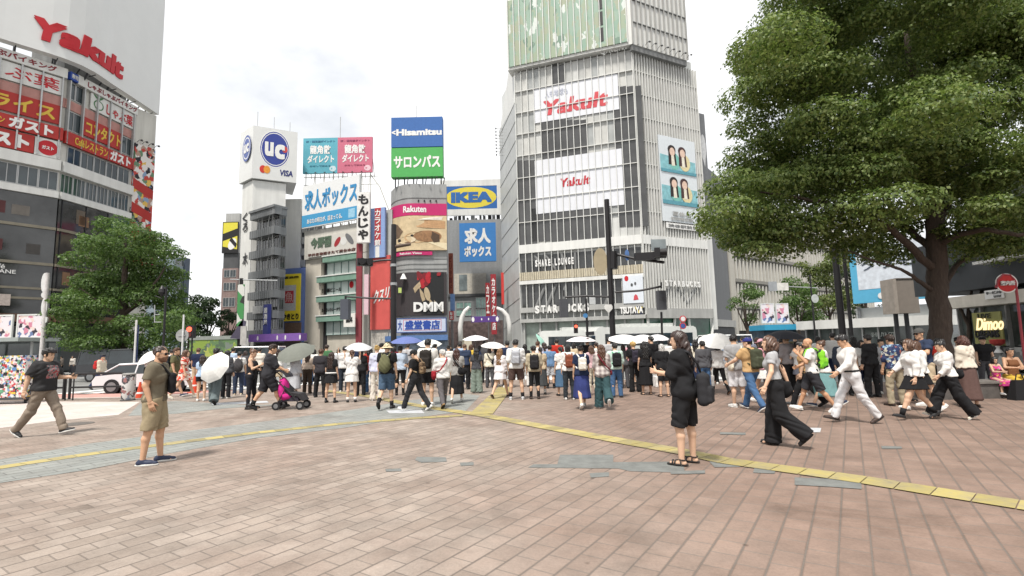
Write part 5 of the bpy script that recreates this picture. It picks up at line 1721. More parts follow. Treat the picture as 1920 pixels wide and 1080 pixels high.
# the big tree on the plaza: trunk leaning slightly, crown spreading out of frame
TB = G(1768, 738)
TY = TB[1]
def tp(px, py, dY=0.0):
    return P(px, py, TY + dY) - np.array((TB[0], TB[1], 0))
rs = np.random.default_rng(21)
pf = []
outline = [(1385, 350), (1372, 405), (1400, 440), (1440, 410), (1420, 300), (1412, 240), (1430, 180), (1432, 110), (1470, 60), (1480, 160), (1470, 260), (1450, 350), (1490, 430), (1530, 60), (1560, 140), (1545, 230), (1530, 330), (1575, 400),
           (1500, -20), (1600, -60), (1640, 40), (1650, 150), (1640, 250), (1620, 330), (1680, 385), (1720, 80), (1735, 190), (1730, 300), (1790, 20), (1810, 140), (1820, 250), (1800, 350), (1850, 395), (1880, 60), (1900, 190), (1900, 300), (1940, 390), (1960, 120), (1990, 260),
           (1700, -80), (1800, -90), (1900, -60), (1980, 20), (2040, 180), (2060, 330)]
for x, y in outline:
    if y < 60 and x < 1500:
        x, y = x + 40, y + 40
    r = rs.uniform(.52, .82)
    dy = rs.uniform(-2.4, .6) if 1450 < x else rs.uniform(-1.2, 1.2)
    pf.append((tp(x, y, dy), (r * 1.25, r * 1.25, r * .62)))
for i in range(60):
    x, y = rs.uniform(1440, 2050), rs.uniform(-120, 380)
    if y < 50:
        x = max(x, 1500 + (50 - y) * .6)
    r = rs.uniform(.45, .85)
    pf.append((tp(x, y, rs.uniform(-3.2, 3.5)), (r * 1.25, r * 1.25, r * .58)))
for i in range(34):
    x, y = rs.uniform(1450, 2000), rs.uniform(0, 370)
    r = rs.uniform(.8, 1.2)
    pf.append((tp(x, y, rs.uniform(-.5, 3.8)), (r * 1.3, r * 1.3, r * .8)))
for i in range(26):
    x, y = rs.uniform(1500, 2050), rs.uniform(-500, -60)
    r = rs.uniform(.7, 1.2)
    pf.append((tp(x, y, rs.uniform(-3, 3)), (r * 1.2, r * 1.2, r * .8)))
for x, y in ((1352, 425), (1385, 455), (1410, 450), (1455, 440), (1540, 425), (1600, 440), (1650, 450), (1695, 430), (1800, 430), (1850, 440), (1905, 425), (1420, 470), (1475, 462), (1560, 455), (1615, 470), (1670, 480), (1830, 462), (1880, 470), (1930, 455), (1965, 440), (1815, 405), (1870, 410), (1930, 400), (1700, 405), (1640, 415), (1580, 400)):
    r = rs.uniform(.36, .62)
    pf.append((tp(x, y, rs.uniform(-1, 1)), (r * 1.3, r * 1.2, r * .6)))
trunk = ([tp(1766, 742), tp(1766, 700), tp(1762, 600), tp(1757, 500), tp(1752, 420), tp(1742, 330), tp(1720, 200), tp(1700, 60)], [.34, .29, .255, .24, .22, .18, .13, .07])
limbs = [trunk,
         ([tp(1750, 505), tp(1715, 470, -.4), tp(1670, 430, -.8), tp(1600, 395, -1.0), tp(1500, 370, -1.1), tp(1420, 360, -1)], [.11, .10, .08, .06, .04, .02]),
         ([tp(1752, 470), tp(1700, 425, .6), tp(1640, 350, 1.2), tp(1560, 250, 1.5), tp(1480, 180, 1.5)], [.10, .09, .07, .05, .03]),
         ([tp(1760, 545), tp(1800, 490, .5), tp(1830, 470, .8), tp(1880, 445, 1), tp(1960, 430, 1.2)], [.09, .07, .06, .05, .03]),
         ([tp(1755, 460), tp(1800, 440, -.8), tp(1850, 430, -1.4), tp(1910, 440, -1.8), tp(2000, 430, -2)], [.09, .07, .06, .05, .03]),
         ([tp(1750, 430), tp(1800, 330, .4), tp(1860, 230, .8), tp(1920, 120, 1)], [.14, .11, .08, .03]),
         ([tp(1748, 545), tp(1715, 520, -.3), tp(1690, 505, -.5), tp(1640, 490, -.8), tp(1590, 470, -1)], [.07, .05, .04, .03, .015])]
tree('camphor_tree', 'big camphor tree with a thick dark trunk shading the plaza', (TB[0], TB[1], 0), pf, limbs, .088, 400, LEAF_A, 5)
# two small trunks of a leaning tree before the shop
sb = G(1842, 700)
Ys = sb[1] + 4
def sp2(px, py):
    q = P(px, py, Ys); return q - np.array((P(1842, 690, Ys)[0], Ys, 0))
sloc = np.array((P(1842, 690, Ys)[0], Ys, 0))
pf = [(sp2(x, y), (r * 1.2, r, r * .7)) for x, y, r in ((1830, 470, .8), (1880, 460, .9), (1920, 490, .8), (1800, 500, .5), (1950, 440, 1.0), (1860, 430, .9))]
tree('street_tree', 'slim forked tree leaning before the lit shop window', sloc, pf,
     [([sp2(1842, 720), sp2(1828, 640), sp2(1812, 600), sp2(1790, 560)], [.13, .11, .08, .04]), ([sp2(1825, 690), sp2(1818, 640), sp2(1815, 590), sp2(1822, 540), sp2(1820, 480)], [.11, .10, .08, .05, .03]), ([sp2(1816, 590), sp2(1835, 555), sp2(1850, 530), sp2(1870, 490)], [.08, .06, .05, .03])], .14, 90, LEAF_D, 8)

# leafy tree at the west corner
lb = np.array((P(225, 650, 34)[0], 34.0, 0.0))
def lp_(px, py, dY=0.0):
    return P(px, py, 34 + dY) - lb
rs = np.random.default_rng(4)
pf = []
for x, y in ((215, 425), (250, 440), (290, 450), (180, 460), (150, 490), (230, 480), (275, 500), (315, 475), (320, 515), (200, 520), (160, 530), (130, 565), (115, 590), (150, 595), (190, 575), (235, 555), (280, 560), (320, 570), (345, 580), (120, 620), (160, 630), (205, 615), (250, 605), (295, 610), (330, 620), (340, 600), (225, 640), (180, 645), (275, 640), (315, 645), (140, 645)):
    r = rs.uniform(.75, 1.12)
    x = 224 + (x - 224) * .93
    pf.append((lp_(x, y, rs.uniform(-2.4, 1.6)), (r * 1.15, r * 1.15, r * .62)))
for i in range(16):
    pf.append((lp_(rs.uniform(140, 320), rs.uniform(450, 620), rs.uniform(0, 3.5)), (1.3, 1.3, .9)))
tree('street_tree', 'broad rounded green tree in two tiers before the curved building', lb, pf,
     [([lp_(230, 668), lp_(232, 600), lp_(234, 520), lp_(236, 450)], [.32, .27, .18, .07]), ([lp_(232, 610), lp_(190, 570, -.5), lp_(150, 540, -.6)], [.16, .1, .04]), ([lp_(233, 590), lp_(280, 550, -.5), lp_(310, 500, -.6)], [.16, .1, .04])], .16, 105, LEAF_B, 6)
# darker, thinner trees behind it
def small_tree(label, px, py_base, py_top, Y, wpx, lm, n, seed, size=.2, per=45, name='street_tree'):
    b = np.array((P(px, py_base, Y)[0], Y, 0.0))
    top = P(px, py_top, Y)[2]
    rs_ = np.random.default_rng(seed)
    wr = wpx / FPX * Y / 2
    zc, rz = top * .66, top * .36
    pf_ = crown_puffs(rs_, n, (0, 0, zc), (wr, wr, rz), wr * .22, wr * .42, .75, zmin=top * .3)
    limbs_ = [([(0, 0, 0), (.05, 0, top * .3), (-.05, 0, top * .55), (0, 0, top * .85)], [.16, .13, .09, .03])]
    for k in range(4):
        a = rs_.uniform(0, 6.3)
        limbs_.append(([(0, 0, top * .32), (wr * .4 * math.cos(a), wr * .4 * math.sin(a), top * .52), (wr * .75 * math.cos(a), wr * .75 * math.sin(a), top * .68)], [.08, .06, .02]))
    return tree(name, label, b, pf_, limbs_, size, per, lm, seed)
small_tree('dark thin-crowned tree between the broad green tree and the white tower', 388, 650, 545, 62, 78, LEAF_D, 16, 31, .3, 34)
small_tree('dark small tree half hidden behind the round no-entry sign', 352, 650, 548, 66, 60, LEAF_D, 14, 32, .3, 34)
small_tree('low dark tree against the brick and yellow sign building', 428, 650, 560, 70, 50, LEAF_D, 12, 33, .3, 34)
small_tree('slender young tree in front of the dark grey wall', 1403, 650, 520, 48, 62, LEAF_B, 16, 34, .17, 70)
small_tree('yellowish tall tree before the finned building', 1560, 650, 468, 56, 110, LEAF_Y, 22, 35, .26, 34)
small_tree('bushy dark green tree before the finned building, beside the poster panels', 1500, 650, 525, 52, 85, LEAF_B, 18, 36, .22, 45)
small_tree('dense dark tree beside the twin black poles', 1630, 650, 470, 60, 90, LEAF_D, 18, 37, .26, 34)

# ------------------------------------------------------------------ street furniture
BLK = mat('2d2c2e', rough=.45, var=.12, scale=4, metal=.3)
GALV = mat('b8babb', rough=.45, var=.08, scale=4, metal=.5)
def gx(px, py, Y):
    p = P(px, py, Y); return np.array((p[0], p[1], 0.0))
def rail(label, x0, x1, Y, group):
    a, b = gx(x0, 700, Y), gx(x1, 700, Y)
    t = thing('railing', label, 'railing', (a + b) / 2, group)
    mb = MB()
    mb.tube([a + (0, 0, .04), a + (0, 0, .88), a + (0, 0, .92) + (b - a) * .03, b + (0, 0, .92) - (b - a) * .03, b + (0, 0, .88), b + (0, 0, .04)], .042, BLK)
    mb.build('frame', t)
    mb = MB(); mb.cyl(a + (0, 0, .45), b + (0, 0, .45), .034, BLK); mb.build('crossbar', t)
    for k in (.02, .98):
        mb = MB(); p = a + (b - a) * k; mb.cyl(p + (.09, 0, .0), p + (.09, 0, .92), .022, BLK); mb.build('post', t)
RY = 18.2
rail('black kerb railing bay behind the sticker-covered kiosk', -60, 52, RY, 'kerb railings')
rail('black kerb railing bay behind the walking man in the black tee', 58, 122, RY, 'kerb railings')
rail('black kerb railing bay beside the sticker-covered round bin', 133, 232, RY, 'kerb railings')
STK = voro('stickers', [(6, 'e8e6e4'), (2, '35333a'), (1.5, 'c8484a'), (1, 'e0c050'), (1.5, '7f9fc8'), (1, '6fa080'), (1.2, 'd8a0a8')], 15, noise_mix=1.5)
STK2 = voro('stickers_grey', [(5, 'd5d3d0'), (3, '4a484c'), (1.2, '9a6a68'), (1, '8f98a8')], 8, noise_mix=1.4)
kl = gx(0, 740, 17.3)
k_ = thing('map_kiosk', 'low information cabinet plastered with stickers at the plaza edge', 'kiosk', kl)
mb = MB(); mb.box(kl[0] - 1.6, kl[0] + .78, 17.3, 17.75, .22, 1.62, STK); mb.build('cabinet', k_)
mb = MB(); mb.box(kl[0] - 1.6, kl[0] + .80, 17.27, 17.78, .14, .215, mat('4a4a4c')); mb.build('plinth', k_)
for x in (-1.5, -.4, .68):
    mb = MB(); mb.cyl((kl[0] + x, 17.5, 0), (kl[0] + x, 17.5, .14), .04, BLK); mb.build('leg', k_)
for i in range(60):
    u, z = rng.uniform(-1.5, .6), rng.uniform(.3, 1.5)
    mb = MB(); c_ = ['e9e7e4', 'c83d3d', '2c2a30', 'e6c850', '5f8fc8', 'f0d8dc', '6aa884'][i % 7]
    w_, h_ = rng.uniform(.05, .16), rng.uniform(.05, .13)
    mb.box(kl[0] + u, kl[0] + u + w_, 17.294 - i * 1e-4, 17.2985, z, z + h_, mat(c_, var=.3, scale=20)); mb.build('sticker', k_)
bl = gx(240, 745, 17.6)
b_ = thing('round_bin', 'cylindrical post box covered in grey and pink stickers by the railing', 'bin', bl)
mb = MB(); mb.lathe(bl, [(.19, .03), (.20, .06), (.20, .84), (.19, .87)], STK2, n=24); mb.build('drum', b_, smooth=True)
mb = MB(); mb.lathe(bl, [(.21, .871), (.21, .90), (.17, .93)], mat('a8a6a2', rough=.4, metal=.4), n=24); mb.build('lid', b_)
mb = MB(); mb.lathe(bl, [(.22, 0), (.22, .028)], mat('5a5856'), n=24); mb.build('base', b_)
cone_xy = gx(365, 715, 22)
def cone(label, p):
    t = thing('traffic_cone', label, 'cone', p)
    om = mat('e0502e', rough=.5, var=.06)
    mb = MB(); mb.lathe(p, [(.15, .035), (.03, .70)], om, n=14); mb.build('body', t)
    mb = MB(); mb.box(p[0] - .19, p[0] + .19, p[1] - .19, p[1] + .19, p[2], p[2] + .034, om); mb.build('base', t)
    mb = MB(); mb.lathe(p, [(.108, .28), (.078, .42)], INKWHITE, n=14); mb.build('band', t)
cone('orange cone beyond the woman in the floral dress', cone_xy + (0, 0, -.14))
cone('orange cone by the standing man at the round bin', gx(262, 740, 18.6) + (0, 0, -.14))
cone('yellowish orange cone on the far pavement under the leafy tree', gx(160, 698, 44) + (0, 0, -.14))

# vehicle-signal mast
def pole(name, label, cat, px, py_top, Y, r, m, px_top=None, group=None, base=-.14):
    b = gx(px, 690, Y)
    top = P(px_top or px, py_top, Y)
    t = thing(name, label, cat, (b[0], b[1], base), group)
    mb = MB(); mb.cyl((b[0], b[1], base), (b[0], b[1], top[2]), r, m, r1=r * .85, n=12); mb.build('pole', t)
    return t, b, top

def lantern(t, ctr, w, h, dpt, facing, m=BLK, name='signal_box'):
    """Signal head seen from behind or at an angle; facing is the yaw of its front."""
    c, s_ = math.cos(facing), math.sin(facing)
    def q(x, y, z):
        return (ctr[0] + c * x - s_ * y, ctr[1] + s_ * x + c * y, ctr[2] + z)
    mb = MB()
    mb.hexa([q(-w / 2, -dpt / 2, -h / 2), q(w / 2, -dpt / 2, -h / 2), q(w / 2, dpt / 2, -h / 2), q(-w / 2, dpt / 2, -h / 2), q(-w / 2, -dpt / 2, h / 2), q(w / 2, -dpt / 2, h / 2), q(w / 2, dpt / 2, h / 2), q(-w / 2, dpt / 2, h / 2)], m)
    return mb.build(name, t), q

sm, b_, top_ = pole('traffic_signal', 'tall black signal mast with arms before the glass building', 'traffic light', 1152, 374, 21.5, .13, BLK)
Ym = 21.5
def pm(px, py, dY=0): return P(px, py, Ym + dY)
mb = MB(); mb.tube([pm(1150, 475), pm(1190, 485, -.3), pm(1245, 492, -1.0)], .06, BLK); mb.build('arm', sm)
mb = MB(); mb.tube([pm(1153, 548), pm(1200, 545, -.2), pm(1240, 537, -.4)], .045, BLK); mb.build('arm', sm)
mb = MB(); mb.tube([pm(1152, 557), pm(1100, 555, .2), pm(1060, 557, .4)], .045, BLK); mb.build('arm', sm)
mb = MB(); mb.cyl(pm(1150, 470) - (0, 0, .05), pm(1150, 500) - (0, 0, .1), .19, BLK, n=12); mb.build('collar', sm)
hd, q = lantern(sm, pm(1232, 476, -1.0), .95, .36, .22, rad(75))
for k in range(3):
    mb = MB()
    p = np.array(q(-.30 + .30 * k, -.11, 0)); f_ = np.array((math.sin(rad(75)), -math.cos(rad(75)), 0))
    mb.tube([p, p + f_ * .26], [.14, .155], BLK, n=14); mb.build('visor', hd)
mb = MB(); a_, b2 = pm(1190, 482, -.6), pm(1228, 480, -.9)
mb.hexa([a_ + (0, -.1, -.16), b2 + (0, -.1, -.16), b2 + (0, .1, -.16), a_ + (0, .1, -.16), a_ + (0, -.1, .16), b2 + (0, -.1, .16), b2 + (0, .1, .16), a_ + (0, .1, .16)], BLK); mb.build('signal_box', sm)
for lb, px, py, dY in (('f', 1240, 563, -.4), ('g', 1057, 578, .4)):
    lantern(sm, pm(px, py, dY), .34, .80, .25, rad(8), mat('55575c', rough=.5, var=.1))
    mb = MB(); mb.cyl(pm(px, py - 22, dY), pm(px, py - 34, dY), .03, BLK); mb.build('hanger', sm)
mb = MB(); mb.cyl(pm(1240, 585, -.4), np.array((*pm(1240, 640, -.4)[:2], -.14)), .045, BLK); mb.build('support', sm)
mb = MB(); cc_ = pm(1126, 490); mb.prism([cc_ + (.30 * math.cos(t) * 1.0, 0, .58 * math.sin(t)) for t in np.linspace(0, 6.283, 18, endpoint=False)], (0, .05, 0), mat('b5a88c', var=.1)); mb.build('sign_back', sm)
mb = MB(); cc_ = pm(1176, 478, -.2); mb.prism([cc_ + (.09 * math.cos(t), 0, .24 * math.sin(t)) for t in np.linspace(0, 6.283, 16, endpoint=False)], (0, .05, 0), mat('5a7fb8')); mb.build('arrow_plate', sm)
mb = MB(); a_ = pm(1226, 460, -1); mb.box(a_[0] - .1, a_[0] + .5, a_[1], a_[1] + .06, a_[2] - .22, a_[2] + .25, mat('9aa4a8', var=.15)); mb.build('street_plate', sm)
mb = MB(); c_ = pm(1141, 578, -.2); mb.prism([c_ + (-.17, 0, .08), c_ + (-.13, 0, .16), c_ + (.13, 0, .16), c_ + (.17, 0, .08), c_ + (.17, 0, -.02), c_ + (0, 0, -.20), c_ + (-.17, 0, -.02)], (0, .04, 0), mat('e9e9e6')); mb.build('shield_plate', sm)
# thin black post with the small panel
t1, b_, top_ = pole('traffic_signal', 'thin black signal post between the bus and the white umbrella', 'traffic light', 1104, 560, 24, .06, BLK)
mb = MB(); c_ = P(1110, 563, 24); mb.box(c_[0] - .14, c_[0] + .14, 23.85, 23.92, c_[2] - .2, c_[2] + .2, mat('d5dadc')); mb.build('notice_plate', t1)
mb = MB(); c_ = P(1097, 592, 24); mb.prism([c_ + (.11 * math.cos(t), -.12, .11 * math.sin(t)) for t in np.linspace(0, 6.283, 16, endpoint=False)], (0, .04, 0), mat('4f8fc8')); mb.build('round_plate', t1)
mb = MB(); c_ = P(1080, 616, 24); mb.hexa([c_ + (-.09, 0, -.22), c_ + (.09, 0, -.22), c_ + (.09, .15, -.22), c_ + (-.09, .15, -.22), c_ + (-.09, 0, .22), c_ + (.09, 0, .22), c_ + (.09, .15, .22), c_ + (-.09, .15, .22)], BLK); sb_ = mb.build('signal_box', t1)
mb = MB(); mb.cyl(c_ + (0, -.02, .1), c_ + (0, -.06, .1), .075, lamp_mat('red_signal', (1, .12, .06), 1.3), n=12); mb.build('lens', sb_)
mb = MB(); mb.cyl(P(1104, 603, 24), P(1082, 604, 24), .02, BLK); mb.build('arm', t1)
# mast at the bookshop corner
sm2, b_, top_ = pole('traffic_signal', 'black signal mast in front of the salmon red drugstore', 'traffic light', 738, 421, 25, .15, BLK)
Y2 = 25
mb = MB(); mb.tube([P(738, 487, Y2), P(715, 488, Y2), P(690, 492, Y2)], .05, BLK); mb.build('arm', sm2)
mb = MB(); mb.tube([P(738, 560, Y2), P(690, 559, Y2), P(650, 556, Y2)], .045, BLK); mb.build('arm', sm2)
mb = MB(); mb.tube([P(738, 463, Y2), P(770, 458, Y2)], [.10, .07], mat('5a4a40')); mb.build('camera_arm', sm2)
lantern(sm2, P(648, 580, Y2), .42, 1.0, .3, rad(-8), mat('50555f', rough=.5, var=.1))
mb = MB(); mb.cyl(P(648, 566, Y2), P(648, 555, Y2), .05, BLK); mb.build('hanger', sm2)
hd, q = lantern(sm2, P(684, 492, Y2), .75, .36, .3, rad(25))
for k in range(2):
    mb = MB(); p = np.array(q(-.18 + .36 * k, -.15, 0)); f_ = np.array((math.sin(rad(25)), -math.cos(rad(25)), 0)); mb.tube([p, p + f_ * .28], [.15, .16], BLK, n=14); mb.build('visor', hd)
for py in (495, 530):
    mb = MB(); mb.cyl(P(738, py, Y2), P(738, py + 5, Y2), .17, GALV); mb.build('collar', sm2)
# lamp posts and round signs on the west side
t2, b_, top_ = pole('street_lamp', 'dark slender lamp post in front of the broad green tree', 'street lamp', 304, 538, 30, .07, BLK)
mb = MB(); c_ = P(304, 545, 30); mb.lathe(c_, [(.05, -.35), (.20, -.1), (.16, .1), (.05, .3)], BLK, n=12); mb.build('lantern', t2)
mb = MB(); mb.tube([P(304, 560, 30), P(292, 555, 30)], .03, BLK); mb.build('arm', t2)
mb = MB(); mb.tube([P(290, 572, 30), P(290, 605, 30)], .03, GALV); mb.cyl(P(290, 590, 30), P(300, 590, 30), .025, GALV); mb.cyl(P(290, 604, 30), P(303, 604, 30), .025, GALV); mb.build('bracket', t2)
for (px, pt_, Y, lb) in ((251, 600, 25, 'slim white pole beside the standing man in sunglasses'), (340, 590, 27, 'slim white pole carrying a grey disc sign back')):
    t3, b_, top_ = pole('sign_post', lb, 'sign', px, pt_, Y, .05, mat('e2e2e0', rough=.4), base=-.14)
    if px == 340:
        mb = MB(); c_ = P(340, 629, Y); mb.prism([c_ + (.34 * math.cos(t), .06, .34 * math.sin(t)) for t in np.linspace(0, 6.283, 24, endpoint=False)], (0, .03, 0), mat('a2a4a2', var=.12)); mb.build('disc', t3)
        mb = MB(); mb.box(c_[0] - .2, c_[0] + .2, Y + .02, Y + .058, c_[2] - .03, c_[2] + .03, GALV); mb.build('clamp', t3)
    else:
        mb = MB(); c_ = P(252, 640, Y); mb.box(c_[0] + .01, c_[0] + .12, Y + .06, Y + .1, c_[2] - 1.0, c_[2] + .8, mat('3d4a78')); mb.build('blue_strip', t3)
t4, b_, top_ = pole('pedestrian_signal', 'red-lit pedestrian signal beside the grey disc sign', 'traffic light', 358, 612, 30, .05, BLK)
hd, q = lantern(t4, P(358, 622, 30), .42, .75, .3, rad(0))
mb = MB(); p = np.array(q(0, -.15, .14)); mb.cyl(p, p + (0, -.04, 0), .15, lamp_mat('red_signal', (1, .12, .06), 1.3), n=14); mb.build('lens', hd)
mb = MB(); p = np.array(q(0, -.15, -.18)); mb.cyl(p, p + (0, -.03, 0), .14, mat('5a2a2a'), n=14); mb.build('lens', hd)
t5, b_, top_ = pole('utility_pole', 'dark utility pole with a cross arm and flags by the white tower', 'pole', 447, 522, 40, .16, BLK)
mb = MB(); mb.cyl(P(432, 524, 40), P(520, 526, 40), .05, GALV); mb.build('cross_arm', t5)
mb = MB(); c_ = P(455, 560, 40); mb.box(c_[0] - .25, c_[0] + .25, 39.7, 39.8, c_[2] - 2.2, c_[2] + 1.1, voro('flag', [(3, 'e8e8e2'), (2, '4f9a5a'), (1, '3a3a3a')], 1.2)); mb.build('banner', t5)
mb = MB(); c_ = P(461, 625, 40); mb.box(c_[0] - .22, c_[0] + .22, 39.6, 39.72, c_[2] - .9, c_[2] + .55, mat('c9c6c2', var=.15)); mb.build('notice_board', t5)
mb = MB(); c_ = P(452, 622, 40); mb.add([c_ + (-.7, -.3, -.5), c_ + (.2, -.3, .9), c_ + (.5, -.3, .8), c_ + (.3, -.3, -.6)] + [c_ + (-.7, -.2, -.5), c_ + (.2, -.2, .9), c_ + (.5, -.2, .8), c_ + (.3, -.2, -.6)], [(0, 1, 2, 3), (7, 6, 5, 4), (0, 4, 5, 1), (1, 5, 6, 2), (2, 6, 7, 3), (3, 7, 4, 0)], mat('5a5468')); mb.build('pennant', t5)
# ornate white sign post by the shelter
t6, b_, top_ = pole('sign_post', 'tall white ornamental post with oval panels before the dark glass front', 'sign', 76, 512, 32, .13, mat('d8d4d2', var=.15, scale=6), px_top=79)
for py, h_ in ((530, .62), (553, .2), (575, .55), (600, .22)):
    mb = MB(); c_ = P(84, py, 32); mb.prism([c_ + (.16 * math.cos(t) * 1.2, -.05, h_ * math.sin(t)) for t in np.linspace(0, 6.283, 18, endpoint=False)], (0, .1, 0), mat('dfe0de', var=.06)); mb.build('oval_panel', t6)
# twin black poles on the east
for px, Y, r, pt_, lb in ((1586, 24, .16, 455, 'thick black pole before the pale blue billboard edge'), (1603, 26, .09, 450, 'thinner black pole at the pale blue billboard edge')):
    t7, b_, top_ = pole('street_lamp', lb, 'street lamp', px, pt_, Y, r, BLK)
    mb = MB(); mb.tube([top_ - (0, 0, .3), top_ + (-.1, 0, .5), top_ + (-.6, 0, .8)], .05, BLK); mb.build('arm', t7)
    mb = MB(); mb.cyl((b_[0], b_[1], -.13), (b_[0], b_[1], .35), r * 1.35, BLK, n=12); mb.build('base', t7)
t8, b_, top_ = pole('traffic_signal', 'dark post with a lattice arm and white sign boards before the finned building', 'traffic light', 1534, 515, 40, .07, BLK)
mb = MB(); mb.cyl(P(1534, 540, 40), P(1450, 536, 40), .04, GALV); mb.build('arm', t8)
mb = MB(); c_ = P(1464, 538, 40); mb.box(c_[0] - .4, c_[0] + .5, 39.8, 39.9, c_[2] - .3, c_[2] + .3, mat('e4e2dc')); mb.build('notice_plate', t8)
mb = MB(); c_ = P(1447, 538, 40); mb.box(c_[0] - .35, c_[0] + .30, 39.75, 39.85, c_[2] - .35, c_[2] + .4, mat('a2a6aa')); mb.build('signal_back', t8)
mb = MB(); c_ = P(1527, 560, 40); mb.prism([c_ + (.28 * math.cos(t), -.1, .34 * math.sin(t)) for t in np.linspace(0, 6.283, 20, endpoint=False)], (0, .05, 0), mat('c3c8c6')); mb.build('disc', t8)
t9, b_, top_ = pole('sign_post', 'post with red and blue round traffic signs by the bus rear', 'sign', 1281, 590, 26, .03, GALV)
for py, c1, c2 in ((598, 'c8404a', 'e8e8e8'), (611, 'c8404a', '4a62a8')):
    c_ = P(1280, py, 26)
    mb = MB(); mb.prism([c_ + (.17 * math.cos(t), -.05, .17 * math.sin(t)) for t in np.linspace(0, 6.283, 20, endpoint=False)], (0, .03, 0), mat(c1)); pl_ = mb.build('disc', t9)
    mb = MB(); mb.prism([c_ + (.12 * math.cos(t), -.056, .12 * math.sin(t)) for t in np.linspace(0, 6.283, 20, endpoint=False)], (0, .005, 0), mat(c2)); mb.build('symbol', pl_)
# poster panels by the trees, blue kiosk roofs
for i, (x0, x1, lb) in enumerate(((1427, 1449, 'pale pink figure poster panel nearer the slender young tree'), (1455, 1476, 'pale pink figure poster panel beside the bushy dark tree'))):
    ff = facpx(x0, 585, 44, x1, 585, 44)
    sign('poster_board', lb, 'poster', ff, ff.rect(x0, 570, x1, 605), PM1, d=0, th=.15, frame=WHITE, fw=.05, posts=[(ff.pt(.5, 0, 0), ff.pt(.5, 2.6, 0), .05)])
kb = thing('stall', 'bright blue roofed kiosk under the poster panels', 'stall', gx(1455, 640, 43))
a_, b2 = gx(1427, 640, 43), gx(1492, 640, 43)
zt_k = P(1455, 609, 43)[2]
mb = MB(); mb.box(a_[0], b2[0], 42.2, 45, zt_k - .45, zt_k, mat('38a0c8', var=.06)); mb.build('roof', kb)
mb = MB(); mb.box(a_[0] + .1, b2[0] - .1, 42.6, 44.9, -.1, zt_k - .455, mat('3a4a58', var=.4, scale=2)); mb.build('booth', kb)
# arch of the side street
ar = thing('street_arch', 'white two-armed street arch with purple banner at the side street mouth', 'arch', P(905, 640, 70) * np.array((1, 1, 0)))
WA = mat('e6e4e0', rough=.4, var=.06)
def pa(px, py): return P(px, py, 70)
for pts in ([pa(864, 640), pa(863, 612), pa(866, 595), pa(872, 583), pa(880, 575)], [pa(955, 640), pa(955, 608), pa(951, 592), pa(942, 582), pa(931, 577)]):
    mb = MB(); mb.tube(pts, [.34, .34, .32, .28, .2], WA, n=10); mb.build('arm', ar, smooth=True)
ffa = facpx(884, 598, 69.7, 936, 597, 69.7)
mb = MB(); a2, b2_, c2_, d2_ = ffa.rect(884, 593, 936, 604); mb.fbox(ffa, a2, b2_, c2_, d2_, 0, .1, mat('5a3a86')); mb.build('banner', ar)
for e_ in (ell(.06, .5, .05, .42), ell(.93, .5, .05, .42), ell(.37, .5, .02, .2), ell(.62, .5, .02, .2)):
    mb = MB(); put_shapes(mb, ffa, a2, b2_, c2_, d2_, .103, [(e_, INKWHITE)]); mb.build('lamp_spot', ar)
mb = MB(); mb.box(*(lambda p, q: (p[0], q[0], 70.2, 71, 0, 2.6))(pa(866, 640), pa(884, 640)), mat('cfc6b2', var=.1)); 
pl_ = mb.build('plinth', ar)
# hedge strip and greenery planter far west
hg = thing('planter_wall', 'green graffiti patterned planter wall beyond the white umbrella', 'wall', gx(405, 650, 48))
a_, b2 = gx(355, 650, 48), gx(446, 650, 48)
zc_ = P(400, 637, 48)[2]
mb = MB(); mb.box(a_[0], b2[0], 48, 48.5, -.14, zc_, voro('green_art', [(4, '6a8a5a'), (2, '8fa84a'), (2, '5a7058'), (1, 'b8c060'), (1, '808a80')], 1.6, noise_mix=2)); mb.build('panel', hg)
mb = MB(); mb.box(a_[0], b2[0], 47.95, 48.6, zc_ + .002, zc_ + .35, mat('9aa09a', var=.1)); mb.build('cap', hg)

# ------------------------------------------------------------------ vehicles
TYRE = mat('222224', rough=.8)
RIM = mat('9a9c9e', rough=.35, metal=.6)
WIN = glass('2c3438', rough=.05)
def wheel(t, c, r, ax, w=.24):
    ax = np.array(ax, float); c = np.array(c, float)
    mb = MB(); mb.cyl(c - ax * w / 2, c + ax * w / 2, r, TYRE, n=20); wo_ = mb.build('wheel', t)
    mb = MB(); mb.cyl(c - ax * (w / 2 + .012), c + ax * (w / 2 + .012), r * .62, RIM, n=16); mb.build('rim', wo_)

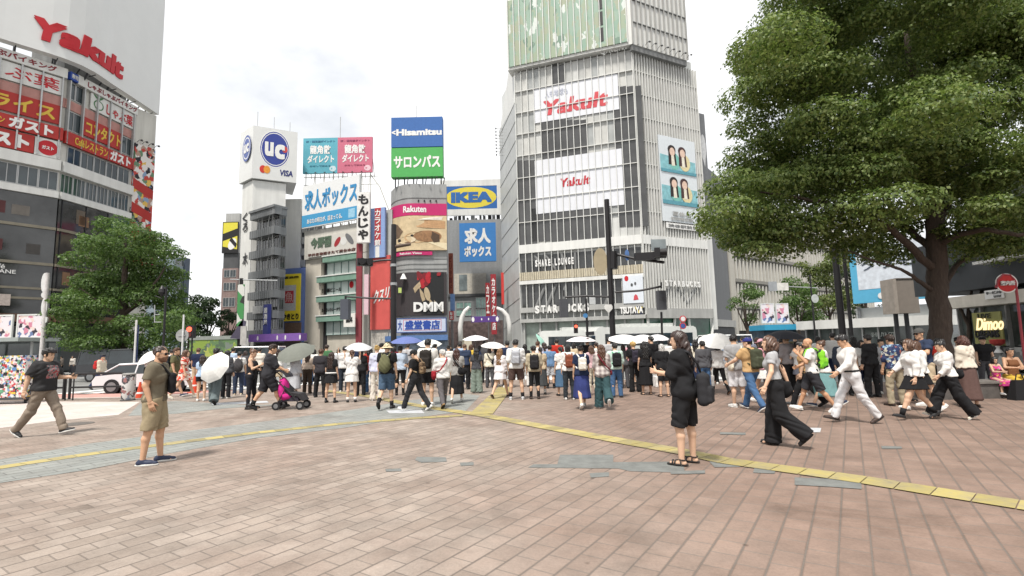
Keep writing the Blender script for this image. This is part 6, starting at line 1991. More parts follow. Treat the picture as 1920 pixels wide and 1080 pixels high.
def bus(label, a, b, h, stripe, Yw=2.5):
    """Bus whose near flank runs from ground point a (front) to b (rear)."""
    fc = Fac(a, b) if a[0] < b[0] else Fac(b, a)
    fl = a[0] < b[0]           # front at the low-u end
    t = thing('city_bus', label, 'bus', fc.pt(fc.L / 2, -.14, -Yw / 2))
    Wb = mat('e4e6e2', rough=.3, var=.04, coat=.3)
    z0 = -.14
    mb = MB()
    L_ = fc.L
    pr = [(0.0, .35), (0.0, h - .35), (.12, h - .12), (.4, h), (L_ - .35, h), (L_ - .08, h - .15), (L_, h - .5), (L_, .35)]
    mb.prism([fc.pt(u, z0 + z, -Yw) for u, z in pr], fc.n * Yw, Wb)
    mb.build('body', t)
    mb = MB(); mb.fbox(fc, .9 if fl else .5, L_ - (.5 if fl else .9), z0 + 1.35, z0 + h - .62, .002, .02, WIN); mb.build('window_band', t)
    mb = MB()
    for i in range(1, 8):
        u = .9 + i * (L_ - 1.6) / 8; mb.fbox(fc, u - .03, u + .03, z0 + 1.35, z0 + h - .62, .021, .035, DFRAME)
    mb.build('window_frame', t)
    mb = MB(); mb.fbox(fc, .1, L_ - .1, z0 + .55, z0 + .85, .002, .015, mat(stripe)); mb.build('stripe', t)
    mb = MB(); mb.fbox(fc, L_ * .28, L_ * .78, z0 + h + .002, z0 + h + .32, -Yw + .4, -.4, mat('d8dad6', rough=.4)); mb.build('roof_unit', t)
    uf = -.02 if fl else L_ + .002
    e = Fac(fc.pt(0, 0, -Yw), fc.pt(0, 0, 0)) if fl else Fac(fc.pt(L_, 0, 0), fc.pt(L_, 0, -Yw))
    mb = MB(); mb.fbox(e, .15, Yw - .15, z0 + 1.15, z0 + h - .75, .002, .02, WIN); mb.build('windscreen', t)
    mb = MB(); mb.fbox(e, .35, Yw - .35, z0 + h - .66, z0 + h - .34, .002, .03, mat('26262c')); mb.build('route_display', t)
    for u in (2.2, L_ - 2.6):
        for d in (-.13, -Yw + .13):
            wheel(t, fc.pt(u, z0 + .48, d), .48, fc.n, .28)
    return t, fc
a_ = gx(1118, 640, 46)
bus('white city bus with a raised roof unit halted before the angled flank', a_, (a_[0] + 10.2, a_[1] + 3.0), 3.05, '4aa0a8')
a_ = gx(1012, 640, 52)
bus('second white bus, farther off behind the first one', a_, (a_[0] + 8.6, a_[1] + .5), 3.0, '58b4a4')


def car(label, loc, yaw, body, kind='car', cat='car', s=(1, 1, 1), group=None):
    c, s_ = math.cos(yaw), math.sin(yaw)
    t = thing('parked_car' if kind == 'car' else 'delivery_van', label, cat, loc, group)
    def q(x, y, z): return np.array((loc[0] + c * x * s[0] - s_ * y * s[1], loc[1] + s_ * x * s[0] + c * y * s[1], loc[2] + z * s[2]))
    Pt = mat(body, rough=.25, var=.03, coat=.5)
    if kind == 'car':
        low_ = [(-2.2, .30), (-2.25, .62), (-2.1, .86), (-1.3, .93), (1.0, .92), (2.0, .80), (2.22, .60), (2.2, .30)]
        cab = [(-1.9, .93), (-1.25, 1.38), (.25, 1.42), (1.05, .95)]
    else:
        low_ = [(-2.3, .35), (-2.3, 1.1), (1.6, 1.1), (2.2, .95), (2.3, .6), (2.3, .35)]
        cab = [(-2.28, 1.1), (-2.2, 1.95), (.9, 1.98), (1.65, 1.12)]
    mb = MB(); mb.prism([q(x, -.88, z) for x, z in low_], q(0, .88, 0) - q(0, -.88, 0), Pt); bo = mb.build('body', t)
    mb = MB()
    n = len(cab)
    lo_, hi_ = [q(x, -.86 + (.14 if z > 1.2 else 0), z) for x, z in cab], [q(x, .86 - (.14 if z > 1.2 else 0), z) for x, z in cab]
    mb.add(lo_ + hi_, [tuple(range(n)), tuple(range(2 * n - 1, n - 1, -1))] + [(i, n + i, n + (i + 1) % n, (i + 1) % n) for i in range(n)], WIN); mb.build('glasshouse', t)
    mb = MB(); (x0, z0), (x1, z1) = cab[1], cab[2]
    mb.hexa([q(x0 - .05, -.74, z0 + .002), q(x1 + .08, -.74, z1 + .002), q(x1 + .08, .74, z1 + .002), q(x0 - .05, .74, z0 + .002), q(x0, -.70, z0 + .06), q(x1, -.70, z1 + .06), q(x1, .70, z1 + .06), q(x0, .70, z0 + .06)], Pt); mb.build('roof', t)
    for sy in (-1, 1):
        mb = MB()
        for k in range(n - 1):
            (xa, za), (xb, zb2) = cab[k], cab[k + 1]
            mb.cyl(q(xa, sy * (.86 - (.14 if za > 1.2 else 0)), za), q(xb, sy * (.86 - (.14 if zb2 > 1.2 else 0)), zb2), .035, Pt, n=6)
        mb.cyl(q(-.45, sy * .86, .95), q(-.42, sy * .72, cab[1][1] + .02), .035, Pt, n=6)
        mb.build('pillar', t)
    ax = q(0, 1, 0) - q(0, 0, 0)
    for x in (-1.4, 1.35):
        for y in (-.80, .80):
            wheel(t, q(x, y, .33), .33, ax / np.linalg.norm(ax), .22)
    for y in (-.62, .62):
        mb = MB(); p = q(2.16, y, .68); mb.lathe(p, [(.02, -.07), (.12, -.04), (.12, .05), (.02, .08)], mat('dfe4e8', rough=.1), n=10); mb.build('headlight', t)
        mb = MB(); p = q(-2.2, y, .74); mb.lathe(p, [(.02, -.06), (.10, -.03), (.10, .04), (.02, .07)], mat('b02a2a', rough=.2), n=10); mb.build('tail_light', t)
        mb = MB(); p = q(.75, y * 1.58, 1.0); mb.lathe(p, [(.03, -.05), (.10, 0), (.06, .08)], Pt, n=8); mb.build('mirror', t)
    return t
p_ = gx(272, 700, 23.5)
car('low white car on the crossing behind the kerb railing', (p_[0] + .6, p_[1], -.14), rad(4), 'eff0f2', s=(1, 1, .9))
p_ = gx(232, 690, 33)
car('black van waiting behind the low white car', (p_[0], p_[1], -.14), rad(2), '3a3c40', 'van', 'van')
p_ = gx(640, 700, 28)
car('white saloon half hidden by the crowd, below the green-sill building', (p_[0] - .4, p_[1], -.14), rad(182), 'f0f0f0')
p_ = gx(470, 690, 38)
car('white van beneath the purple awning', (p_[0], p_[1], -.14), rad(186), 'e9eaea', 'van', 'van')
p_ = gx(1345, 690, 36)
car('white van behind the large white umbrella', (p_[0], p_[1], -.14), rad(180), 'eef0f0', 'van', 'van')
# ------------------------------------------------------------------ people: signed-distance bodies meshed with surface nets
def surface_nets(Fd, lo, h):
    s = Fd < 0
    a = [s[i:s.shape[0] - 1 + i, j:s.shape[1] - 1 + j, k:s.shape[2] - 1 + k] for i in (0, 1) for j in (0, 1) for k in (0, 1)]
    cnt = sum(x.astype(np.int8) for x in a)
    mask = (cnt > 0) & (cnt < 8)
    I, J, K = np.nonzero(mask)
    idx = -np.ones(mask.shape, np.int32)
    idx[mask] = np.arange(len(I))
    V = {(i, j, k): Fd[I + i, J + j, K + k] for i in (0, 1) for j in (0, 1) for k in (0, 1)}
    acc = np.zeros((len(I), 3), np.float32)
    n = np.zeros(len(I), np.float32)
    for c in V:
        for ax in range(3):
            if c[ax] == 0:
                e = list(c); e[ax] = 1
                f0, f1 = V[c], V[tuple(e)]
                x = (f0 < 0) != (f1 < 0)
                t = np.where(x, f0 / np.where(x, f0 - f1, 1), 0)
                p = np.zeros_like(acc) + np.array(c, np.float32)
                p[:, ax] = t
                acc += np.where(x[:, None], p, 0)
                n += x
    v = (np.stack([I, J, K], 1) + acc / n[:, None]) * h + np.array(lo)
    quads = []
    for ax in range(3):
        sl0 = [slice(None)] * 3; sl1 = [slice(None)] * 3
        sl0[ax] = slice(0, -1); sl1[ax] = slice(1, None)
        s0, s1 = s[tuple(sl0)], s[tuple(sl1)]
        b, c = [x for x in range(3) if x != ax]
        ii = np.stack(np.nonzero(s0 != s1), 1)
        if not len(ii):
            continue
        ok = (ii[:, b] > 0) & (ii[:, c] > 0) & (ii[:, b] < mask.shape[b]) & (ii[:, c] < mask.shape[c])
        ii = ii[ok]
        def cell(db, dc):
            q = ii.copy(); q[:, b] -= db; q[:, c] -= dc
            return idx[q[:, 0], q[:, 1], q[:, 2]]
        q = np.stack([cell(1, 1), cell(0, 1), cell(0, 0), cell(1, 0)], 1)
        flip = s1[ii[:, 0], ii[:, 1], ii[:, 2]]
        if ax == 1:
            flip = ~flip
        q[flip] = q[flip][:, ::-1]
        quads.append(q)
    q = np.concatenate(quads)
    return v, q[(q >= 0).all(1)]


def sdf_mesh(fn, lo, hi, h):
    lo = np.array(lo) - 2.2 * h
    hi = np.array(hi) + 2.2 * h
    n = np.ceil((hi - lo) / h).astype(int) + 1
    X = (lo[0] + h * np.arange(n[0], dtype=np.float32))[:, None, None]
    Y = (lo[1] + h * np.arange(n[1], dtype=np.float32))[None, :, None]
    Z = (lo[2] + h * np.arange(n[2], dtype=np.float32))[None, None, :]
    Fd = np.array(np.broadcast_to(fn(X, Y, Z), tuple(n)))
    return surface_nets(Fd, lo, h)


def cap(X, Y, Z, a, b, ra, rb):
    d = [b[i] - a[i] for i in range(3)]
    L2 = d[0] ** 2 + d[1] ** 2 + d[2] ** 2 + 1e-9
    x, y, z = X - a[0], Y - a[1], Z - a[2]
    t = np.clip((x * d[0] + y * d[1] + z * d[2]) / L2, 0, 1)
    return np.sqrt((x - t * d[0]) ** 2 + (y - t * d[1]) ** 2 + (z - t * d[2]) ** 2) - (ra + (rb - ra) * t)


def elli(X, Y, Z, c, r):
    q = np.sqrt(((X - c[0]) / r[0]) ** 2 + ((Y - c[1]) / r[1]) ** 2 + ((Z - c[2]) / r[2]) ** 2)
    return (q - 1) * min(r)


def rbox(X, Y, Z, c, b, r):
    qx, qy, qz = np.abs(X - c[0]) - b[0] + r, np.abs(Y - c[1]) - b[1] + r, np.abs(Z - c[2]) - b[2] + r
    return np.sqrt(np.maximum(qx, 0) ** 2 + np.maximum(qy, 0) ** 2 + np.maximum(qz, 0) ** 2) + np.minimum(np.maximum(np.maximum(qx, qy), qz), 0) - r


def smin(a, b, k):
    h = np.clip(.5 + .5 * (b - a) / k, 0, 1)
    return b + (a - b) * h - k * h * (1 - h)


def smax(a, b, k):
    return -smin(-a, -b, k)


def half(X, Y, Z, p, n):
    """Positive on the side n points to."""
    return (X - p[0]) * n[0] + (Y - p[1]) * n[1] + (Z - p[2]) * n[2]


def wrinkle(X, Y, Z, s, amp):
    w1 = 1.6 * np.sin(X * 9 + Z * 7 + s) + 1.3 * np.sin(Z * 13 - Y * 11 + 2.3 * s)
    w2 = 1.5 * np.sin(Y * 10 - Z * 8 + 1.7 * s) + 1.2 * np.sin(X * 14 + Y * 6 - s)
    r = np.sin(Z * 26 + X * 22 + 2 * w1) + .8 * np.sin(Z * 19 - X * 27 + Y * 17 + 2 * w2)
    return amp * (.7 * r + .5 * np.abs(r) - .3)


# ---- shared pieces -------------------------------------------------
def head_sdf(X, Y, Z):
    d = elli(X, Y, Z, (0, -.010, .035), (.074, .094, .083))
    d = smin(d, elli(X, Y, Z, (0, .026, -.040), (.057, .064, .073)), .03)
    d = smin(d, cap(X, Y, Z, (0, .066, -.098), (0, .060, -.095), .020, .020), .03)
    d = smin(d, cap(X, Y, Z, (-.032, .074, .020), (.032, .074, .020), .011, .011), .014)
    for sx in (-1, 1):
        d = smax(d, -(np.sqrt((X - sx * .031) ** 2 + (Y - .098) ** 2 + (Z - .002) ** 2) - .015), .012)
        d = smin(d, elli(X, Y, Z, (sx * .030, .074, .001), (.013, .011, .010)), .004)
        d = smin(d, elli(X, Y, Z, (sx * .077, -.006, -.006), (.011, .021, .031)), .008)
    d = smin(d, cap(X, Y, Z, (0, .086, .004), (0, .100, -.028), .008, .012), .010)
    d = smin(d, cap(X, Y, Z, (-.017, .081, -.060), (.017, .081, -.060), .008, .008), .006)
    d = smin(d, cap(X, Y, Z, (-.014, .079, -.071), (.014, .079, -.071), .008, .008), .005)
    d = smin(d, cap(X, Y, Z, (0, -.022, -.05), (0, -.040, -.185), .053, .056), .03)
    return d


SHARED = {}


def shared(key, fn):
    if key not in SHARED:
        SHARED[key] = fn()
    return SHARED[key]


def head_geo(h):
    return shared(('head', h), lambda: sdf_mesh(head_sdf, (-.1, -.12, -.19), (.1, .12, .13), h))


def hand_geo(kind, h):
    """Hand of a person's own right side: wrist at origin, fingers down -Z, back of hand +X, thumb towards +Y."""
    def fn(X, Y, Z):
        d = rbox(X, Y, Z, (0, 0, -.052), (.013, .038, .046), .012)
        d = smin(d, cap(X, Y, Z, (0, 0, .02), (0, 0, -.02), .025, .024), .02)
        curl = {'relax': 25, 'grip': 78, 'flat': 8}[kind]
        for i, (y, l) in enumerate(((.030, .072), (.010, .080), (-.010, .074), (-.029, .058))):
            a = np.array((0.0, y, -.094))
            ang = rad(curl * (1 + .12 * i) * .7)
            b = a + l * .52 * np.array((-math.sin(ang), .04 * (1.5 - i), -math.cos(ang)))
            ang2 = ang + rad(curl * (1 + .1 * i))
            c = b + l * .48 * np.array((-math.sin(ang2), 0, -math.cos(ang2)))
            d = smin(d, np.minimum(cap(X, Y, Z, a, b, .0095, .0085), cap(X, Y, Z, b, c, .0085, .0070)), .006)
        t0, t1 = np.array((-.004, .030, -.030)), np.array((-.020, .058, -.062))
        t2 = t1 + np.array((-.016, .012, -.026)) if kind != 'grip' else t1 + np.array((-.030, -.012, -.018))
        d = smin(d, np.minimum(cap(X, Y, Z, t0, t1, .014, .011), cap(X, Y, Z, t1, t2, .011, .0085)), .008)
        return d
    return shared(('hand', kind, h), lambda: sdf_mesh(fn, (-.10, -.06, -.19), (.04, .09, .04), h))


def hair_sdf(style):
    def fn(X, Y, Z):
        skull = elli(X, Y, Z, (0, -.014, .037), (.086, .105, .094))
        n = .006 * np.sin(X * 90 + Y * 40) * np.sin(Z * 60 + Y * 70) + .004 * np.sin(X * 160 - Z * 50)
        skull = skull + n
        face = smax(smax(half(X, Y, Z, (0, .040, 0), (0, -1, 0)), half(X, Y, Z, (0, 0, .062), (0, .15, 1)), .02), -.1 + 0 * X, .01)
        if style in ('long', 'bob', 'bob_wave'):
            face = smax(face, np.abs(X) - .062, .012)
        ears = np.sqrt((Y - .012) ** 2 + (Z + .012) ** 2) - .034
        d = skull
        if style in ('short', 'tall', 'crop', 'bun', 'tail', 'under'):
            d = smax(d, -half(X, Y, Z, (0, -.03, -.055), (0, .55, 1)), .012)
            d = smax(d, -ears, .01)
            if style in ('short', 'tall'):
                d = smin(d, elli(X, Y, Z, (.01, .012, .102), (.075, .085, .040)) + 1.4 * n, .02)
            if style == 'tall':
                d = smin(d, elli(X, Y, Z, (-.008, .040, .092), (.066, .062, .040)) + 1.6 * n, .02)
        if style == 'crop':
            d = d + .007
        if style == 'mop':
            d = smin(d, elli(X, Y, Z, (0, .01, .055), (.098, .115, .085)) + 1.7 * n, .02)
            d = smax(d, -half(X, Y, Z, (0, -.03, -.062), (0, .3, 1)), .012)
        if style == 'bob':
            d = smin(d, rbox(X, Y, Z, (0, -.028, -.055), (.090, .082, .095), .05) + n, .03)
        if style == 'bob_wave':
            d = smin(d, elli(X, Y, Z, (0, -.030, -.045), (.130, .115, .125)) + 2 * n, .03)
        if style == 'long':
            d = smin(d, rbox(X, Y, Z, (0, -.045, -.06), (.102, .068, .13), .05) + 1.5 * n, .04)
            d = smin(d, rbox(X, Y, Z, (0, -.095, -.20), (.105, .050, .16), .045) + 1.5 * n, .05)
        if style == 'xlong':
            d = smin(d, rbox(X, Y, Z, (0, -.045, -.06), (.102, .068, .13), .05) + 1.5 * n, .04)
            d = smin(d, rbox(X, Y, Z, (0, -.105, -.26), (.110, .052, .22), .045) + 1.5 * n, .05)
            face = smax(face, np.abs(X) - .062, .012)
        if style == 'bun':
            d = smin(d, elli(X, Y, Z, (0, -.085, .105), (.050, .046, .044)) + n, .012)
        if style == 'tail':
            d = smin(d, cap(X, Y, Z, (0, -.11, .06), (0, -.145, -.02), .028, .034) + n, .015)
            d = smin(d, cap(X, Y, Z, (0, -.145, -.02), (0, -.12, -.20), .034, .014) + n, .02)
        if style == 'under':
            d = smax(d, half(X, Y, Z, (0, 0, .03), (0, 0, 1)), .01)
        return smax(d, -face, .01)
    return fn


def hair_me(style, h=.008):
    def mk():
        lo, hi = (-.16, -.2, -.52), (.16, .14, .17)
        v, q = sdf_mesh(hair_sdf(style), lo, hi, h)
        me = mesh_np('hair', v, q)
        me.materials.append(None)
        return me
    return shared(('hair', style, h), mk)


def hat_me(style):
    def mk():
        def fn(X, Y, Z):
            if style == 'cap':
                d = elli(X, Y, Z, (0, -.012, .048), (.092, .112, .094))
                d = smax(d, -(Z - .030), .006)
                br = rbox(X, Y, Z, (0, .125, .036), (.072, .068, .006), .006)
                br = smax(br, np.sqrt(X ** 2 + (Y - .06) ** 2) - .125, .01)
                return smin(d, br, .006)
            d = elli(X, Y, Z, (0, -.010, .050), (.094, .108, .092))
            d = smax(d, -(Z - .025), .006)
            r = np.sqrt(X ** 2 + (Y + .01) ** 2)
            br = smax(np.abs(Z - (.030 - .35 * (r - .095))) - .006, r - (.165 if style == 'bucket' else .20), .006)
            return smin(d, br, .012)
        v, q = sdf_mesh(fn, (-.22, -.22, -.05), (.22, .24, .15), .007)
        me = mesh_np('hat', v, q)
        me.materials.append(None)
        return me
    return shared(('hat', style), mk)


def shoe_me(kind):
    """Ankle at the origin, sole 8.5 cm below, toe along +Y. Upper in slot 0, sole in slot 1."""
    def mk():
        zs = -.080
        def up(X, Y, Z):
            d = cap(X, Y, Z, (0, -.045, zs + .035), (0, .10, zs + .030), .038, .036)
            d = smin(d, cap(X, Y, Z, (0, .06, zs + .03), (0, .165, zs + .026), .040, .030), .02)
            top = {'boot': .10, 'shoe': -.010, 'sneaker': .004}.get(kind, 0)
            d = smin(d, cap(X, Y, Z, (0, -.012, zs + .04), (0, -.008, top), .043, .040), .035)
            d = smax(d, half(X, Y, Z, (0, 0, top), (0, 0, 1)), .004)
            return smax(d, -half(X, Y, Z, (0, 0, zs + .012), (0, 0, 1)), .004)
        def sole(X, Y, Z):
            x = np.abs(X) / (.043 + .008 * np.sin(np.clip((Y + .09) / .27, 0, 1) * 6.0 - 1.2))
            y = (Y - .055) / .148
            d = ((x ** 3 + np.abs(y) ** 3) ** (1 / 3) - 1) * .04
            return smax(d, np.abs(Z - zs - .008) - (.014 if kind == 'sneaker' else .010), .004)
        if kind == 'sandal':
            mb = []
            v2, q2 = sdf_mesh(sole, (-.07, -.13, zs - .03), (.07, .24, zs + .04), .007)
            def strap(X, Y, Z):
                foot = cap(X, Y, Z, (0, -.04, zs + .035), (0, .135, zs + .026), .040, .036)
                d = np.abs(foot) - .005
                band = np.minimum(np.minimum(np.abs(Y - .120) - .012, np.abs(Y - .070 + .5 * X) - .010), np.abs(Y - .020 - .4 * X) - .010)
                d = np.maximum(d, band)
                an = np.maximum(np.abs(np.sqrt(X ** 2 + (Y + .012) ** 2) - .047) - .005, np.abs(Z + .005) - .010)
                return np.minimum(np.maximum(d, -(Z - zs - .012)), an)
            v, q = sdf_mesh(strap, (-.07, -.10, zs), (.07, .19, .03), .006)
        else:
            v, q = sdf_mesh(up, (-.07, -.10, zs - .01), (.07, .21, .13), .008)
            v2, q2 = sdf_mesh(sole, (-.07, -.13, zs - .03), (.07, .24, zs + .04), .008)
        me = mesh_np('shoe', np.vstack([v, v2]), np.vstack([q, q2 + len(v)]))
        me.materials.append(None); me.materials.append(None)
        me.polygons.foreach_set('material_index', np.r_[np.zeros(len(q), np.int32), np.ones(len(q2), np.int32)])
        return me
    return shared(('shoe', kind), mk)


def shared_obj(name, me, mats, parent, mw):
    """A child that shares its mesh; its materials sit on the object."""
    o = bpy.data.objects.new(name, me)
    COL.objects.link(o)
    o.parent = parent
    o.matrix_local = mw
    for i, m in enumerate(mats):
        o.material_slots[i].link = 'OBJECT'
        o.material_slots[i].material = m
    return o


COLR = dict(k='2a2a2c', dk='3a3a3d', w='f4f2ee', ow='e9e4d8', g='8e8e90', lg='c2c2c4', dg='5b5b5f', n='2b3550', b='5f86b5', lb='b5cbe4', de='4f6f96',
            ld='8aa6c4', be='d6c3a5', br='6b4a38', dbr='46362f', kh='a3957c', ol='6a6650', r='c0392f', pk='e7a9b5', hp='d0408a', gr='4f7a55', mint='a9dcc6',
            lav='d3d6ec', cr='eee6d2', teal='86b2b4', dte='3f5a5e', sage='8b9a8b', y='e0bc4f', wine='7b2f3a', pu='6a5a90', tan='cda878', choc='5a3f33')
HAIRC = dict(k='1d1a19', db='35261f', b='5a3d2b', lb='8a6644', bl='c9a667', g='8f8a86', gw='c9c6c2')
SKINC = ['e6bd9f', 'ddb08f', 'ecc7ab', 'd3a27f']


def cl(c):
    return c if not isinstance(c, str) else cloth(COLR.get(c, c))


ARMS = dict(down=(2, 9, 12, 6), pocket=(-17, 8, 33, 14), phone=(18, 6, 98, 34), fwd=(26, 7, 24, 8), back=(-30, 9, 14, 4), umb=(32, 8, 112, 16),
            face=(62, 14, 118, 30), push=(26, 6, 34, 6), hold=(8, 10, 78, 50), strap=(14, 16, 132, 20), low=(14, 5, 40, 40), side=(4, 22, 20, 0), lap=(30, 6, 60, 40))


def nrm(v):
    return v / (np.linalg.norm(v) + 1e-9)


def person(label, x, y, H, head, spec, z=0.0, group=None):
    """One figure. spec keys: sex, fat, skin, hair, hat, top, bot, shoe, legs, armL, armR, yaw, nod, lean, hi (fine detail)."""
    S = spec
    fem = S.get('sex', 'f') == 'f'
    hi = S.get('hi', 0)
    h = (.030, .0165, .0105)[hi]
    fat = S.get('fat', 1.0)
    k = H / 1.72
    sw = (.150 if fem else .178) * (1 + .4 * (fat - 1))
    hw = .088 if fem else .090
    seed = (hash((round(x * 100), round(y * 100))) % 97) / 10.0
    lean = rad(S.get('lean', 2))
    legs = S.get('legs', 'stand')
    # legs: (thigh forward, knee bend, outward)
    LG = dict(easy=((7, 5, 3), (-4, 3, 4)), stand=((1, 2, 3), (-1, 3, 3)), wide=((2, 3, 8), (-2, 3, 8)), shift=((7, 9, 4), (-1, 1, 4)), walkL=((25, 6, 1), (-20, 16, 1)), walkR=((-20, 16, 1), (25, 6, 1)),
              strideL=((28, 6, 1), (-20, 18, 1)), strideR=((-18, 16, 1), (25, 6, 1)), liftR=((8, 4, 2), (-10, 46, 2)), liftL=((-8, 40, 2), (8, 4, 2)), sit=((82, 88, 7), (80, 84, 7)))[legs]
    J = {}
    low = 9
    for i, sx in enumerate((-1, 1)):
        a, kb, ou = [rad(v) for v in LG[i]]
        hip = np.array((sx * hw, 0, .90))
        d1 = np.array((sx * math.sin(ou), math.sin(a), -math.cos(a) * math.cos(ou)))
        kn = hip + .425 * nrm(d1)
        a2 = a - kb
        d2 = np.array((sx * math.sin(ou) * .5, math.sin(a2), -math.cos(a2)))
        an = kn + .40 * nrm(d2)
        pitch = max(-.2, min(.9, -(a2) * .9)) if legs not in ('stand', 'easy', 'wide', 'shift', 'sit') else 0
        toe = math.sin(pitch) * .17
        low = min(low, an[2] - .085 * math.cos(pitch) - max(toe, 0) - max(-toe, 0) * .45)
        J[sx] = [hip, kn, an, pitch]
    drop = np.array((0, 0, low))
    for sx in (-1, 1):
        J[sx][:3] = [p - drop for p in J[sx][:3]]
    zp = .90 - low
    piv = np.array((0, 0, zp))
    cl_, sl_ = math.cos(lean), math.sin(lean)

    def T(p):
        q = np.array(p, float) - np.array((0, 0, .90))
        return piv + np.array((q[0], q[1] * cl_ + q[2] * sl_, -q[1] * sl_ + q[2] * cl_))
    upv = np.array((0, sl_, cl_))
    sh = {sx: T((sx * sw, -.005, 1.405)) for sx in (-1, 1)}
    arm = {}
    for sx, key in ((-1, 'armL'), (1, 'armR')):
        a, o, e, inn = [rad(v) for v in (ARMS[S.get(key, 'down')] if isinstance(S.get(key, 'down'), str) else S[key])]
        d1 = nrm(np.array((sx * math.sin(o), math.sin(a) * math.cos(o), -math.cos(a) * math.cos(o))))
        el = sh[sx] + .275 * d1
        a2 = a + e
        d2 = np.array((sx * math.sin(o) * .6, math.sin(a2), -math.cos(a2)))
        c, s_ = math.cos(inn * sx), math.sin(inn * sx)
        d2 = nrm(np.array((d2[0] * c - d2[1] * s_, d2[0] * s_ + d2[1] * c, d2[2])))
        wr = el + .245 * d2
        arm[sx] = (sh[sx], el, wr, d2)
    tk = .92 if fem else 1.0
    tk *= fat
    neck0, neck1 = T((0, -.018, 1.40)), T((0, .0, 1.52))
    hc = T((0, .020, 1.590))

    def torso(X, Y, Z, off=0.0, top=1.0):
        d = cap(X, Y, Z, T((-hw * .85, -.012, .93)), T((hw * .85, -.012, .93)), .108 * tk + off + (.008 if fem else 0), .108 * tk + off + (.008 if fem else 0))
        ww = (.045 if fem else .065)
        d = smin(d, cap(X, Y, Z, T((-ww, .002 + .02 * (fat - 1), 1.09)), T((ww, .002 + .02 * (fat - 1), 1.09)), .092 * tk + off, .092 * tk + off), .08)
        d = smin(d, cap(X, Y, Z, T((-sw * .55, .008, 1.27)), T((sw * .55, .008, 1.27)), .104 * tk + off, .104 * tk + off), .08)
        if fem and off >= 0:
            for sx in (-1, 1):
                d = smin(d, cap(X, Y, Z, T((sx * .06, .075, 1.26)), T((sx * .055, .06, 1.30)), .055 + off * .6, .045 + off * .6), .05)
        d = smin(d, cap(X, Y, Z, T((-sw * .86, -.012, 1.385)), T((sw * .86, -.012, 1.385)), .058 * tk + off, .058 * tk + off), .07)
        return d

    AR = .82 if fem else 1.0
    def body(X, Y, Z):
        d = torso(X, Y, Z, -.012)
        d = smin(d, cap(X, Y, Z, neck0, neck1, .056 * AR + .004, .050 * AR + .004), .04)
        for sx in (-1, 1):
            hip, kn, an, _ = J[sx]
            d = smin(d, cap(X, Y, Z, hip, kn, .086 * tk, .055 * tk ** .5), .05)
            cm = kn + .28 * (an - kn) + np.array((0, -.014, 0))
            d = smin(d, cap(X, Y, Z, kn, cm, .050, .054 * tk ** .5), .03)
            d = smin(d, cap(X, Y, Z, cm, an, .052 * tk ** .5, .036), .02)
            cp, sp_ = math.cos(J[sx][3]), math.sin(J[sx][3])
            fa = an + np.array((0, -.030 * cp - .046 * sp_, -.046 * cp + .030 * sp_))
            fb = an + np.array((0, .135 * cp - .060 * sp_, -.060 * cp - .135 * sp_))
            d = smin(d, cap(X, Y, Z, fa, fb, .034, .024), .03)
            A = arm[sx]
            d = smin(d, cap(X, Y, Z, A[0], A[1], .052 * AR * fat ** .5, .041 * AR), .035)
            fm = A[1] + .3 * (A[2] - A[1])
            d = smin(d, np.minimum(cap(X, Y, Z, A[1], fm, .040 * AR, .042 * AR), cap(X, Y, Z, fm, A[2], .042 * AR, .027 * AR + .002)), .02)
        return d
    allp = np.array([p for sx in (-1, 1) for p in (*J[sx][:3], *arm[sx][:3])] + [hc, neck1])
    lo = np.minimum(allp.min(0) - .13, (-.25, -.2, 0.02))
    hi_ = np.maximum(allp.max(0) + .09, (.25, .2, .2))
    hi_[2] = max(neck1[2] + .03, arm[1][2][2] + .06, arm[-1][2][2] + .06)
    v, q = sdf_mesh(body, lo, hi_, h)
    # head
    yaw, nod = rad(S.get('yaw', 0)), rad(S.get('nod', 0))
    HR = np.array(Matrix.Rotation(yaw, 3, 'Z') @ Matrix.Rotation(-nod - lean * .5, 3, 'X'))
    hv, hq = head_geo((.013, .009, .0065)[hi])
    hs = 1.0 if not fem else .965
    parts_v, parts_q = [v, hv * hs @ HR.T + hc], [q, hq + len(v)]
    cnt = len(v) + len(hv)
    # hands
    hands = {}
    for sx, key in ((-1, 'armL'), (1, 'armR')):
        pose = S.get(key, 'down')
        kind = 'grip' if pose in ('phone', 'umb', 'push', 'hold', 'strap', 'low') else 'relax'
        gv, gq = hand_geo(kind, (.008, .006, .005)[hi])
        d2 = arm[sx][3]
        zax = -d2
        ref = np.array((sx * 1.0, 0, 0)) if abs(d2[0]) < .8 else np.array((0, 0, 1.0))
        xax = nrm(ref - zax * ref.dot(zax))
        yax = np.cross(zax, xax)
        g = gv * np.array((1, 1, 1)) * (.9 if fem else 1.0)
        if sx < 0:
            yax = -yax
            gq = gq[:, ::-1]
        M = np.stack([xax, yax, zax], 1)
        wv = g @ M.T + arm[sx][2]
        parts_v.append(wv); parts_q.append(gq + cnt)
        cnt += len(gv)
        hands[sx] = arm[sx][2] + d2 * .07
    V = np.vstack(parts_v) * k
    me = mesh_np('person', V, np.vstack(parts_q))
    sk = S.get('skin', 0)
    me.materials.append(mat(SKINC[sk], rough=.55, var=.06, scale=9, spec=.35))
    o = link('person', me, None, (x, y, z))
    o.rotation_euler = (0, 0, rad(head))
    tag(o, label, 'person', group)
    Hm = Matrix.Translation(Vector(hc * k)) @ (Matrix(HR.tolist()).to_4x4() @ Matrix.Scale(k * hs, 4))
    # hair and hat
    if S.get('hair'):
        st, hcol = S['hair'].split(':')
        shared_obj('hair', hair_me(st, .008 if hi < 2 else .006), [mat(HAIRC.get(hcol, hcol), rough=.42, var=.45, scale=34, spec=.5)], o, Hm)
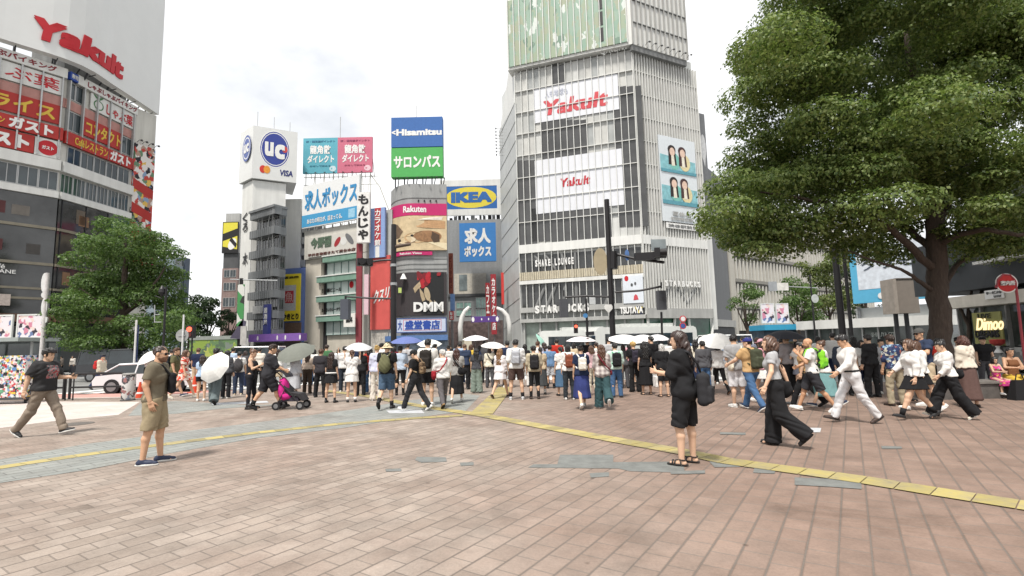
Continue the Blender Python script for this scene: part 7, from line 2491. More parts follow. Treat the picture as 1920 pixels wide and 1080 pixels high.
    if S.get('hat'):
        st, hcol = S['hat'].split(':')
        shared_obj('hat', hat_me(st), [cl(hcol)], o, Hm)
    if S.get('beard'):
        bv, bq = shared('beard', lambda: sdf_mesh(lambda X, Y, Z: smax(smax(head_sdf(X, Y, Z) - .0025, half(X, Y, Z, (0, .05, -.045), (0, -.25, 1)), .004), -half(X, Y, Z, (0, 0, -.118), (0, .1, 1)), .004), (-.09, -.02, -.13), (.09, .12, .02), .006))
        me_ = mesh_np('beard', bv, bq); me_.materials.append(None)
        shared_obj('beard', me_, [mat('84614c', rough=.8, var=.35, scale=60)], o, Hm)
    if S.get('shades'):
        mb = MB()
        dkm = mat('1a1718', rough=.12, var=.1, spec=.7)
        for sx in (-1, 1):
            mb.prism([(sx * .033 + .027 * math.cos(t), .094 - abs(sx * .033 + .027 * math.cos(t)) * .12, .003 + .020 * math.sin(t)) for t in np.linspace(0, 2 * math.pi, 14, endpoint=False)], (0, .006, 0), dkm)
            mb.cyl((sx * .060, .090, .008), (sx * .083, -.005, .004), .003, dkm, n=6)
        mb.cyl((-.012, .098, .006), (.012, .098, .006), .003, dkm, n=6)
        s_ = mb.build('sunglasses', None)
        s_.parent = o
        s_.matrix_local = Hm
    elif S.get('eyes'):
        for sx in (-1, 1):
            e_ = shared_obj('eye', shared('eye', lambda: (lambda m_: (m_.materials.append(None), m_)[1])(mesh_np('eye', *sdf_mesh(lambda X, Y, Z: elli(X, Y, Z, (0, 0, 0), (.011, .004, .006)), (-.015, -.008, -.01), (.015, .008, .01), .002)))),
                            [mat('2a2020', rough=.2, var=.05, spec=.6)], o, Hm @ Matrix.Translation((sx * .030, .083, .001)))
            shared_obj('eyebrow', shared('brow', lambda: (lambda m_: (m_.materials.append(None), m_)[1])(mesh_np('eyebrow', *sdf_mesh(lambda X, Y, Z: cap(X, Y, Z, (-.014, 0, 0), (.014, 0, .002), .0045, .003), (-.02, -.008, -.01), (.02, .008, .01), .002)))),
                       [mat(HAIRC['k'], rough=.7)], o, Hm @ Matrix.Translation((sx * .031, .086, .021)))

    def garment(name, fn, lo_, hi2, m, hh=None):
        gv, gq = sdf_mesh(fn, lo_, hi2, hh or h * .9)
        g_ = mesh_np(name, gv * k, gq)
        g_.materials.append(m)
        go = link(name, g_, o)
        return go
    # bottom
    bk, bc = S['bot'][:2]
    waist = S.get('waist', 1.00)
    wp = T((0, 0, waist))
    bm = cl(bc)
    if bk in ('skinny', 'trousers', 'wide', 'shorts', 'short_shorts', 'flare'):
        rh, rk, ra = dict(skinny=(.012, .008, .008), trousers=(.022, .026, .030), wide=(.030, .060, .085), shorts=(.030, .045, 0), short_shorts=(.030, .045, 0), flare=(.012, .016, .06))[bk]
        def bfn(X, Y, Z):
            d = cap(X, Y, Z, T((-hw * .85, -.012, .93)), T((hw * .85, -.012, .93)), .108 * tk + .016 + (.008 if fem else 0), .108 * tk + .016 + (.008 if fem else 0))
            d = smin(d, cap(X, Y, Z, T((-.055, 0, 1.05)), T((.055, 0, 1.05)), .098 * tk + .012, .098 * tk + .012), .07)
            for sx in (-1, 1):
                hip, kn, an, _ = J[sx]
                if bk in ('shorts', 'short_shorts'):
                    f = S.get('len', .92 if bk == 'shorts' else .55)
                    e = hip + (kn - hip) * f
                    r1 = .086 + (.055 - .086) * f
                    lg = cap(X, Y, Z, hip, e, .090 * tk + rh, r1 * tk + rk)
                    lg = smax(lg, half(X, Y, Z, e, nrm(kn - hip)), .006)
                else:
                    th = cap(X, Y, Z, hip, kn, .088 * tk + rh, .055 * tk ** .5 + rk)
                    e = an + nrm(an - kn) * (.015 if bk in ('skinny',) else .045)
                    lg = smin(th, cap(X, Y, Z, kn, e, .053 * tk ** .5 + rk, .040 + ra), .03)
                    lg = smax(lg, half(X, Y, Z, e, nrm(an - kn)), .006)
                d = smin(d, lg, .03)
            d = smax(d, half(X, Y, Z, wp, upv), .008)
            return d + wrinkle(X, Y, Z, seed, .0060 * (1.2 if hi == 2 else 1) if bk != 'skinny' else .002)
        lp = np.array([p for sx in (-1, 1) for p in J[sx][:3]])
        lo2 = lp.min(0) - (.15, .16, .06)
        hi2 = lp.max(0) + (.15, .16, 0)
        hi2[2] = wp[2] + .05
        lo2[2] = max(lo2[2], .008)
        bnm = 'shorts' if 'short' in bk else 'trousers'
        garment(bnm, bfn, lo2, hi2, bm)
    else:
        zl, r1 = dict(mini=(.66, .235), skirt=(.30, .25), midi=(.40, .235), long=(.17, .245), pencil=(.45, .19))[bk]
        rings, nn = 15, 40
        vs = []
        for i in range(rings):
            t = i / (rings - 1)
            zz = waist * (1 - t) + (zl - low * 0) * t
            r = (.176 + .030 * min(1, t * (1.03 - zl) / .14)) * tk
            r = r + (r1 - .20) * max(0, t - .12) / .88
            ry = .76 + .08 * t
            # hem follows the legs
            def at(sx, zq):
                hip, kn, an, _ = J[sx]
                if zq > kn[2]:
                    f = (hip[2] - zq) / max(hip[2] - kn[2], .05); return hip + (kn - hip) * np.clip(f, 0, 1)
                f = (kn[2] - zq) / max(kn[2] - an[2], .05); return kn + (an - kn) * np.clip(f, 0, 1)
            zw = zz - low if zz < .90 else T((0, 0, zz))[2]
            pL, pR = at(-1, zw), at(1, zw)
            cy = (pL[1] + pR[1]) / 2 if zz < .90 else T((0, 0, zz))[1]
            sp = abs(pL[1] - pR[1]) / 2 * (1 if zz < .9 else 0)
            for j in range(nn):
                th = 2 * math.pi * j / nn
                w_ = 1 + (.045 * math.sin(th * 9 + seed) + .03 * math.sin(th * 5 + 2 * seed)) * t
                vs.append((r * w_ * math.cos(th), cy + (r * ry + min(sp, .11) * .75) * w_ * math.sin(th), zw))
        qs = [(i * nn + j, i * nn + (j + 1) % nn, (i + 1) * nn + (j + 1) % nn, (i + 1) * nn + j) for i in range(rings - 1) for j in range(nn)]
        vin = [((a[0]) * .97, a[1] * .97, a[2]) for a in vs]
        N = len(vs)
        qs2 = [(c + N, b + N, a + N, d + N)[::1] for a, b, c, d in qs]
        rim = [((rings - 1) * nn + j, (rings - 1) * nn + (j + 1) % nn, N + (rings - 1) * nn + (j + 1) % nn, N + (rings - 1) * nn + j) for j in range(nn)]
        g_ = mesh_np('skirt', np.array(vs + vin) * k, np.array(qs + qs2 + rim))
        g_.materials.append(bm)
        link('skirt', g_, o)
    # top
    tkind, tcol = S['top'][:2]
    off, hem, sl, frac = dict(tee=(.026, .90, .72, 1), loose=(.042, .86, .85, 1), fit=(.014, .93, .45, 1), crop=(.018, 1.035, .55, 1), tank=(.024, .93, 0, 1), shirt=(.030, .88, 1, .93),
                              blouse=(.036, .93, 1, .80), half=(.034, .88, 1, .35), jacket=(.046, .84, 1, .96), over=(.040, .82, 1, .22), tuck=(.022, .985, 1, .93), strap=(.022, .93, 0, 1))[tkind]
    hem = S.get('hem', hem)
    tm = cl(tcol)
    hp_ = T((0, 0, hem))
    np_ = T((0, .015, 1.462 if tkind not in ('tank', 'strap') else 1.39))
    def tfn(X, Y, Z):
        d = torso(X, Y, Z, off)
        d = smin(d, cap(X, Y, Z, T((-.06, -.03, 1.415)), T((.06, -.03, 1.415)), .052 + off * .5, .052 + off * .5), .04)
        if tkind in ('tank', 'strap'):
            d = smax(d, np.abs(X) - sw * .80, .01)
        for sx in (-1, 1):
            A = arm[sx]
            if sl > 0:
                e = A[0] + (A[1] - A[0]) * min(sl, 1)
                if sl < 1:
                    s1 = cap(X, Y, Z, A[0], A[0] + (A[1] - A[0]) * min(1, sl * 1.15), .056 * AR * fat ** .5 + off * .8, .048 * AR + off * 1.05)
                    s1 = smax(s1, half(X, Y, Z, e, nrm(A[1] - A[0])), .005)
                else:
                    s1 = cap(X, Y, Z, A[0], A[1], .056 * AR * fat ** .5 + off * .8, .046 * AR + off * .8)
                    e2 = A[1] + (A[2] - A[1]) * frac
                    s2 = cap(X, Y, Z, A[1], e2, .045 * AR + off * .8, .034 * AR + off * .65)
                    s2 = smax(s2, half(X, Y, Z, e2, nrm(A[2] - A[1])), .005)
                    s1 = smin(s1, s2, .03)
                d = smin(d, s1, .035)
        d = smax(d, -half(X, Y, Z, hp_, upv), .006)
        d = smax(d, half(X, Y, Z, np_, nrm(upv + np.array((0, .35, 0)))), .006)
        return d + wrinkle(X, Y, Z, seed + 1, (.0025 + off * .10) * ((1.15 if hi == 2 else 1) if sl else .1))
    ap = np.array([p for sx in (-1, 1) for p in arm[sx][:3]] if sl >= 1 else [p for sx in (-1, 1) for p in arm[sx][:2]])
    lo2 = np.minimum(ap.min(0) - .09, np.minimum(hp_ - (.24, .24, .03), (-.24, -.22, 9)))
    hi2 = np.maximum(ap.max(0) + .09, (.24, .26, np_[2] + .04))
    garment({'jacket': 'jacket', 'tank': 'vest_top', 'strap': 'vest_top'}.get(tkind, 'shirt'), tfn, lo2, hi2, tm)
    # shoes
    if S.get('shoe'):
        st, scol = S['shoe'].split(':')
        sole = mat('ecebe6', rough=.7) if st == 'sneaker' and scol not in ('kk',) else mat('26221f', rough=.7)
        scol = 'k' if scol == 'kk' else scol
        for sx in (-1, 1):
            hip, kn, an, pt = J[sx]
            M = Matrix.Translation(Vector(an * k)) @ Matrix.Rotation(rad(-6 * sx), 4, 'Z') @ Matrix.Rotation(-pt, 4, 'X') @ Matrix.Scale(k * (.93 if fem else 1.03), 4)
            shared_obj('shoe', shoe_me(st), [mat(COLR.get(scol, scol), rough=.6, var=.1, scale=12), sole], o, M)
            if st == 'sandal' or S.get('foot'):
                pass
    if S.get('sock'):
        for sx in (-1, 1):
            hip, kn, an, pt = J[sx]
            f = S.get('sockl', .3)
            b_ = an + (kn - an) * f
            mb = MB(); mb.cyl((an - np.array((0, 0, .02))) * k, b_ * k, .047 * k, cl(S['sock']), r1=(.052 + .012 * f) * k, n=12)
            sk_ = mb.build('sock', None, smooth=True); sk_.parent = o
    if S.get('belt'):
        def bl(X, Y, Z):
            return np.maximum(torso(X, Y, Z, off + .006), np.abs(half(X, Y, Z, wp, upv)) - .022)
        garment('belt', bl, wp - (.24, .22, .06), wp + (.24, .24, .06), cl(S['belt']), .014)
    o_info = dict(o=o, k=k, T=T, arm=arm, hands=hands, hc=hc, J=J, tk=tk, x=x, y=y, z=z, head=head)
    return o_info


def wpt(inf, p):
    """Body-frame point (1.72 m figure) to world."""
    c, s = math.cos(rad(inf['head'])), math.sin(rad(inf['head']))
    p = np.array(p) * inf['k']
    return np.array((inf['x'] + c * p[0] - s * p[1], inf['y'] + s * p[0] + c * p[1], inf['z'] + p[2]))
# ------------------------------------------------------------------ things people carry
def bag_me(kind):
    def mk():
        if kind == 'backpack':
            fn = lambda X, Y, Z: smin(smin(rbox(X, Y, Z, (0, 0, 0), (.145, .075, .22), .065), rbox(X, Y, Z, (0, -.085, -.07), (.11, .035, .11), .03), .015), cap(X, Y, Z, (-.03, 0, .225), (.03, 0, .225), .018, .018), .02) + .004 * np.sin(X * 40 + Z * 30) * np.sin(Z * 26)
            b = ((-.16, -.13, -.23), (.16, .09, .26))
        elif kind == 'sack':
            fn = lambda X, Y, Z: smin(elli(X, Y, Z, (0, -.01, -.06), (.165, .11, .19)), elli(X, Y, Z, (0, 0, .12), (.10, .06, .12)), .06) + .006 * np.sin(X * 45 + Z * 22) * np.sin(Z * 31 + X * 12)
            b = ((-.18, -.14, -.27), (.18, .12, .26))
        elif kind == 'tote':
            fn = lambda X, Y, Z: smax(rbox(X, Y, Z, (0, 0, 0), (.16, .035 - .0 + 0 * Z, .19), .03), Z - .18, .005) + .006 * np.sin(X * 30 + Z * 24)
            b = ((-.18, -.06, -.21), (.18, .06, .21))
        elif kind == 'sling':
            fn = lambda X, Y, Z: rbox(X, Y, Z, (0, 0, 0), (.10, .05, .155), .05) + .003 * np.sin(X * 50 + Z * 40)
            b = ((-.13, -.07, -.18), (.13, .07, .18))
        else:
            fn = lambda X, Y, Z: smax(elli(X, Y, Z, (0, 0, .0), (.17, .075, .15)), Z - .10, .01) + .004 * np.sin(X * 38 + Z * 33)
            b = ((-.19, -.09, -.17), (.19, .09, .13))
        v, q = sdf_mesh(fn, *b, .013)
        me = mesh_np('bag_body', v, q)
        me.materials.append(None)
        return me
    return shared(('bag', kind), mk)


def bag_frame(inf, p, yaw=0):
    return Matrix.Translation(Vector(wpt(inf, p))) @ Matrix.Rotation(rad(inf['head'] + yaw), 4, 'Z') @ Matrix.Scale(inf['k'], 4)


def put_bag(kind, label, inf, p, col, yaw=0, sc=1.0, straps=(), nm=None, cat=None, scol=None):
    M = bag_frame(inf, p, yaw)
    me = bag_me(kind)
    m = cl(col)
    o = bpy.data.objects.new(nm or {'backpack': 'backpack', 'sack': 'backpack', 'tote': 'tote_bag', 'sling': 'sling_bag', 'hand': 'shoulder_bag'}[kind], me)
    COL.objects.link(o)
    o.matrix_world = M @ Matrix.Scale(sc, 4)
    o.material_slots[0].link = 'OBJECT'
    o.material_slots[0].material = m
    W[o.name] = np.array(M.translation)
    tag(o, label, cat or ('backpack' if kind in ('backpack', 'sack') else 'bag'))
    for pts in straps:
        mb = MB()
        wp_ = [np.array(wpt(inf, q)) for q in pts]
        mb.tube(wp_, .017, cl(scol or col), n=6)
        s_ = mb.build('strap', None)
        s_.parent = o
        s_.matrix_parent_inverse = o.matrix_world.inverted() if False else (M @ Matrix.Scale(sc, 4)).inverted()
    return o


def backpack(label, inf, col, kind='backpack', sc=1.0, scol=None, off=0.0):
    sw = .11
    st = [[(sx * sw * .7, -.17 - off, 1.38), (sx * sw, -.10, 1.445), (sx * sw, .01, 1.465), (sx * sw, .10, 1.42), (sx * sw * 1.15, .145, 1.30), (sx * sw * 1.5, .08, 1.17), (sx * sw * 1.2, -.12, 1.08)] for sx in (-1, 1)]
    return put_bag(kind, label, inf, (0, -.215 - off, 1.20), col, 0, sc, st, scol=scol)


def crossbody(label, inf, col, side=1, p=None, kind='hand', sc=.8, scol=None, yaw=80):
    p = p or (side * .23, -.02, .93)
    s = -side
    st = [[(p[0] * .9, p[1] - .08, p[2] + .08), (side * .12, -.17, 1.12), (s * .02, -.175, 1.30), (s * .10, -.11, 1.44), (s * .115, .0, 1.475), (s * .09, .11, 1.41), (0, .17, 1.22), (side * .14, .14, 1.06), (p[0] * .9, p[1] + .08, p[2] + .08)]]
    return put_bag(kind, label, inf, p, col, yaw, sc, st, scol=scol)


def hand_bag(label, inf, col, side=1, kind='tote', sc=1.0, drop=.42):
    h_ = inf['hands'][side]
    p = (h_[0] + side * .02, h_[1], h_[2] - drop)
    st = [[(p[0], p[1] - .09, p[2] + .17 * sc), (h_[0], h_[1] - .03, h_[2] - .02), (h_[0], h_[1] + .03, h_[2] - .02), (p[0], p[1] + .09, p[2] + .17 * sc)]]
    return put_bag(kind, label, inf, p, col, 90, sc, st)


UMB = {}


def umbrella(label, top, tilt, tdir, col, R=.52, shaft=.78, hand=None, depth=.17, deep=False):
    """top: apex in world; tilt degrees away from vertical towards compass tdir (0 = +Y)."""
    def canopy():
        vs, fs = [(0, 0, 0)], []
        nr, ns = 6, 8
        sub = 4
        N = ns * sub
        for i in range(1, nr + 1):
            t = i / nr
            for j in range(N):
                a = 2 * math.pi * j / N
                f = (j % sub) / sub
                sag = math.sin(math.pi * f)
                r = t * (1 - .075 * sag * (.3 + .7 * t))
                z = -(t ** 1.9) - .05 * sag * t * -1 * (1 - t)
                vs.append((r * math.cos(a), r * math.sin(a), z))
        for j in range(N):
            fs.append((0, 1 + j, 1 + (j + 1) % N))
        for i in range(nr - 1):
            for j in range(N):
                a = 1 + i * N
                fs.append((a + j, a + N + j, a + N + (j + 1) % N, a + (j + 1) % N))
        me = bpy.data.meshes.new('canopy')
        me.from_pydata(vs, [], fs)
        me.update()
        me.materials.append(None)
        return me
    me = shared('umb', canopy)
    d = Vector((math.sin(rad(tdir)) * math.sin(rad(tilt)), math.cos(rad(tdir)) * math.sin(rad(tilt)), math.cos(rad(tilt))))
    Rm = d.to_track_quat('Z', 'Y').to_matrix().to_4x4()
    t = thing('umbrella', label, 'umbrella', tuple(top))
    t.matrix_world = Matrix.Translation(Vector(top)) @ Rm
    W[t.name] = np.zeros(3)
    dep = depth if not deep else .26
    m = mat(COLR.get(col, col), rough=.7, var=.05, scale=6, spec=.2)
    c = shared_obj('canopy', me, [m], t, Matrix.Diagonal((R, R, dep, 1)))
    mb = MB(); mb.cyl((0, 0, .05), (0, 0, -shaft), .006, GALV, n=6); mb.build('shaft', t)
    mb = MB(); mb.tube([(0, 0, -shaft), (0, 0, -shaft - .10)], .013, BLK, n=8); mb.build('handle', t)
    mb = MB()
    for k in range(8):
        a = 2 * math.pi * k / 8
        pts = [(R * q * math.cos(a), R * q * math.sin(a), -dep * q ** 1.9 - .008) for q in (0, .25, .5, .75, 1)]
        mb.tube(pts, .003, GALV, n=4)
        mb.tube([(R * .5 * math.cos(a), R * .5 * math.sin(a), -dep * .5 ** 1.9 - .01), (0, 0, -.30)], .003, GALV, n=4)
    mb.build('ribs', t)
    return t


def held_umbrella(label, inf, side, col, R=.52, tilt=8, tdir=0, shaft=.80, deep=False):
    h_ = np.array(wpt(inf, inf['hands'][side]))
    d = np.array((math.sin(rad(tdir)) * math.sin(rad(tilt)), math.cos(rad(tdir)) * math.sin(rad(tilt)), math.cos(rad(tilt))))
    return umbrella(label, h_ + d * (shaft + .04), tilt, tdir, col, R, shaft, deep=deep)


# ------------------------------------------------------------------ the crowd
def put(px, fy, hy, head, label, spec, H=None, group=None):
    g = G(px, fy)
    if H is None:
        H = float(np.clip(P(px, hy, g[1])[2] - g[2], 1.48, 1.84))
    return person(label, g[0], g[1], H, head, spec, group=group)


def D(sex, hair, top, bot, shoe, **k):
    d = dict(sex=sex, hair=hair, shoe=shoe, hi=1)
    d['top'] = tuple(top.split(':')) if isinstance(top, str) else top
    d['bot'] = tuple(bot.split(':')) if isinstance(bot, str) else bot
    d.update(k)
    return d


FLORAL = voro('floral_red', [(4, 'f0dcd0'), (4, 'd8452f'), (1, 'e8a088')], 16, noise_mix=1.0)
FLORALP = voro('floral_pink', [(4, 'd83f8f'), (2, 'b02868'), (1, '7fae6a'), (1, 'e87fb4'), (.8, 'f0c050')], 22, noise_mix=1.0)
ALOHA = voro('aloha', [(6, '2c3a63'), (1.4, '8fb0c8'), (1, 'd8d4c0'), (.6, 'b06a5a')], 17, noise_mix=1.4)
PLAID = plaid('plaid_grey', 'e6dfd8', 'b5aaa6', '8a7d7c', 2.6)

# --- the four nearest
i_ = put(285, 869, 649, -72, 'short-haired man in sunglasses, olive tee and khaki shorts, standing with a hand at his pocket',
         D('m', 'crop:db', 'tee:7d7564', 'shorts:a89a7e', 'sneaker:n', shades=1, beard=1, hi=2, armR='pocket', armL='pocket', skin=1, legs='easy', len=.98, yaw=-14, fat=1.06, hem=.90), H=1.70)
put_bag('sling', 'black sling bag worn across the chest of the man in sunglasses', i_, (-.02, .20, 1.16), 'k', 20, 1.0, [[(.05, .19, 1.28), (.11, .10, 1.43), (.12, -.01, 1.465), (.10, -.12, 1.40), (-.05, -.17, 1.2), (-.18, -.06, 1.08), (-.10, .16, 1.06)]])
i_ = put(76, 818, 643, -90, 'young man in a printed black tee and taupe trousers striding past the sticker-covered kiosk',
         D('m', 'mop:k', ('loose', printed('tee_print', COLR['k'], (-.12, .02, 1.14), (.12, .5, 1.40), [(0, '2a2a2c'), (.42, '8a8a8c'), (.5, 'b03a40'), (.56, 'a8a4a2'), (.64, '3a3a3c')], 16)), 'trousers:95887a', 'sneaker:k', eyes=1, hi=2, legs='strideL', armL=(16, 6, 74, 4), armR=(-28, 9, 20, 4), skin=0, hem=.90, nod=4), H=1.76)
mb = MB(); rr2 = random.Random(2)
c_, s_ = math.cos(rad(-90)), math.sin(rad(-90))
ph = thing('mobile_phone', 'dark phone in the hand of the striding man in black tee', 'phone', tuple(wpt(i_, i_['hands'][-1] + np.array((0, .03, .03)))))
p_ = W[ph.name]
mb = MB(); mb.box(p_[0] - .07, p_[0] + .07, p_[1] - .035, p_[1] + .035, p_[2] - .005, p_[2] + .005, BLK); mb.build('body', ph)
mb = MB(); mb.box(p_[0] - .064, p_[0] + .064, p_[1] - .031, p_[1] + .031, p_[2] + .0052, p_[2] + .007, mat('39424f', rough=.1)); mb.build('screen', ph)
i_ = put(1291, 871, 614, 52, 'long-haired woman all in black with shorts and strappy sandals, standing nearest at the yellow line',
         D('f', 'long:35221b', 'over:k', 'shorts:k', 'sandal:k', hi=2, armL=(14, 12, 84, 26), armR=(14, 8, 78, 50), skin=0, len=1.0, legs='shift', yaw=22, nod=4, fat=1.08, hem=.80), H=1.72)
put_bag('backpack', 'black shoulder bag with a pale zip tag at the hip of the sandalled woman', i_, (.06, -.235, .96), '39393c', 8, .95, [[(.12, -.20, 1.14), (.0, -.19, 1.30), (-.10, -.12, 1.44), (-.115, .0, 1.475), (-.08, .12, 1.38), (.10, .17, 1.16), (.22, .02, 1.06)]], nm='shoulder_bag', cat='bag')
i_ = put(1462, 837, 629, 62, 'brown-bobbed woman in cropped grey tee and wide black trousers walking with a black tote',
         D('f', 'bob_wave:b', 'crop:b9b9bb', 'wide:k', 'sneaker:kk', hi=2, legs='liftL', armL='side', armR='back', skin=0, yaw=20, hem=1.03, waist=1.02))
put_bag('hand', 'black shoulder tote at the hip of the brown-bobbed woman', i_, (.25, -.08, .88), 'k', 60, 1.1, [[(.22, -.16, .98), (.17, -.12, 1.2), (.15, -.03, 1.46), (.17, .08, 1.3), (.22, .02, .98)]])

# --- east side walkers
i_ = put(1604, 793, 626, 82, 'dark-haired man in white shirt and white trousers with black belt, striding in profile',
         D('m', 'short:k', 'tuck:w', ('trousers', 'e4e3e4'), 'shoe:dbr', hi=2, legs='strideR', armL=(20, 8, 30, 10), armR='back', belt='k', nod=22, lean=6, skin=1, waist=1.01, eyes=1))
i_ = put(1722, 787, 633, 80, 'brown-haired woman in white blouse, black mini skirt and black ankle boots walking past the tree',
         D('f', 'bob_wave:b', 'blouse:w', 'mini:k', 'shoe:k', hi=2, legs='strideL', armL='down', armR='fwd', nod=10, eyes=1, sock='k', sockl=.32))
i_ = put(1786, 786, 640, 76, 'woman with dark pinned hair in white blouse and wide black trousers, trailing foot lifted',
         D('f', 'bun:k', 'blouse:w', 'wide:k', 'sneaker:cr', hi=2, legs='strideR', armL=(10, 8, 30, 20), armR='back', nod=14, lean=5))
put_bag('hand', 'small black bag hung behind the woman in wide black trousers', i_, (.10, -.24, .98), 'k', 20, .85, [[(.10, -.22, 1.05), (.12, -.12, 1.42), (.12, 0, 1.475), (.16, -.02, 1.1)]])
i_ = put(1529, 772, 632, 66, 'bald bearded man in white tee and dark shorts with raised hand',
         D('m', None, 'tee:w', ('shorts', '3c3c40'), 'sneaker:w', hi=2, beard=1, legs='walkR', armL=(24, 8, 118, 26), armR=(10, 6, 60, 30), skin=3, eyes=1, len=.98))
backpack('neon green and black backpack on the bald bearded man', i_, voro('neon_pack', [(4, '8fe02f'), (2, '6fc02a'), (2, '26282a')], 9, noise_mix=1.3))
put(1552, 764, 637, 70, 'woman in white top and long teal skirt behind the neon green backpack', D('f', 'bun:b', 'tee:w', 'skirt:teal', 'sneaker:n', legs='walkL', armL='phone', eyes=1))
put(1514, 763, 640, 60, 'person in black trousers half hidden behind the bald man', D('m', 'short:k', 'tee:tan', 'trousers:k', 'sneaker:kk', legs='walkL'))
put(1588, 741, 636, 150, 'man in a dark navy jacket behind the man in white', D('m', 'short:k', 'jacket:454c5a', 'trousers:k', 'shoe:k'))
put(1640, 745, 628, 20, 'person in a black long-sleeved top and black trousers under the tree', D('m', 'short:k', 'shirt:k', 'trousers:k', 'shoe:k', legs='shift'))
put(1684, 761, 628, 8, 'man in navy floral shirt and khaki trousers seen from behind by the tree', D('m', 'mop:db', ('half', ALOHA), 'trousers:b3a78f', 'shoe:dbr', legs='shift', armL='down', skin=1))
put(1741, 762, 617, 100, 'man in navy tee, cap and sunglasses leaning at the tree trunk', D('m', 'crop:k', 'tee:39435a', 'shorts:be', 'sneaker:w', shades=1, hat='cap:5a5a58', armL=(30, 12, 80, 40), skin=1), H=1.72)
put(1733, 771, 638, 84, 'woman in white blouse and black skirt walking just beyond the ankle-booted woman', D('f', 'bob:b', 'blouse:w', 'mini:k', 'sneaker:w', legs='walkR'))
put(1822, 764, 629, 10, 'woman with big wavy brown hair, cream blouse and long brown skirt, seen from behind', D('f', 'bob_wave:55342a', 'blouse:e6dccb', ('long', '6b5550'), 'shoe:dbr', fat=1.04))
put(1702, 752, 640, 190, 'woman in black dress half hidden beside the floral-shirted man', D('f', 'long:k', 'tee:k', 'midi:k', 'shoe:k'))
put(1660, 738, 636, 170, 'man in pale grey tee farther back under the tree', D('m', 'short:k', 'tee:lg', 'trousers:dg', 'sneaker:w'))
put(1622, 742, 640, 185, 'woman in white tee standing deep in the shade of the tree', D('f', 'bob:k', 'tee:w', 'trousers:n', 'sneaker:w'))
put(1768, 742, 640, 200, 'woman in red top near the lit shop window', D('f', 'long:k', 'tee:r', 'trousers:k', 'sneaker:w'))
put(1852, 728, 640, 165, 'man in black cap and black tee before the shop window', D('m', 'short:k', 'tee:k', 'trousers:dg', 'sneaker:kk', hat='cap:k'))
put(1806, 738, 636, 170, 'person in white shirt at the far side of the forked tree', D('m', 'short:k', 'shirt:w', 'trousers:n', 'shoe:k'))
# seated by the planter
pl0 = G(1868, 752)
Xs = lambda px, dy: P(px, 700, pl0[1] + dy)[0]
sl = thing('stone_bench', 'low dark stone ledge where the girl in pink sits', 'bench', (pl0[0] + .3, pl0[1] + .75, 0))
mb = MB(); mb.box(pl0[0] - 1.1, pl0[0] + 1.9, pl0[1] + .45, pl0[1] + 1.0, 0.0, .36, mat('6b6662', var=.2, scale=6, bump=.3)); mb.build('base', sl)
mb = MB(); mb.box(pl0[0] - 1.14, pl0[0] + 1.94, pl0[1] + .41, pl0[1] + 1.04, .362, .42, mat('8a857f', var=.15, scale=6)); mb.build('top_slab', sl)
i_ = person('little girl in a bright pink flowered dress sitting on the ledge', Xs(1866, .66), pl0[1] + .66, 1.14, 176, D('f', 'bob:k', ('strap', FLORALP), ('mini', FLORALP), 'sneaker:lg', legs='sit', armL='lap', armR='lap', eyes=1, nod=8), z=.09)
i_ = person('seated woman with dark braids, brown top and mustard yellow trousers', Xs(1897, .70), pl0[1] + .70, 1.60, 168, D('f', 'tail:k', 'tank:8a5f42', 'trousers:y', 'sandal:k', legs='sit', armL='lap', armR=(30, 16, 60, 50), skin=1, eyes=1, nod=6), z=-.05)
q_ = (Xs(1910, .1), pl0[1] + .1)
bgt = thing('shopping_bag', 'black bag on the ground at the feet of the seated woman', 'bag', (q_[0], q_[1], 0))
mb = MB(); mb.hexa([(q_[0] - .25, q_[1] - .12, .0), (q_[0] + .25, q_[1] - .12, .0), (q_[0] + .25, q_[1] + .12, .0), (q_[0] - .25, q_[1] + .12, .0), (q_[0] - .16, q_[1] - .06, .46), (q_[0] + .16, q_[1] - .06, .46), (q_[0] + .16, q_[1] + .06, .46), (q_[0] - .16, q_[1] + .06, .46)], cl('k')); mb.build('body', bgt)
mb = MB(); mb.tube([(q_[0] - .10, q_[1], .46), (q_[0] - .06, q_[1], .60), (q_[0] + .06, q_[1], .60), (q_[0] + .10, q_[1], .46)], .012, cl('k')); mb.build('handle', bgt)

# --- crowd right of centre
i_ = put(1386, 763, 628, 12, 'man in grey tee and long white shorts with a white crossbody strap', D('m', 'short:k', 'loose:adadae', ('shorts', 'f0eff2'), 'sneaker:w', armL='hold', armR='hold', len=1.0, yaw=-40))
crossbody('white crossbody pouch of the man in grey tee', i_, 'cr', -1, (-.22, -.10, .98))
i_ = put(1413, 770, 631, 20, 'man in navy cap, tan tee and blue jeans with arm reaching left', D('m', 'short:k', 'tee:tan', 'trousers:de', 'sneaker:n', hat='cap:3a3f80', legs='walkR', armL=(34, 22, 30, 10), yaw=30))
backpack('olive backpack with orange trim on the navy-capped man', i_, '4f5342', sc=1.05)
put(1438, 756, 634, 25, 'woman in pale pink top and white mini skirt behind the navy-capped man', D('f', 'long:db', 'tee:pk', 'mini:w', 'sneaker:w', hat='cap:pk', legs='walkL'))
put(1484, 741, 629, 15, 'man in grey shirt and black trousers behind the brown-bobbed woman', D('m', 'mop:8a7448', 'half:9a9494', 'wide:k', 'shoe:k', armR='hold'))
i_ = put(1504, 742, 640, 20, 'woman in white tee and short grey pleated skirt under a black umbrella', D('f', 'bob:k', 'tee:w', ('mini', '8a8c98'), 'sneaker:w', armL='umb'))
held_umbrella('black umbrella held low before the bald bearded man', i_, -1, '3a3a40', .50, 10, 180, .52)
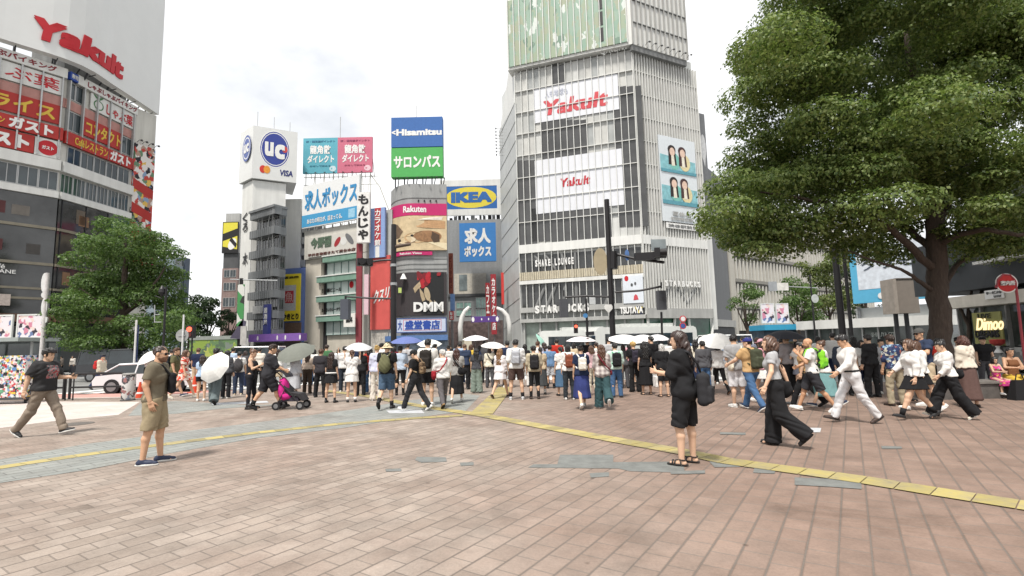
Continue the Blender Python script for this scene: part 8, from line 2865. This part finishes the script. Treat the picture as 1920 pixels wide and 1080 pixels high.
i_ = put(1351, 739, 642, 5, 'person in black cropped trousers beneath the large white umbrella', D('f', 'bob:k', 'shirt:w', 'skinny:k', 'shoe:k', armR='umb', legs='walkL', yaw=10))
held_umbrella('large white umbrella tilted over the person in black cropped trousers', i_, 1, 'w', .60, 20, 180, .50, deep=True)
hand_bag('plain white tote hanging beside the black cropped trousers', i_, 'w', -1, drop=.36)
put(1324, 744, 640, 8, 'person in dark grey top and jeans mostly hidden by the long-haired woman in black', D('m', 'short:k', 'shirt:dg', 'flare:de', 'sneaker:n'))
i_ = put(1246, 744, 645, 6, 'woman with ash hair, black oversized tee and bare calves facing the crossing', D('f', 'bob:gw', 'over:k', ('shorts', '2a2a2c'), 'sandal:dbr', armR='down', legs='stand', fat=1.08))
hand_bag('white carrier bag hanging beside the ash-haired woman', i_, 'w', -1, drop=.34)
put(1213, 740, 640, 4, 'woman with very long black hair in a long black dress and sandals', D('f', 'xlong:k', 'tee:k', ('skirt', '2a2a2c'), 'sandal:k'))
i_ = put(1192, 735, 641, 8, 'blond person in black with hand at chest and wide black trousers', D('m', 'mop:bl', 'tee:k', 'flare:k', 'shoe:k', armL='phone', yaw=8))
backpack('slim dark purple backpack on the blond person in black', i_, '3c3844', sc=.98)
i_ = put(1157, 745, 644, 2, 'man in white and mint shirt and blue jeans among the crowd', D('m', 'short:k', 'half:cfe6da', 'trousers:de', 'shoe:k', yaw=14))
backpack('black backpack with green straps on the man in mint shirt', i_, 'k', scol='5fae86')
i_ = put(1132, 766, 646, -4, 'woman with long brown hair, pale plaid overshirt and dark teal trousers, one heel raised', D('f', 'xlong:b', ('half', PLAID), 'wide:dte', 'sneaker:w', legs='liftR', hem=.80))
crossbody('wine red pouch at the side of the plaid overshirt', i_, 'wine', 1, (.24, .0, .96), sc=.5)
put(1112, 741, 648, 10, 'woman in dusty pink top and pale trousers before the white bus', D('f', 'long:b', 'blouse:d8b4b8', 'trousers:cr', 'sneaker:lg'))
i_ = put(1093, 766, 646, 2, 'woman with pinned black hair in navy top and long navy skirt walking away', D('f', 'bun:k', 'tee:n', ('skirt', '3a4378'), 'sneaker:w', legs='walkR'))
backpack('cream white backpack on the woman in the navy skirt', i_, 'ow', sc=.78, scol='w')
i_ = put(1068, 749, 646, 4, 'woman in white top and black jeans with bobbed black hair', D('f', 'bob:k', 'half:w', 'trousers:3a3f44', 'sneaker:w'))
backpack('rust brown backpack on the bob-haired woman in white', i_, '8a4f3c', sc=.92)
put(1054, 742, 650, 14, 'woman in a long blue denim skirt beside the rust brown backpack', D('f', 'tail:k', 'tee:w', ('skirt', '5a7896'), 'shoe:k'))
put(1033, 728, 648, 3, 'man in faded blue tee and light grey shorts', D('m', 'mop:k', 'loose:6f8fb4', 'shorts:c4c6ca', 'shoe:k', sock='k', armL='hold', armR='hold'))
put(1016, 740, 652, 8, 'woman in a dark grey skirt and white socks beside the black backpack', D('f', 'tail:k', 'tee:be', ('skirt', '55585a'), 'sneaker:kk', sock='w'))
i_ = put(1003, 748, 649, 2, 'person in beige shirt and narrow black trousers', D('m', 'mop:k', 'half:c9bda4', 'skinny:k', 'shoe:dbr'))
backpack('big black backpack on the person in beige shirt', i_, '302f31', sc=1.05)
i_ = put(969, 749, 637, 0, 'tall man in white shirt and brown shorts with black socks', D('m', 'short:k', 'half:f4f3f1', ('shorts', '594843'), 'sneaker:lg', sock='k', armL='pocket', legs='wide', len=.80))
backpack('pale grey backpack on the tall man in white shirt', i_, 'b2b4ba', sc=.9)
put(939, 747, 652, -30, 'woman with very long tawny hair in a short white shirt dress on the yellow line', D('f', 'xlong:lb', 'blouse:f2ecee', ('mini', 'f2ecee'), 'shoe:dbr', legs='walkR', hem=.86))
i_ = put(919, 727, 655, 5, 'woman in cream top and grey trousers under a white umbrella', D('f', 'bob:db', 'shirt:cr', 'trousers:dg', 'shoe:k', armR='umb'))
held_umbrella('pale umbrella low over the woman in cream top', i_, 1, 'eeeae6', .50, 10, 150, .42)
crossbody('round black bag of the woman in cream top', i_, 'k', 1, (.20, -.12, 1.12), sc=.85, yaw=20)
i_ = put(900, 718, 648, 6, 'person in navy top under a white umbrella with a violet rim', D('f', 'bob:k', 'tee:n', 'trousers:k', 'shoe:k', armL='umb'))
held_umbrella('white umbrella with faint violet edge in front of the purple banner', i_, -1, 'f3f1f4', .56, 6, 180, .66)
put(894, 737, 659, 4, 'woman in charcoal tee and wide sage trousers', D('f', 'long:k', 'tee:4c4d52', ('wide', '87948a'), 'shoe:lg'))
put(872, 730, 645, -4, 'man in dark navy tee between the sage trousers and the black skirt', D('m', 'crop:b', 'tee:39445c', 'trousers:k', 'sneaker:kk'))
i_ = put(857, 755, 652, -3, 'woman with long auburn hair, grey tee and full black skirt', D('f', 'xlong:4a2c24', 'loose:a9a7a4', ('skirt', '29292b'), 'sneaker:w', armR='hold', legs='walkR'))
crossbody('black shoulder bag of the auburn-haired woman', i_, 'k', 1, (.20, -.12, 1.0), sc=.9, yaw=20)
i_ = put(831, 765, 655, 22, 'man with white-grey hair in white shirt, grey trousers and tan shoes', D('m', 'short:gw', 'half:f0efec', ('trousers', '6a6668'), 'shoe:a8824f', legs='walkR', armL=(16, 10, 60, 34), yaw=40))
crossbody('big dark red bag at the side of the white-haired man', i_, 'a82e3a', -1, (-.26, .06, .98), sc=1.05)
i_ = put(802, 760, 637, -4, 'tall man in white tee and black shorts with bare legs and white sneakers', D('m', 'short:k', 'loose:efebe4', 'shorts:k', 'sneaker:w', armR='hold', len=.75, fat=1.05))
backpack('black backpack with brown flap worn by the tall man in white tee', i_, '35312e', sc=1.1)
i_ = put(779, 771, 655, 70, 'woman in black cap, black tee and slim black trousers looking down at her phone', D('f', 'short:k', 'tee:k', 'trousers:343437', 'sneaker:w', hat='cap:k', armL=(4, 8, 20, 0), armR='phone', nod=20, legs='walkL', eyes=1))
backpack('small brown patterned backpack of the woman in black cap', i_, voro('brown_print', [(3, '7a6248'), (2, '5a4634'), (1, 'a08a68')], 14), sc=.75)
i_ = put(750, 741, 650, 2, 'person in light blue shirt and black trousers under a blue umbrella', D('m', 'short:k', 'half:c2d0e2', 'skinny:k', 'shoe:k', armR='umb'))
held_umbrella('dusty blue umbrella before the white bookshop board', i_, 1, '6a78b0', .55, 8, 180, .56)
i_ = put(725, 767, 644, -2, 'man in cream bucket hat, black tee with a printed number and denim shorts, mid-stride', D('m', 'short:k', 'tee:k', ('shorts', '53687f'), 'sneaker:kk', hat='bucket:e6d8b4', legs='liftL', sock='k', len=.95))
backpack('olive drawstring backpack on the man in the bucket hat', i_, '6f6f52', 'sack', 1.0)
fcb = Fac(wpt(i_, (-.09, -.145, 0))[:2], wpt(i_, (.09, -.145, 0))[:2])
mb = MB(); put_text(mb, '71', fcb, .02, fcb.L - .02, wpt(i_, (0, 0, 1.33))[2], wpt(i_, (0, 0, 1.41))[2], .0, INKWHITE, bold=.03, th=.012)
n_ = mb.build('lettering', None); n_.parent = i_['o']
n_.matrix_parent_inverse = (Matrix.Translation((i_['x'], i_['y'], 0)) @ Matrix.Rotation(rad(i_['head']), 4, 'Z')).inverted()
put(706, 751, 648, 3, 'blond person in pale lavender shirt and cream trousers', D('f', 'bun:bl', 'shirt:d6d8ee', ('flare', 'ece4d8'), 'sneaker:w'))
put(693, 737, 652, 6, 'woman in red blouson and faded jeans behind the lavender shirt', D('f', 'long:k', 'jacket:c2453c', 'flare:de', 'sneaker:w'))
i_ = put(676, 742, 655, 5, 'person in black layers under a light grey umbrella', D('f', 'bob:db', 'shirt:k', 'trousers:k', 'shoe:k', armL='umb'))
held_umbrella('light grey umbrella over the person in black layers', i_, -1, 'd4d4d6', .46, 14, 160, .44)
put(659, 754, 656, 14, 'brown-haired woman in a short white dress raising her hands to take a photo', D('f', 'tail:b', 'half:f2efec', ('mini', 'f2efec'), 'shoe:k', armL='face', armR='face', sock='w', sockl=.2))
put(645, 735, 650, 8, 'person in white shirt and dark jeans beside the photographing woman', D('m', 'short:k', 'shirt:efeeec', 'trousers:39404c', 'sneaker:w', armL='face'))
put(620, 755, 660, -8, 'woman with long dark hair, black tee, white hip band, black mini skirt and ankle boots', D('f', 'xlong:3a2822', 'tee:k', 'mini:k', 'boot:k', belt='w', legs='wide'))
put(600, 745, 655, -3, 'man in dark grey tee and black trousers facing the green-sill building', D('m', 'mop:b', 'loose:3c3a3e', 'trousers:k', 'shoe:k', legs='wide'))
put(576, 738, 660, 4, 'woman in beige top and dark brown trousers beside the grey umbrella', D('f', 'long:db', 'tuck:d6c6b8', ('trousers', '4a4038'), 'shoe:dbr'))
i_ = put(552, 744, 662, -20, 'person in a pale grey sun coat holding the big grey umbrella', D('f', 'bob:db', 'jacket:c9cbd0', ('skirt', 'c9cbd0'), 'shoe:lg', armL='umb', hem=.70))
held_umbrella('big grey-green umbrella tipped towards the camera above the stroller', i_, -1, '7d8078', .66, 30, 190, .50, deep=True)
i_ = put(502, 769, 645, -62, 'heavy-set man in dark tee and long dark shorts pushing the stroller', D('m', 'short:db', 'over:3c3c40', ('shorts', '323236'), 'sneaker:kk', fat=1.22, legs='walkR', armL='push', armR='push', sock='k', skin=1, nod=10, len=1.0, lean=5))
put(469, 767, 655, -84, 'woman with a hair bun in black tank top and black leggings reading her phone', D('f', 'bun:6a4a34', 'tank:303034', ('skinny', '2c2d33'), 'sneaker:kk', armR='phone', armL='hold', legs='shift', nod=12, eyes=1))
i_ = put(446, 741, 660, 20, 'person in white tee and dark jeans carrying a large dark backpack', D('m', 'short:k', 'tee:w', 'trousers:3f4a60', 'sneaker:be'))
backpack('large drooping dark grey backpack beside the woman with a hair bun', i_, '504e50', 'sack', 1.15)
put(423, 747, 657, -6, 'woman with black hair in dark grey jacket, black trousers and white sneakers', D('f', 'long:k', 'shirt:55565a', 'trousers:2c2c2f', 'sneaker:w'))
i_ = put(401, 758, 672, 16, 'man in dark olive tee and loose slate jeans behind the tilted white umbrella', D('m', 'short:k', 'tee:4a4c42', ('wide', '6f7a7c'), 'shoe:dg', armR=(50, 12, 70, 10), legs='walkL', fat=1.05), H=1.70)
h_ = wpt(i_, i_['hands'][1])
umbrella('white six-panel umbrella tilted sideways, hiding its owner', P(391, 683, i_['y'] - .55), 66, 195, 'f3f2ee', .50, .62, deep=True)
put(377, 752, 668, 10, 'woman with light blue top, black shorts and white sneakers beside the tilted umbrella', D('f', 'long:db', 'tee:lb', 'short_shorts:k', 'sneaker:w', len=.4))
put(343, 748, 655, -72, 'woman with long brown hair in a short red and cream flowered dress walking', D('f', 'xlong:b', ('tee', FLORAL), ('mini', FLORAL), 'sneaker:cr', legs='walkL', armR='down'))
i_ = put(325, 745, 652, -78, 'man in olive tee and olive shorts with navy sneakers walking ahead of the flowered dress', D('m', 'short:b', 'tee:6f6d50', 'shorts:6a6446', 'sneaker:n', legs='walkR', armL='down', skin=1, len=.95))
backpack('dark backpack on the man in olive tee', i_, '353a40', sc=.95)
i_ = put(276, 738, 668, -20, 'person in pale top mostly hidden behind the man in sunglasses', D('f', 'bob:k', 'tee:w', 'trousers:ld', 'sneaker:w', armL='umb'))
held_umbrella('white umbrella peeking out behind the man in sunglasses', i_, -1, 'f4f2ee', .55, 30, 215, .40, deep=True)
put(302, 736, 660, 10, 'woman in white and pink top standing past the man in sunglasses', D('f', 'long:db', 'half:ecd8d8', 'trousers:cr', 'sneaker:w'))
# umbrellas in the middle row
for px, fy, hy, R, col, tl, lb, pl in ((1088, 722, 650, .60, 'f3e9ea', 4, 'pinkish white umbrella above the cream backpack', 'person in pale shirt beneath the pinkish white umbrella'),
                                      (1172, 728, 652, .62, 'f4f3f1', 14, 'white umbrella beside the man in mint shirt', 'person in slate jacket under the white umbrella by the mint shirt'),
                                      (1208, 722, 658, .50, 'f6f5f4', 10, 'small bright white umbrella over the long black dress', 'person in dark top under the small bright umbrella'),
                                      (1235, 720, 656, .46, 'ecebee', 8, 'off-white umbrella behind the ash-haired woman', 'person in grey under the off-white umbrella'),
                                      (798, 722, 652, .52, 'efede6', 16, 'cream umbrella behind the tall man in white tee', 'person in brown under the cream umbrella')):
    i_ = put(px, fy, hy, 4, pl, D('f', 'bob:db', {'1': 'shirt:lg', '7': 'shirt:br'}.get(str(px)[0] if px < 1100 else '0', 'shirt:dg'), 'trousers:dg', 'shoe:k', armR='umb', hi=0))
    held_umbrella(lb, i_, 1, col, R, tl, 170, .55)
umbrella('mint green umbrella hanging tilted beside the far bus', P(1020, 640, 26), 62, 100, 'a9d8c8', .55, .7)

# --- stroller
sp_ = G(548, 767)
stt = thing('stroller', 'black baby stroller with a bright pink blanket', 'stroller', (sp_[0], sp_[1], 0))
x0, y0 = sp_[0], sp_[1]
SK = mat('2e2c2f', rough=.7, var=.15)
for dx in (-.34, .30):
    for dy in (-.22, .22):
        mb = MB(); mb.cyl((x0 + dx, y0 + dy - .02, .11), (x0 + dx, y0 + dy + .02, .11), .11, TYRE, n=16); w_ = mb.build('wheel', stt)
        mb = MB(); mb.cyl((x0 + dx, y0 + dy - .025, .11), (x0 + dx, y0 + dy + .025, .11), .06, RIM, n=12); mb.build('rim', w_)
for dy in (-.22, .22):
    mb = MB(); mb.tube([(x0 - .62, y0 + dy, 1.02), (x0 - .50, y0 + dy, .95), (x0 + .05, y0 + dy, .42), (x0 + .30, y0 + dy, .12)], .014, SK); mb.build('side_tube', stt)
    mb = MB(); mb.tube([(x0 - .34, y0 + dy, .12), (x0 - .10, y0 + dy, .56)], .014, SK); mb.build('rear_tube', stt)
mb = MB(); mb.cyl((x0 - .62, y0 - .22, 1.02), (x0 - .62, y0 + .22, 1.02), .018, SK); mb.build('handle', stt)
mb = MB(); mb.prism([(x0 - .30, y0 - .19, .74), (x0 - .22, y0 - .19, .76), (x0 - .02, y0 - .19, .46), (x0 + .26, y0 - .19, .42), (x0 + .38, y0 - .19, .24), (x0 + .34, y0 - .19, .22), (x0 + .20, y0 - .19, .36), (x0 - .06, y0 - .19, .38)], (0, .38, 0), SK); mb.build('seat', stt)
mb = MB(); mb.prism([(x0 - .24, y0 - .16, .22), (x0 + .24, y0 - .16, .22), (x0 + .20, y0 - .16, .34), (x0 - .22, y0 - .16, .32)], (0, .32, 0), mat('3a3440')); mb.build('basket', stt)
vs_ = []
mb = MB()
arc = [(x0 - .36 + .30 * math.cos(t), .80 + .26 * math.sin(t)) for t in np.linspace(.25, 2.9, 9)]
mb.prism([(x, y0 - .2, z) for x, z in arc] + [(x0 - .36 + .26 * math.cos(t), y0 - .2, .80 + .22 * math.sin(t)) for t in np.linspace(2.9, .25, 9)], (0, .4, 0), mat('34323a')); mb.build('hood', stt)
v, q = sdf_mesh(lambda X, Y, Z: smin(elli(X, Y, Z, (0, 0, 0), (.13, .16, .30)), elli(X, Y, Z, (.10, 0, -.2), (.16, .17, .12)), .06) + .01 * np.sin(X * 30 + Z * 20) * np.sin(Y * 25), (-.2, -.22, -.4), (.3, .22, .35), .018)
me = mesh_np('blanket', v + np.array((x0 - .22, y0 - .06, .56)), q)
me.materials.append(cl('d4368f'))
bo = link('blanket', me)
tag(bo, 'bright pink blanket draped over the stroller seat', 'blanket')

# --- back rows of the crowd, seen as heads and shoulders between the others
FILL = [(318, 727, 'm', 'short:k', 'tee:w', 'trousers:n'), (352, 724, 'f', 'bob:k', 'tee:k', 'trousers:dg'), (368, 727, 'm', 'short:b', 'tee:n', 'trousers:be'), (412, 724, 'f', 'long:k', 'tee:pk', 'skirt:k'), (434, 725, 'm', 'mop:k', 'shirt:lb', 'trousers:k'), (457, 723, 'f', 'bob:db', 'tee:dg', 'trousers:n'),
        (484, 726, 'm', 'short:k', 'tee:ow', 'trousers:k'), (520, 724, 'f', 'long:db', 'shirt:w', 'midi:be'), (566, 722, 'm', 'short:k', 'tee:b', 'trousers:dg'), (588, 724, 'f', 'bob:k', 'tee:w', 'trousers:de'), (611, 721, 'm', 'mop:db', 'tee:gr', 'trousers:k'), (634, 723, 'f', 'tail:k', 'tee:lg', 'skirt:n'),
        (668, 720, 'm', 'short:k', 'shirt:n', 'trousers:k'), (688, 722, 'f', 'long:b', 'tee:be', 'trousers:w'), (714, 721, 'm', 'short:k', 'tee:w', 'trousers:kh'), (738, 722, 'f', 'bob:k', 'tee:wine', 'trousers:k'), (764, 720, 'm', 'short:db', 'tee:lg', 'trousers:n'), (788, 723, 'f', 'long:k', 'shirt:w', 'skirt:dg'),
        (815, 724, 'm', 'short:k', 'tee:k', 'trousers:dg'), (842, 722, 'f', 'bun:k', 'tee:w', 'trousers:k'), (862, 719, 'm', 'short:k', 'shirt:lb', 'trousers:n'), (884, 721, 'f', 'bob:b', 'tee:y', 'trousers:k'), (910, 719, 'm', 'mop:k', 'tee:dg', 'trousers:k'), (932, 722, 'f', 'long:k', 'tee:w', 'midi:k'),
        (952, 724, 'm', 'short:k', 'tee:n', 'trousers:k'), (986, 722, 'f', 'bob:k', 'tee:k', 'trousers:w'), (1010, 720, 'm', 'short:b', 'shirt:w', 'trousers:dg'), (1022, 721, 'f', 'long:db', 'tee:lav', 'trousers:de'), (1046, 719, 'm', 'short:k', 'tee:r', 'trousers:k'), (1078, 722, 'f', 'bob:k', 'shirt:be', 'skirt:br'),
        (1104, 721, 'm', 'mop:k', 'tee:k', 'trousers:dg'), (1122, 722, 'f', 'tail:db', 'tee:w', 'trousers:n'), (1145, 720, 'm', 'short:k', 'tee:lg', 'trousers:k'), (1183, 722, 'f', 'long:k', 'tee:pk', 'midi:dg'), (1226, 721, 'm', 'short:k', 'tee:k', 'trousers:k'), (1262, 723, 'f', 'bob:db', 'tee:w', 'trousers:k'),
        (1288, 722, 'm', 'short:k', 'shirt:b', 'trousers:n'), (1308, 724, 'f', 'long:k', 'tee:cr', 'skirt:n'), (1338, 721, 'm', 'short:k', 'tee:dg', 'trousers:k'), (1370, 722, 'f', 'bob:k', 'tee:lb', 'trousers:w'), (1400, 720, 'm', 'crop:k', 'tee:w', 'trousers:k'), (1426, 722, 'f', 'long:b', 'shirt:lav', 'trousers:dg'),
        (1450, 721, 'm', 'short:k', 'tee:n', 'trousers:be'), (1472, 722, 'f', 'bun:k', 'tee:k', 'midi:k'), (1498, 720, 'm', 'short:db', 'tee:ol', 'trousers:k'), (1542, 722, 'f', 'bob:k', 'tee:w', 'trousers:k'), (1570, 721, 'm', 'short:k', 'shirt:w', 'trousers:n'), (1608, 722, 'f', 'long:k', 'tee:dg', 'trousers:k')]
CN = dict(k='black', w='white', n='navy', dg='charcoal', lg='light grey', pk='pink', lb='pale blue', ow='ivory', b='blue', gr='green', be='beige', wine='wine red', y='yellow', lav='lavender', r='red', cr='cream', ol='olive', de='denim blue', kh='khaki', br='brown', db='dark brown')
HN = dict(short='short', bob='bobbed', long='long', mop='tousled', tail='tied-back', bun='pinned-up', crop='cropped')
KN = dict(tee='tee', shirt='shirt', trousers='trousers', skirt='long skirt', midi='midi skirt')
rr3 = random.Random(17)
def landmark(px):
    for x, n in ((420, 'below the green planter wall'), (530, 'below the purple awning'), (680, 'below the green-sill building'), (740, 'before the salmon red drugstore'), (845, 'before the bookshop corner'), (945, 'before the side street arch'), (1060, 'before the far bus'), (1210, 'before the nearer bus'), (1330, 'before the angled glass flank'), (1460, 'before the slender young tree'), (1660, 'before the white pavilion')):
        if px < x:
            return n
seen = {}
for px, fy, sx, hr, tp_, bt in FILL:
    a, b = tp_.split(':'), bt.split(':')
    lbl = '%s, %s %s hair, %s %s, %s %s, %s' % ('man' if sx == 'm' else 'woman', HN[hr.split(':')[0]], {'k': 'black', 'b': 'brown', 'db': 'dark brown'}[hr.split(':')[1]], CN[a[1]], KN[a[0]], CN[b[1]], KN[b[0]], landmark(px))
    put(px, fy + rr3.uniform(-3, 3), 652, rr3.uniform(-25, 25), lbl, D(sx, hr, tp_, bt, 'sneaker:w' if rr3.random() < .4 else 'shoe:k', hi=0, legs=rr3.choice(['stand', 'wide', 'shift']), armL=rr3.choice(['down', 'down', 'hold', 'phone']), armR=rr3.choice(['down', 'down', 'strap']), yaw=rr3.uniform(-30, 30)),
        H=rr3.uniform(1.66, 1.76) if sx == 'm' else rr3.uniform(1.55, 1.65), group='people waiting in the back rows of the crowd')
# --- people across the road
def far(px, Y, head, label, spec, H=1.65, z=-.14):
    p = P(px, 690, Y)
    spec['hi'] = 0
    return person(label, p[0], p[1], H, head, spec, z=z)
i_ = far(190, 25.5, -80, 'man in pale vest and blue jeans with a red backpack crossing the road', D('m', 'short:k', 'jacket:d8ccb8', 'trousers:343f60', 'shoe:k', hat='cap:n', legs='walkL'), 1.72)
backpack('red backpack of the man crossing the road', i_, 'c83a3a', sc=.95)
far(114, 45, 160, 'person in grey-brown jacket under the shelter roof', D('m', 'short:k', 'jacket:8a8078', 'trousers:k', 'shoe:k'))
far(136, 45, 175, 'woman in white jacket and dark skirt by the shelter', D('f', 'long:k', 'jacket:e4dcd2', 'long:dg', 'shoe:k'))
far(152, 46, 190, 'person in black by the broad green tree', D('m', 'short:k', 'shirt:k', 'trousers:k', 'shoe:k'))
far(166, 47, 170, 'person in dark blue beside the person in black, under the leafy tree', D('f', 'bob:k', 'shirt:n', 'trousers:k', 'shoe:k'))
far(178, 47, 30, 'person in maroon under the broad green tree', D('m', 'short:k', 'shirt:wine', 'trousers:k', 'shoe:k'))
far(206, 48, 20, 'person in charcoal coat behind the black van', D('m', 'short:k', 'shirt:dg', 'trousers:k', 'shoe:k'))
for k, (px, Y, c) in enumerate(((846, 58, 'k'), (858, 60, 'w'), (872, 59, 'n'), (886, 62, 'be'), (905, 60, 'k'), (918, 61, 'r'), (930, 58, 'w'), (792, 58, 'lg'), (760, 57, 'k'), (560, 56, 'w'), (610, 57, 'dg'))):
    lm_ = {846: 'below the rust brown sign', 858: 'at the foot of the white arch', 872: 'in the mouth of the side street', 886: 'beneath the purple banner', 905: 'under the middle of the purple banner', 918: 'below the dark red katakana sign', 930: 'beside the glass building corner', 792: 'outside the bookshop', 760: 'outside the bookshop near the black mast', 560: 'below the yellow restaurant front', 610: 'below the green-sill building windows'}[px]
    far(px, Y, 180 + 20 * (k % 3 - 1), 'distant pedestrian in %s %s' % (CN[c], lm_), D('mf'[k % 2], ('short:k', 'bob:k')[k % 2], 'tee:' + c, ('trousers:k', 'trousers:dg')[k % 2], 'shoe:k', legs=('walkL', 'walkR')[k % 2]))
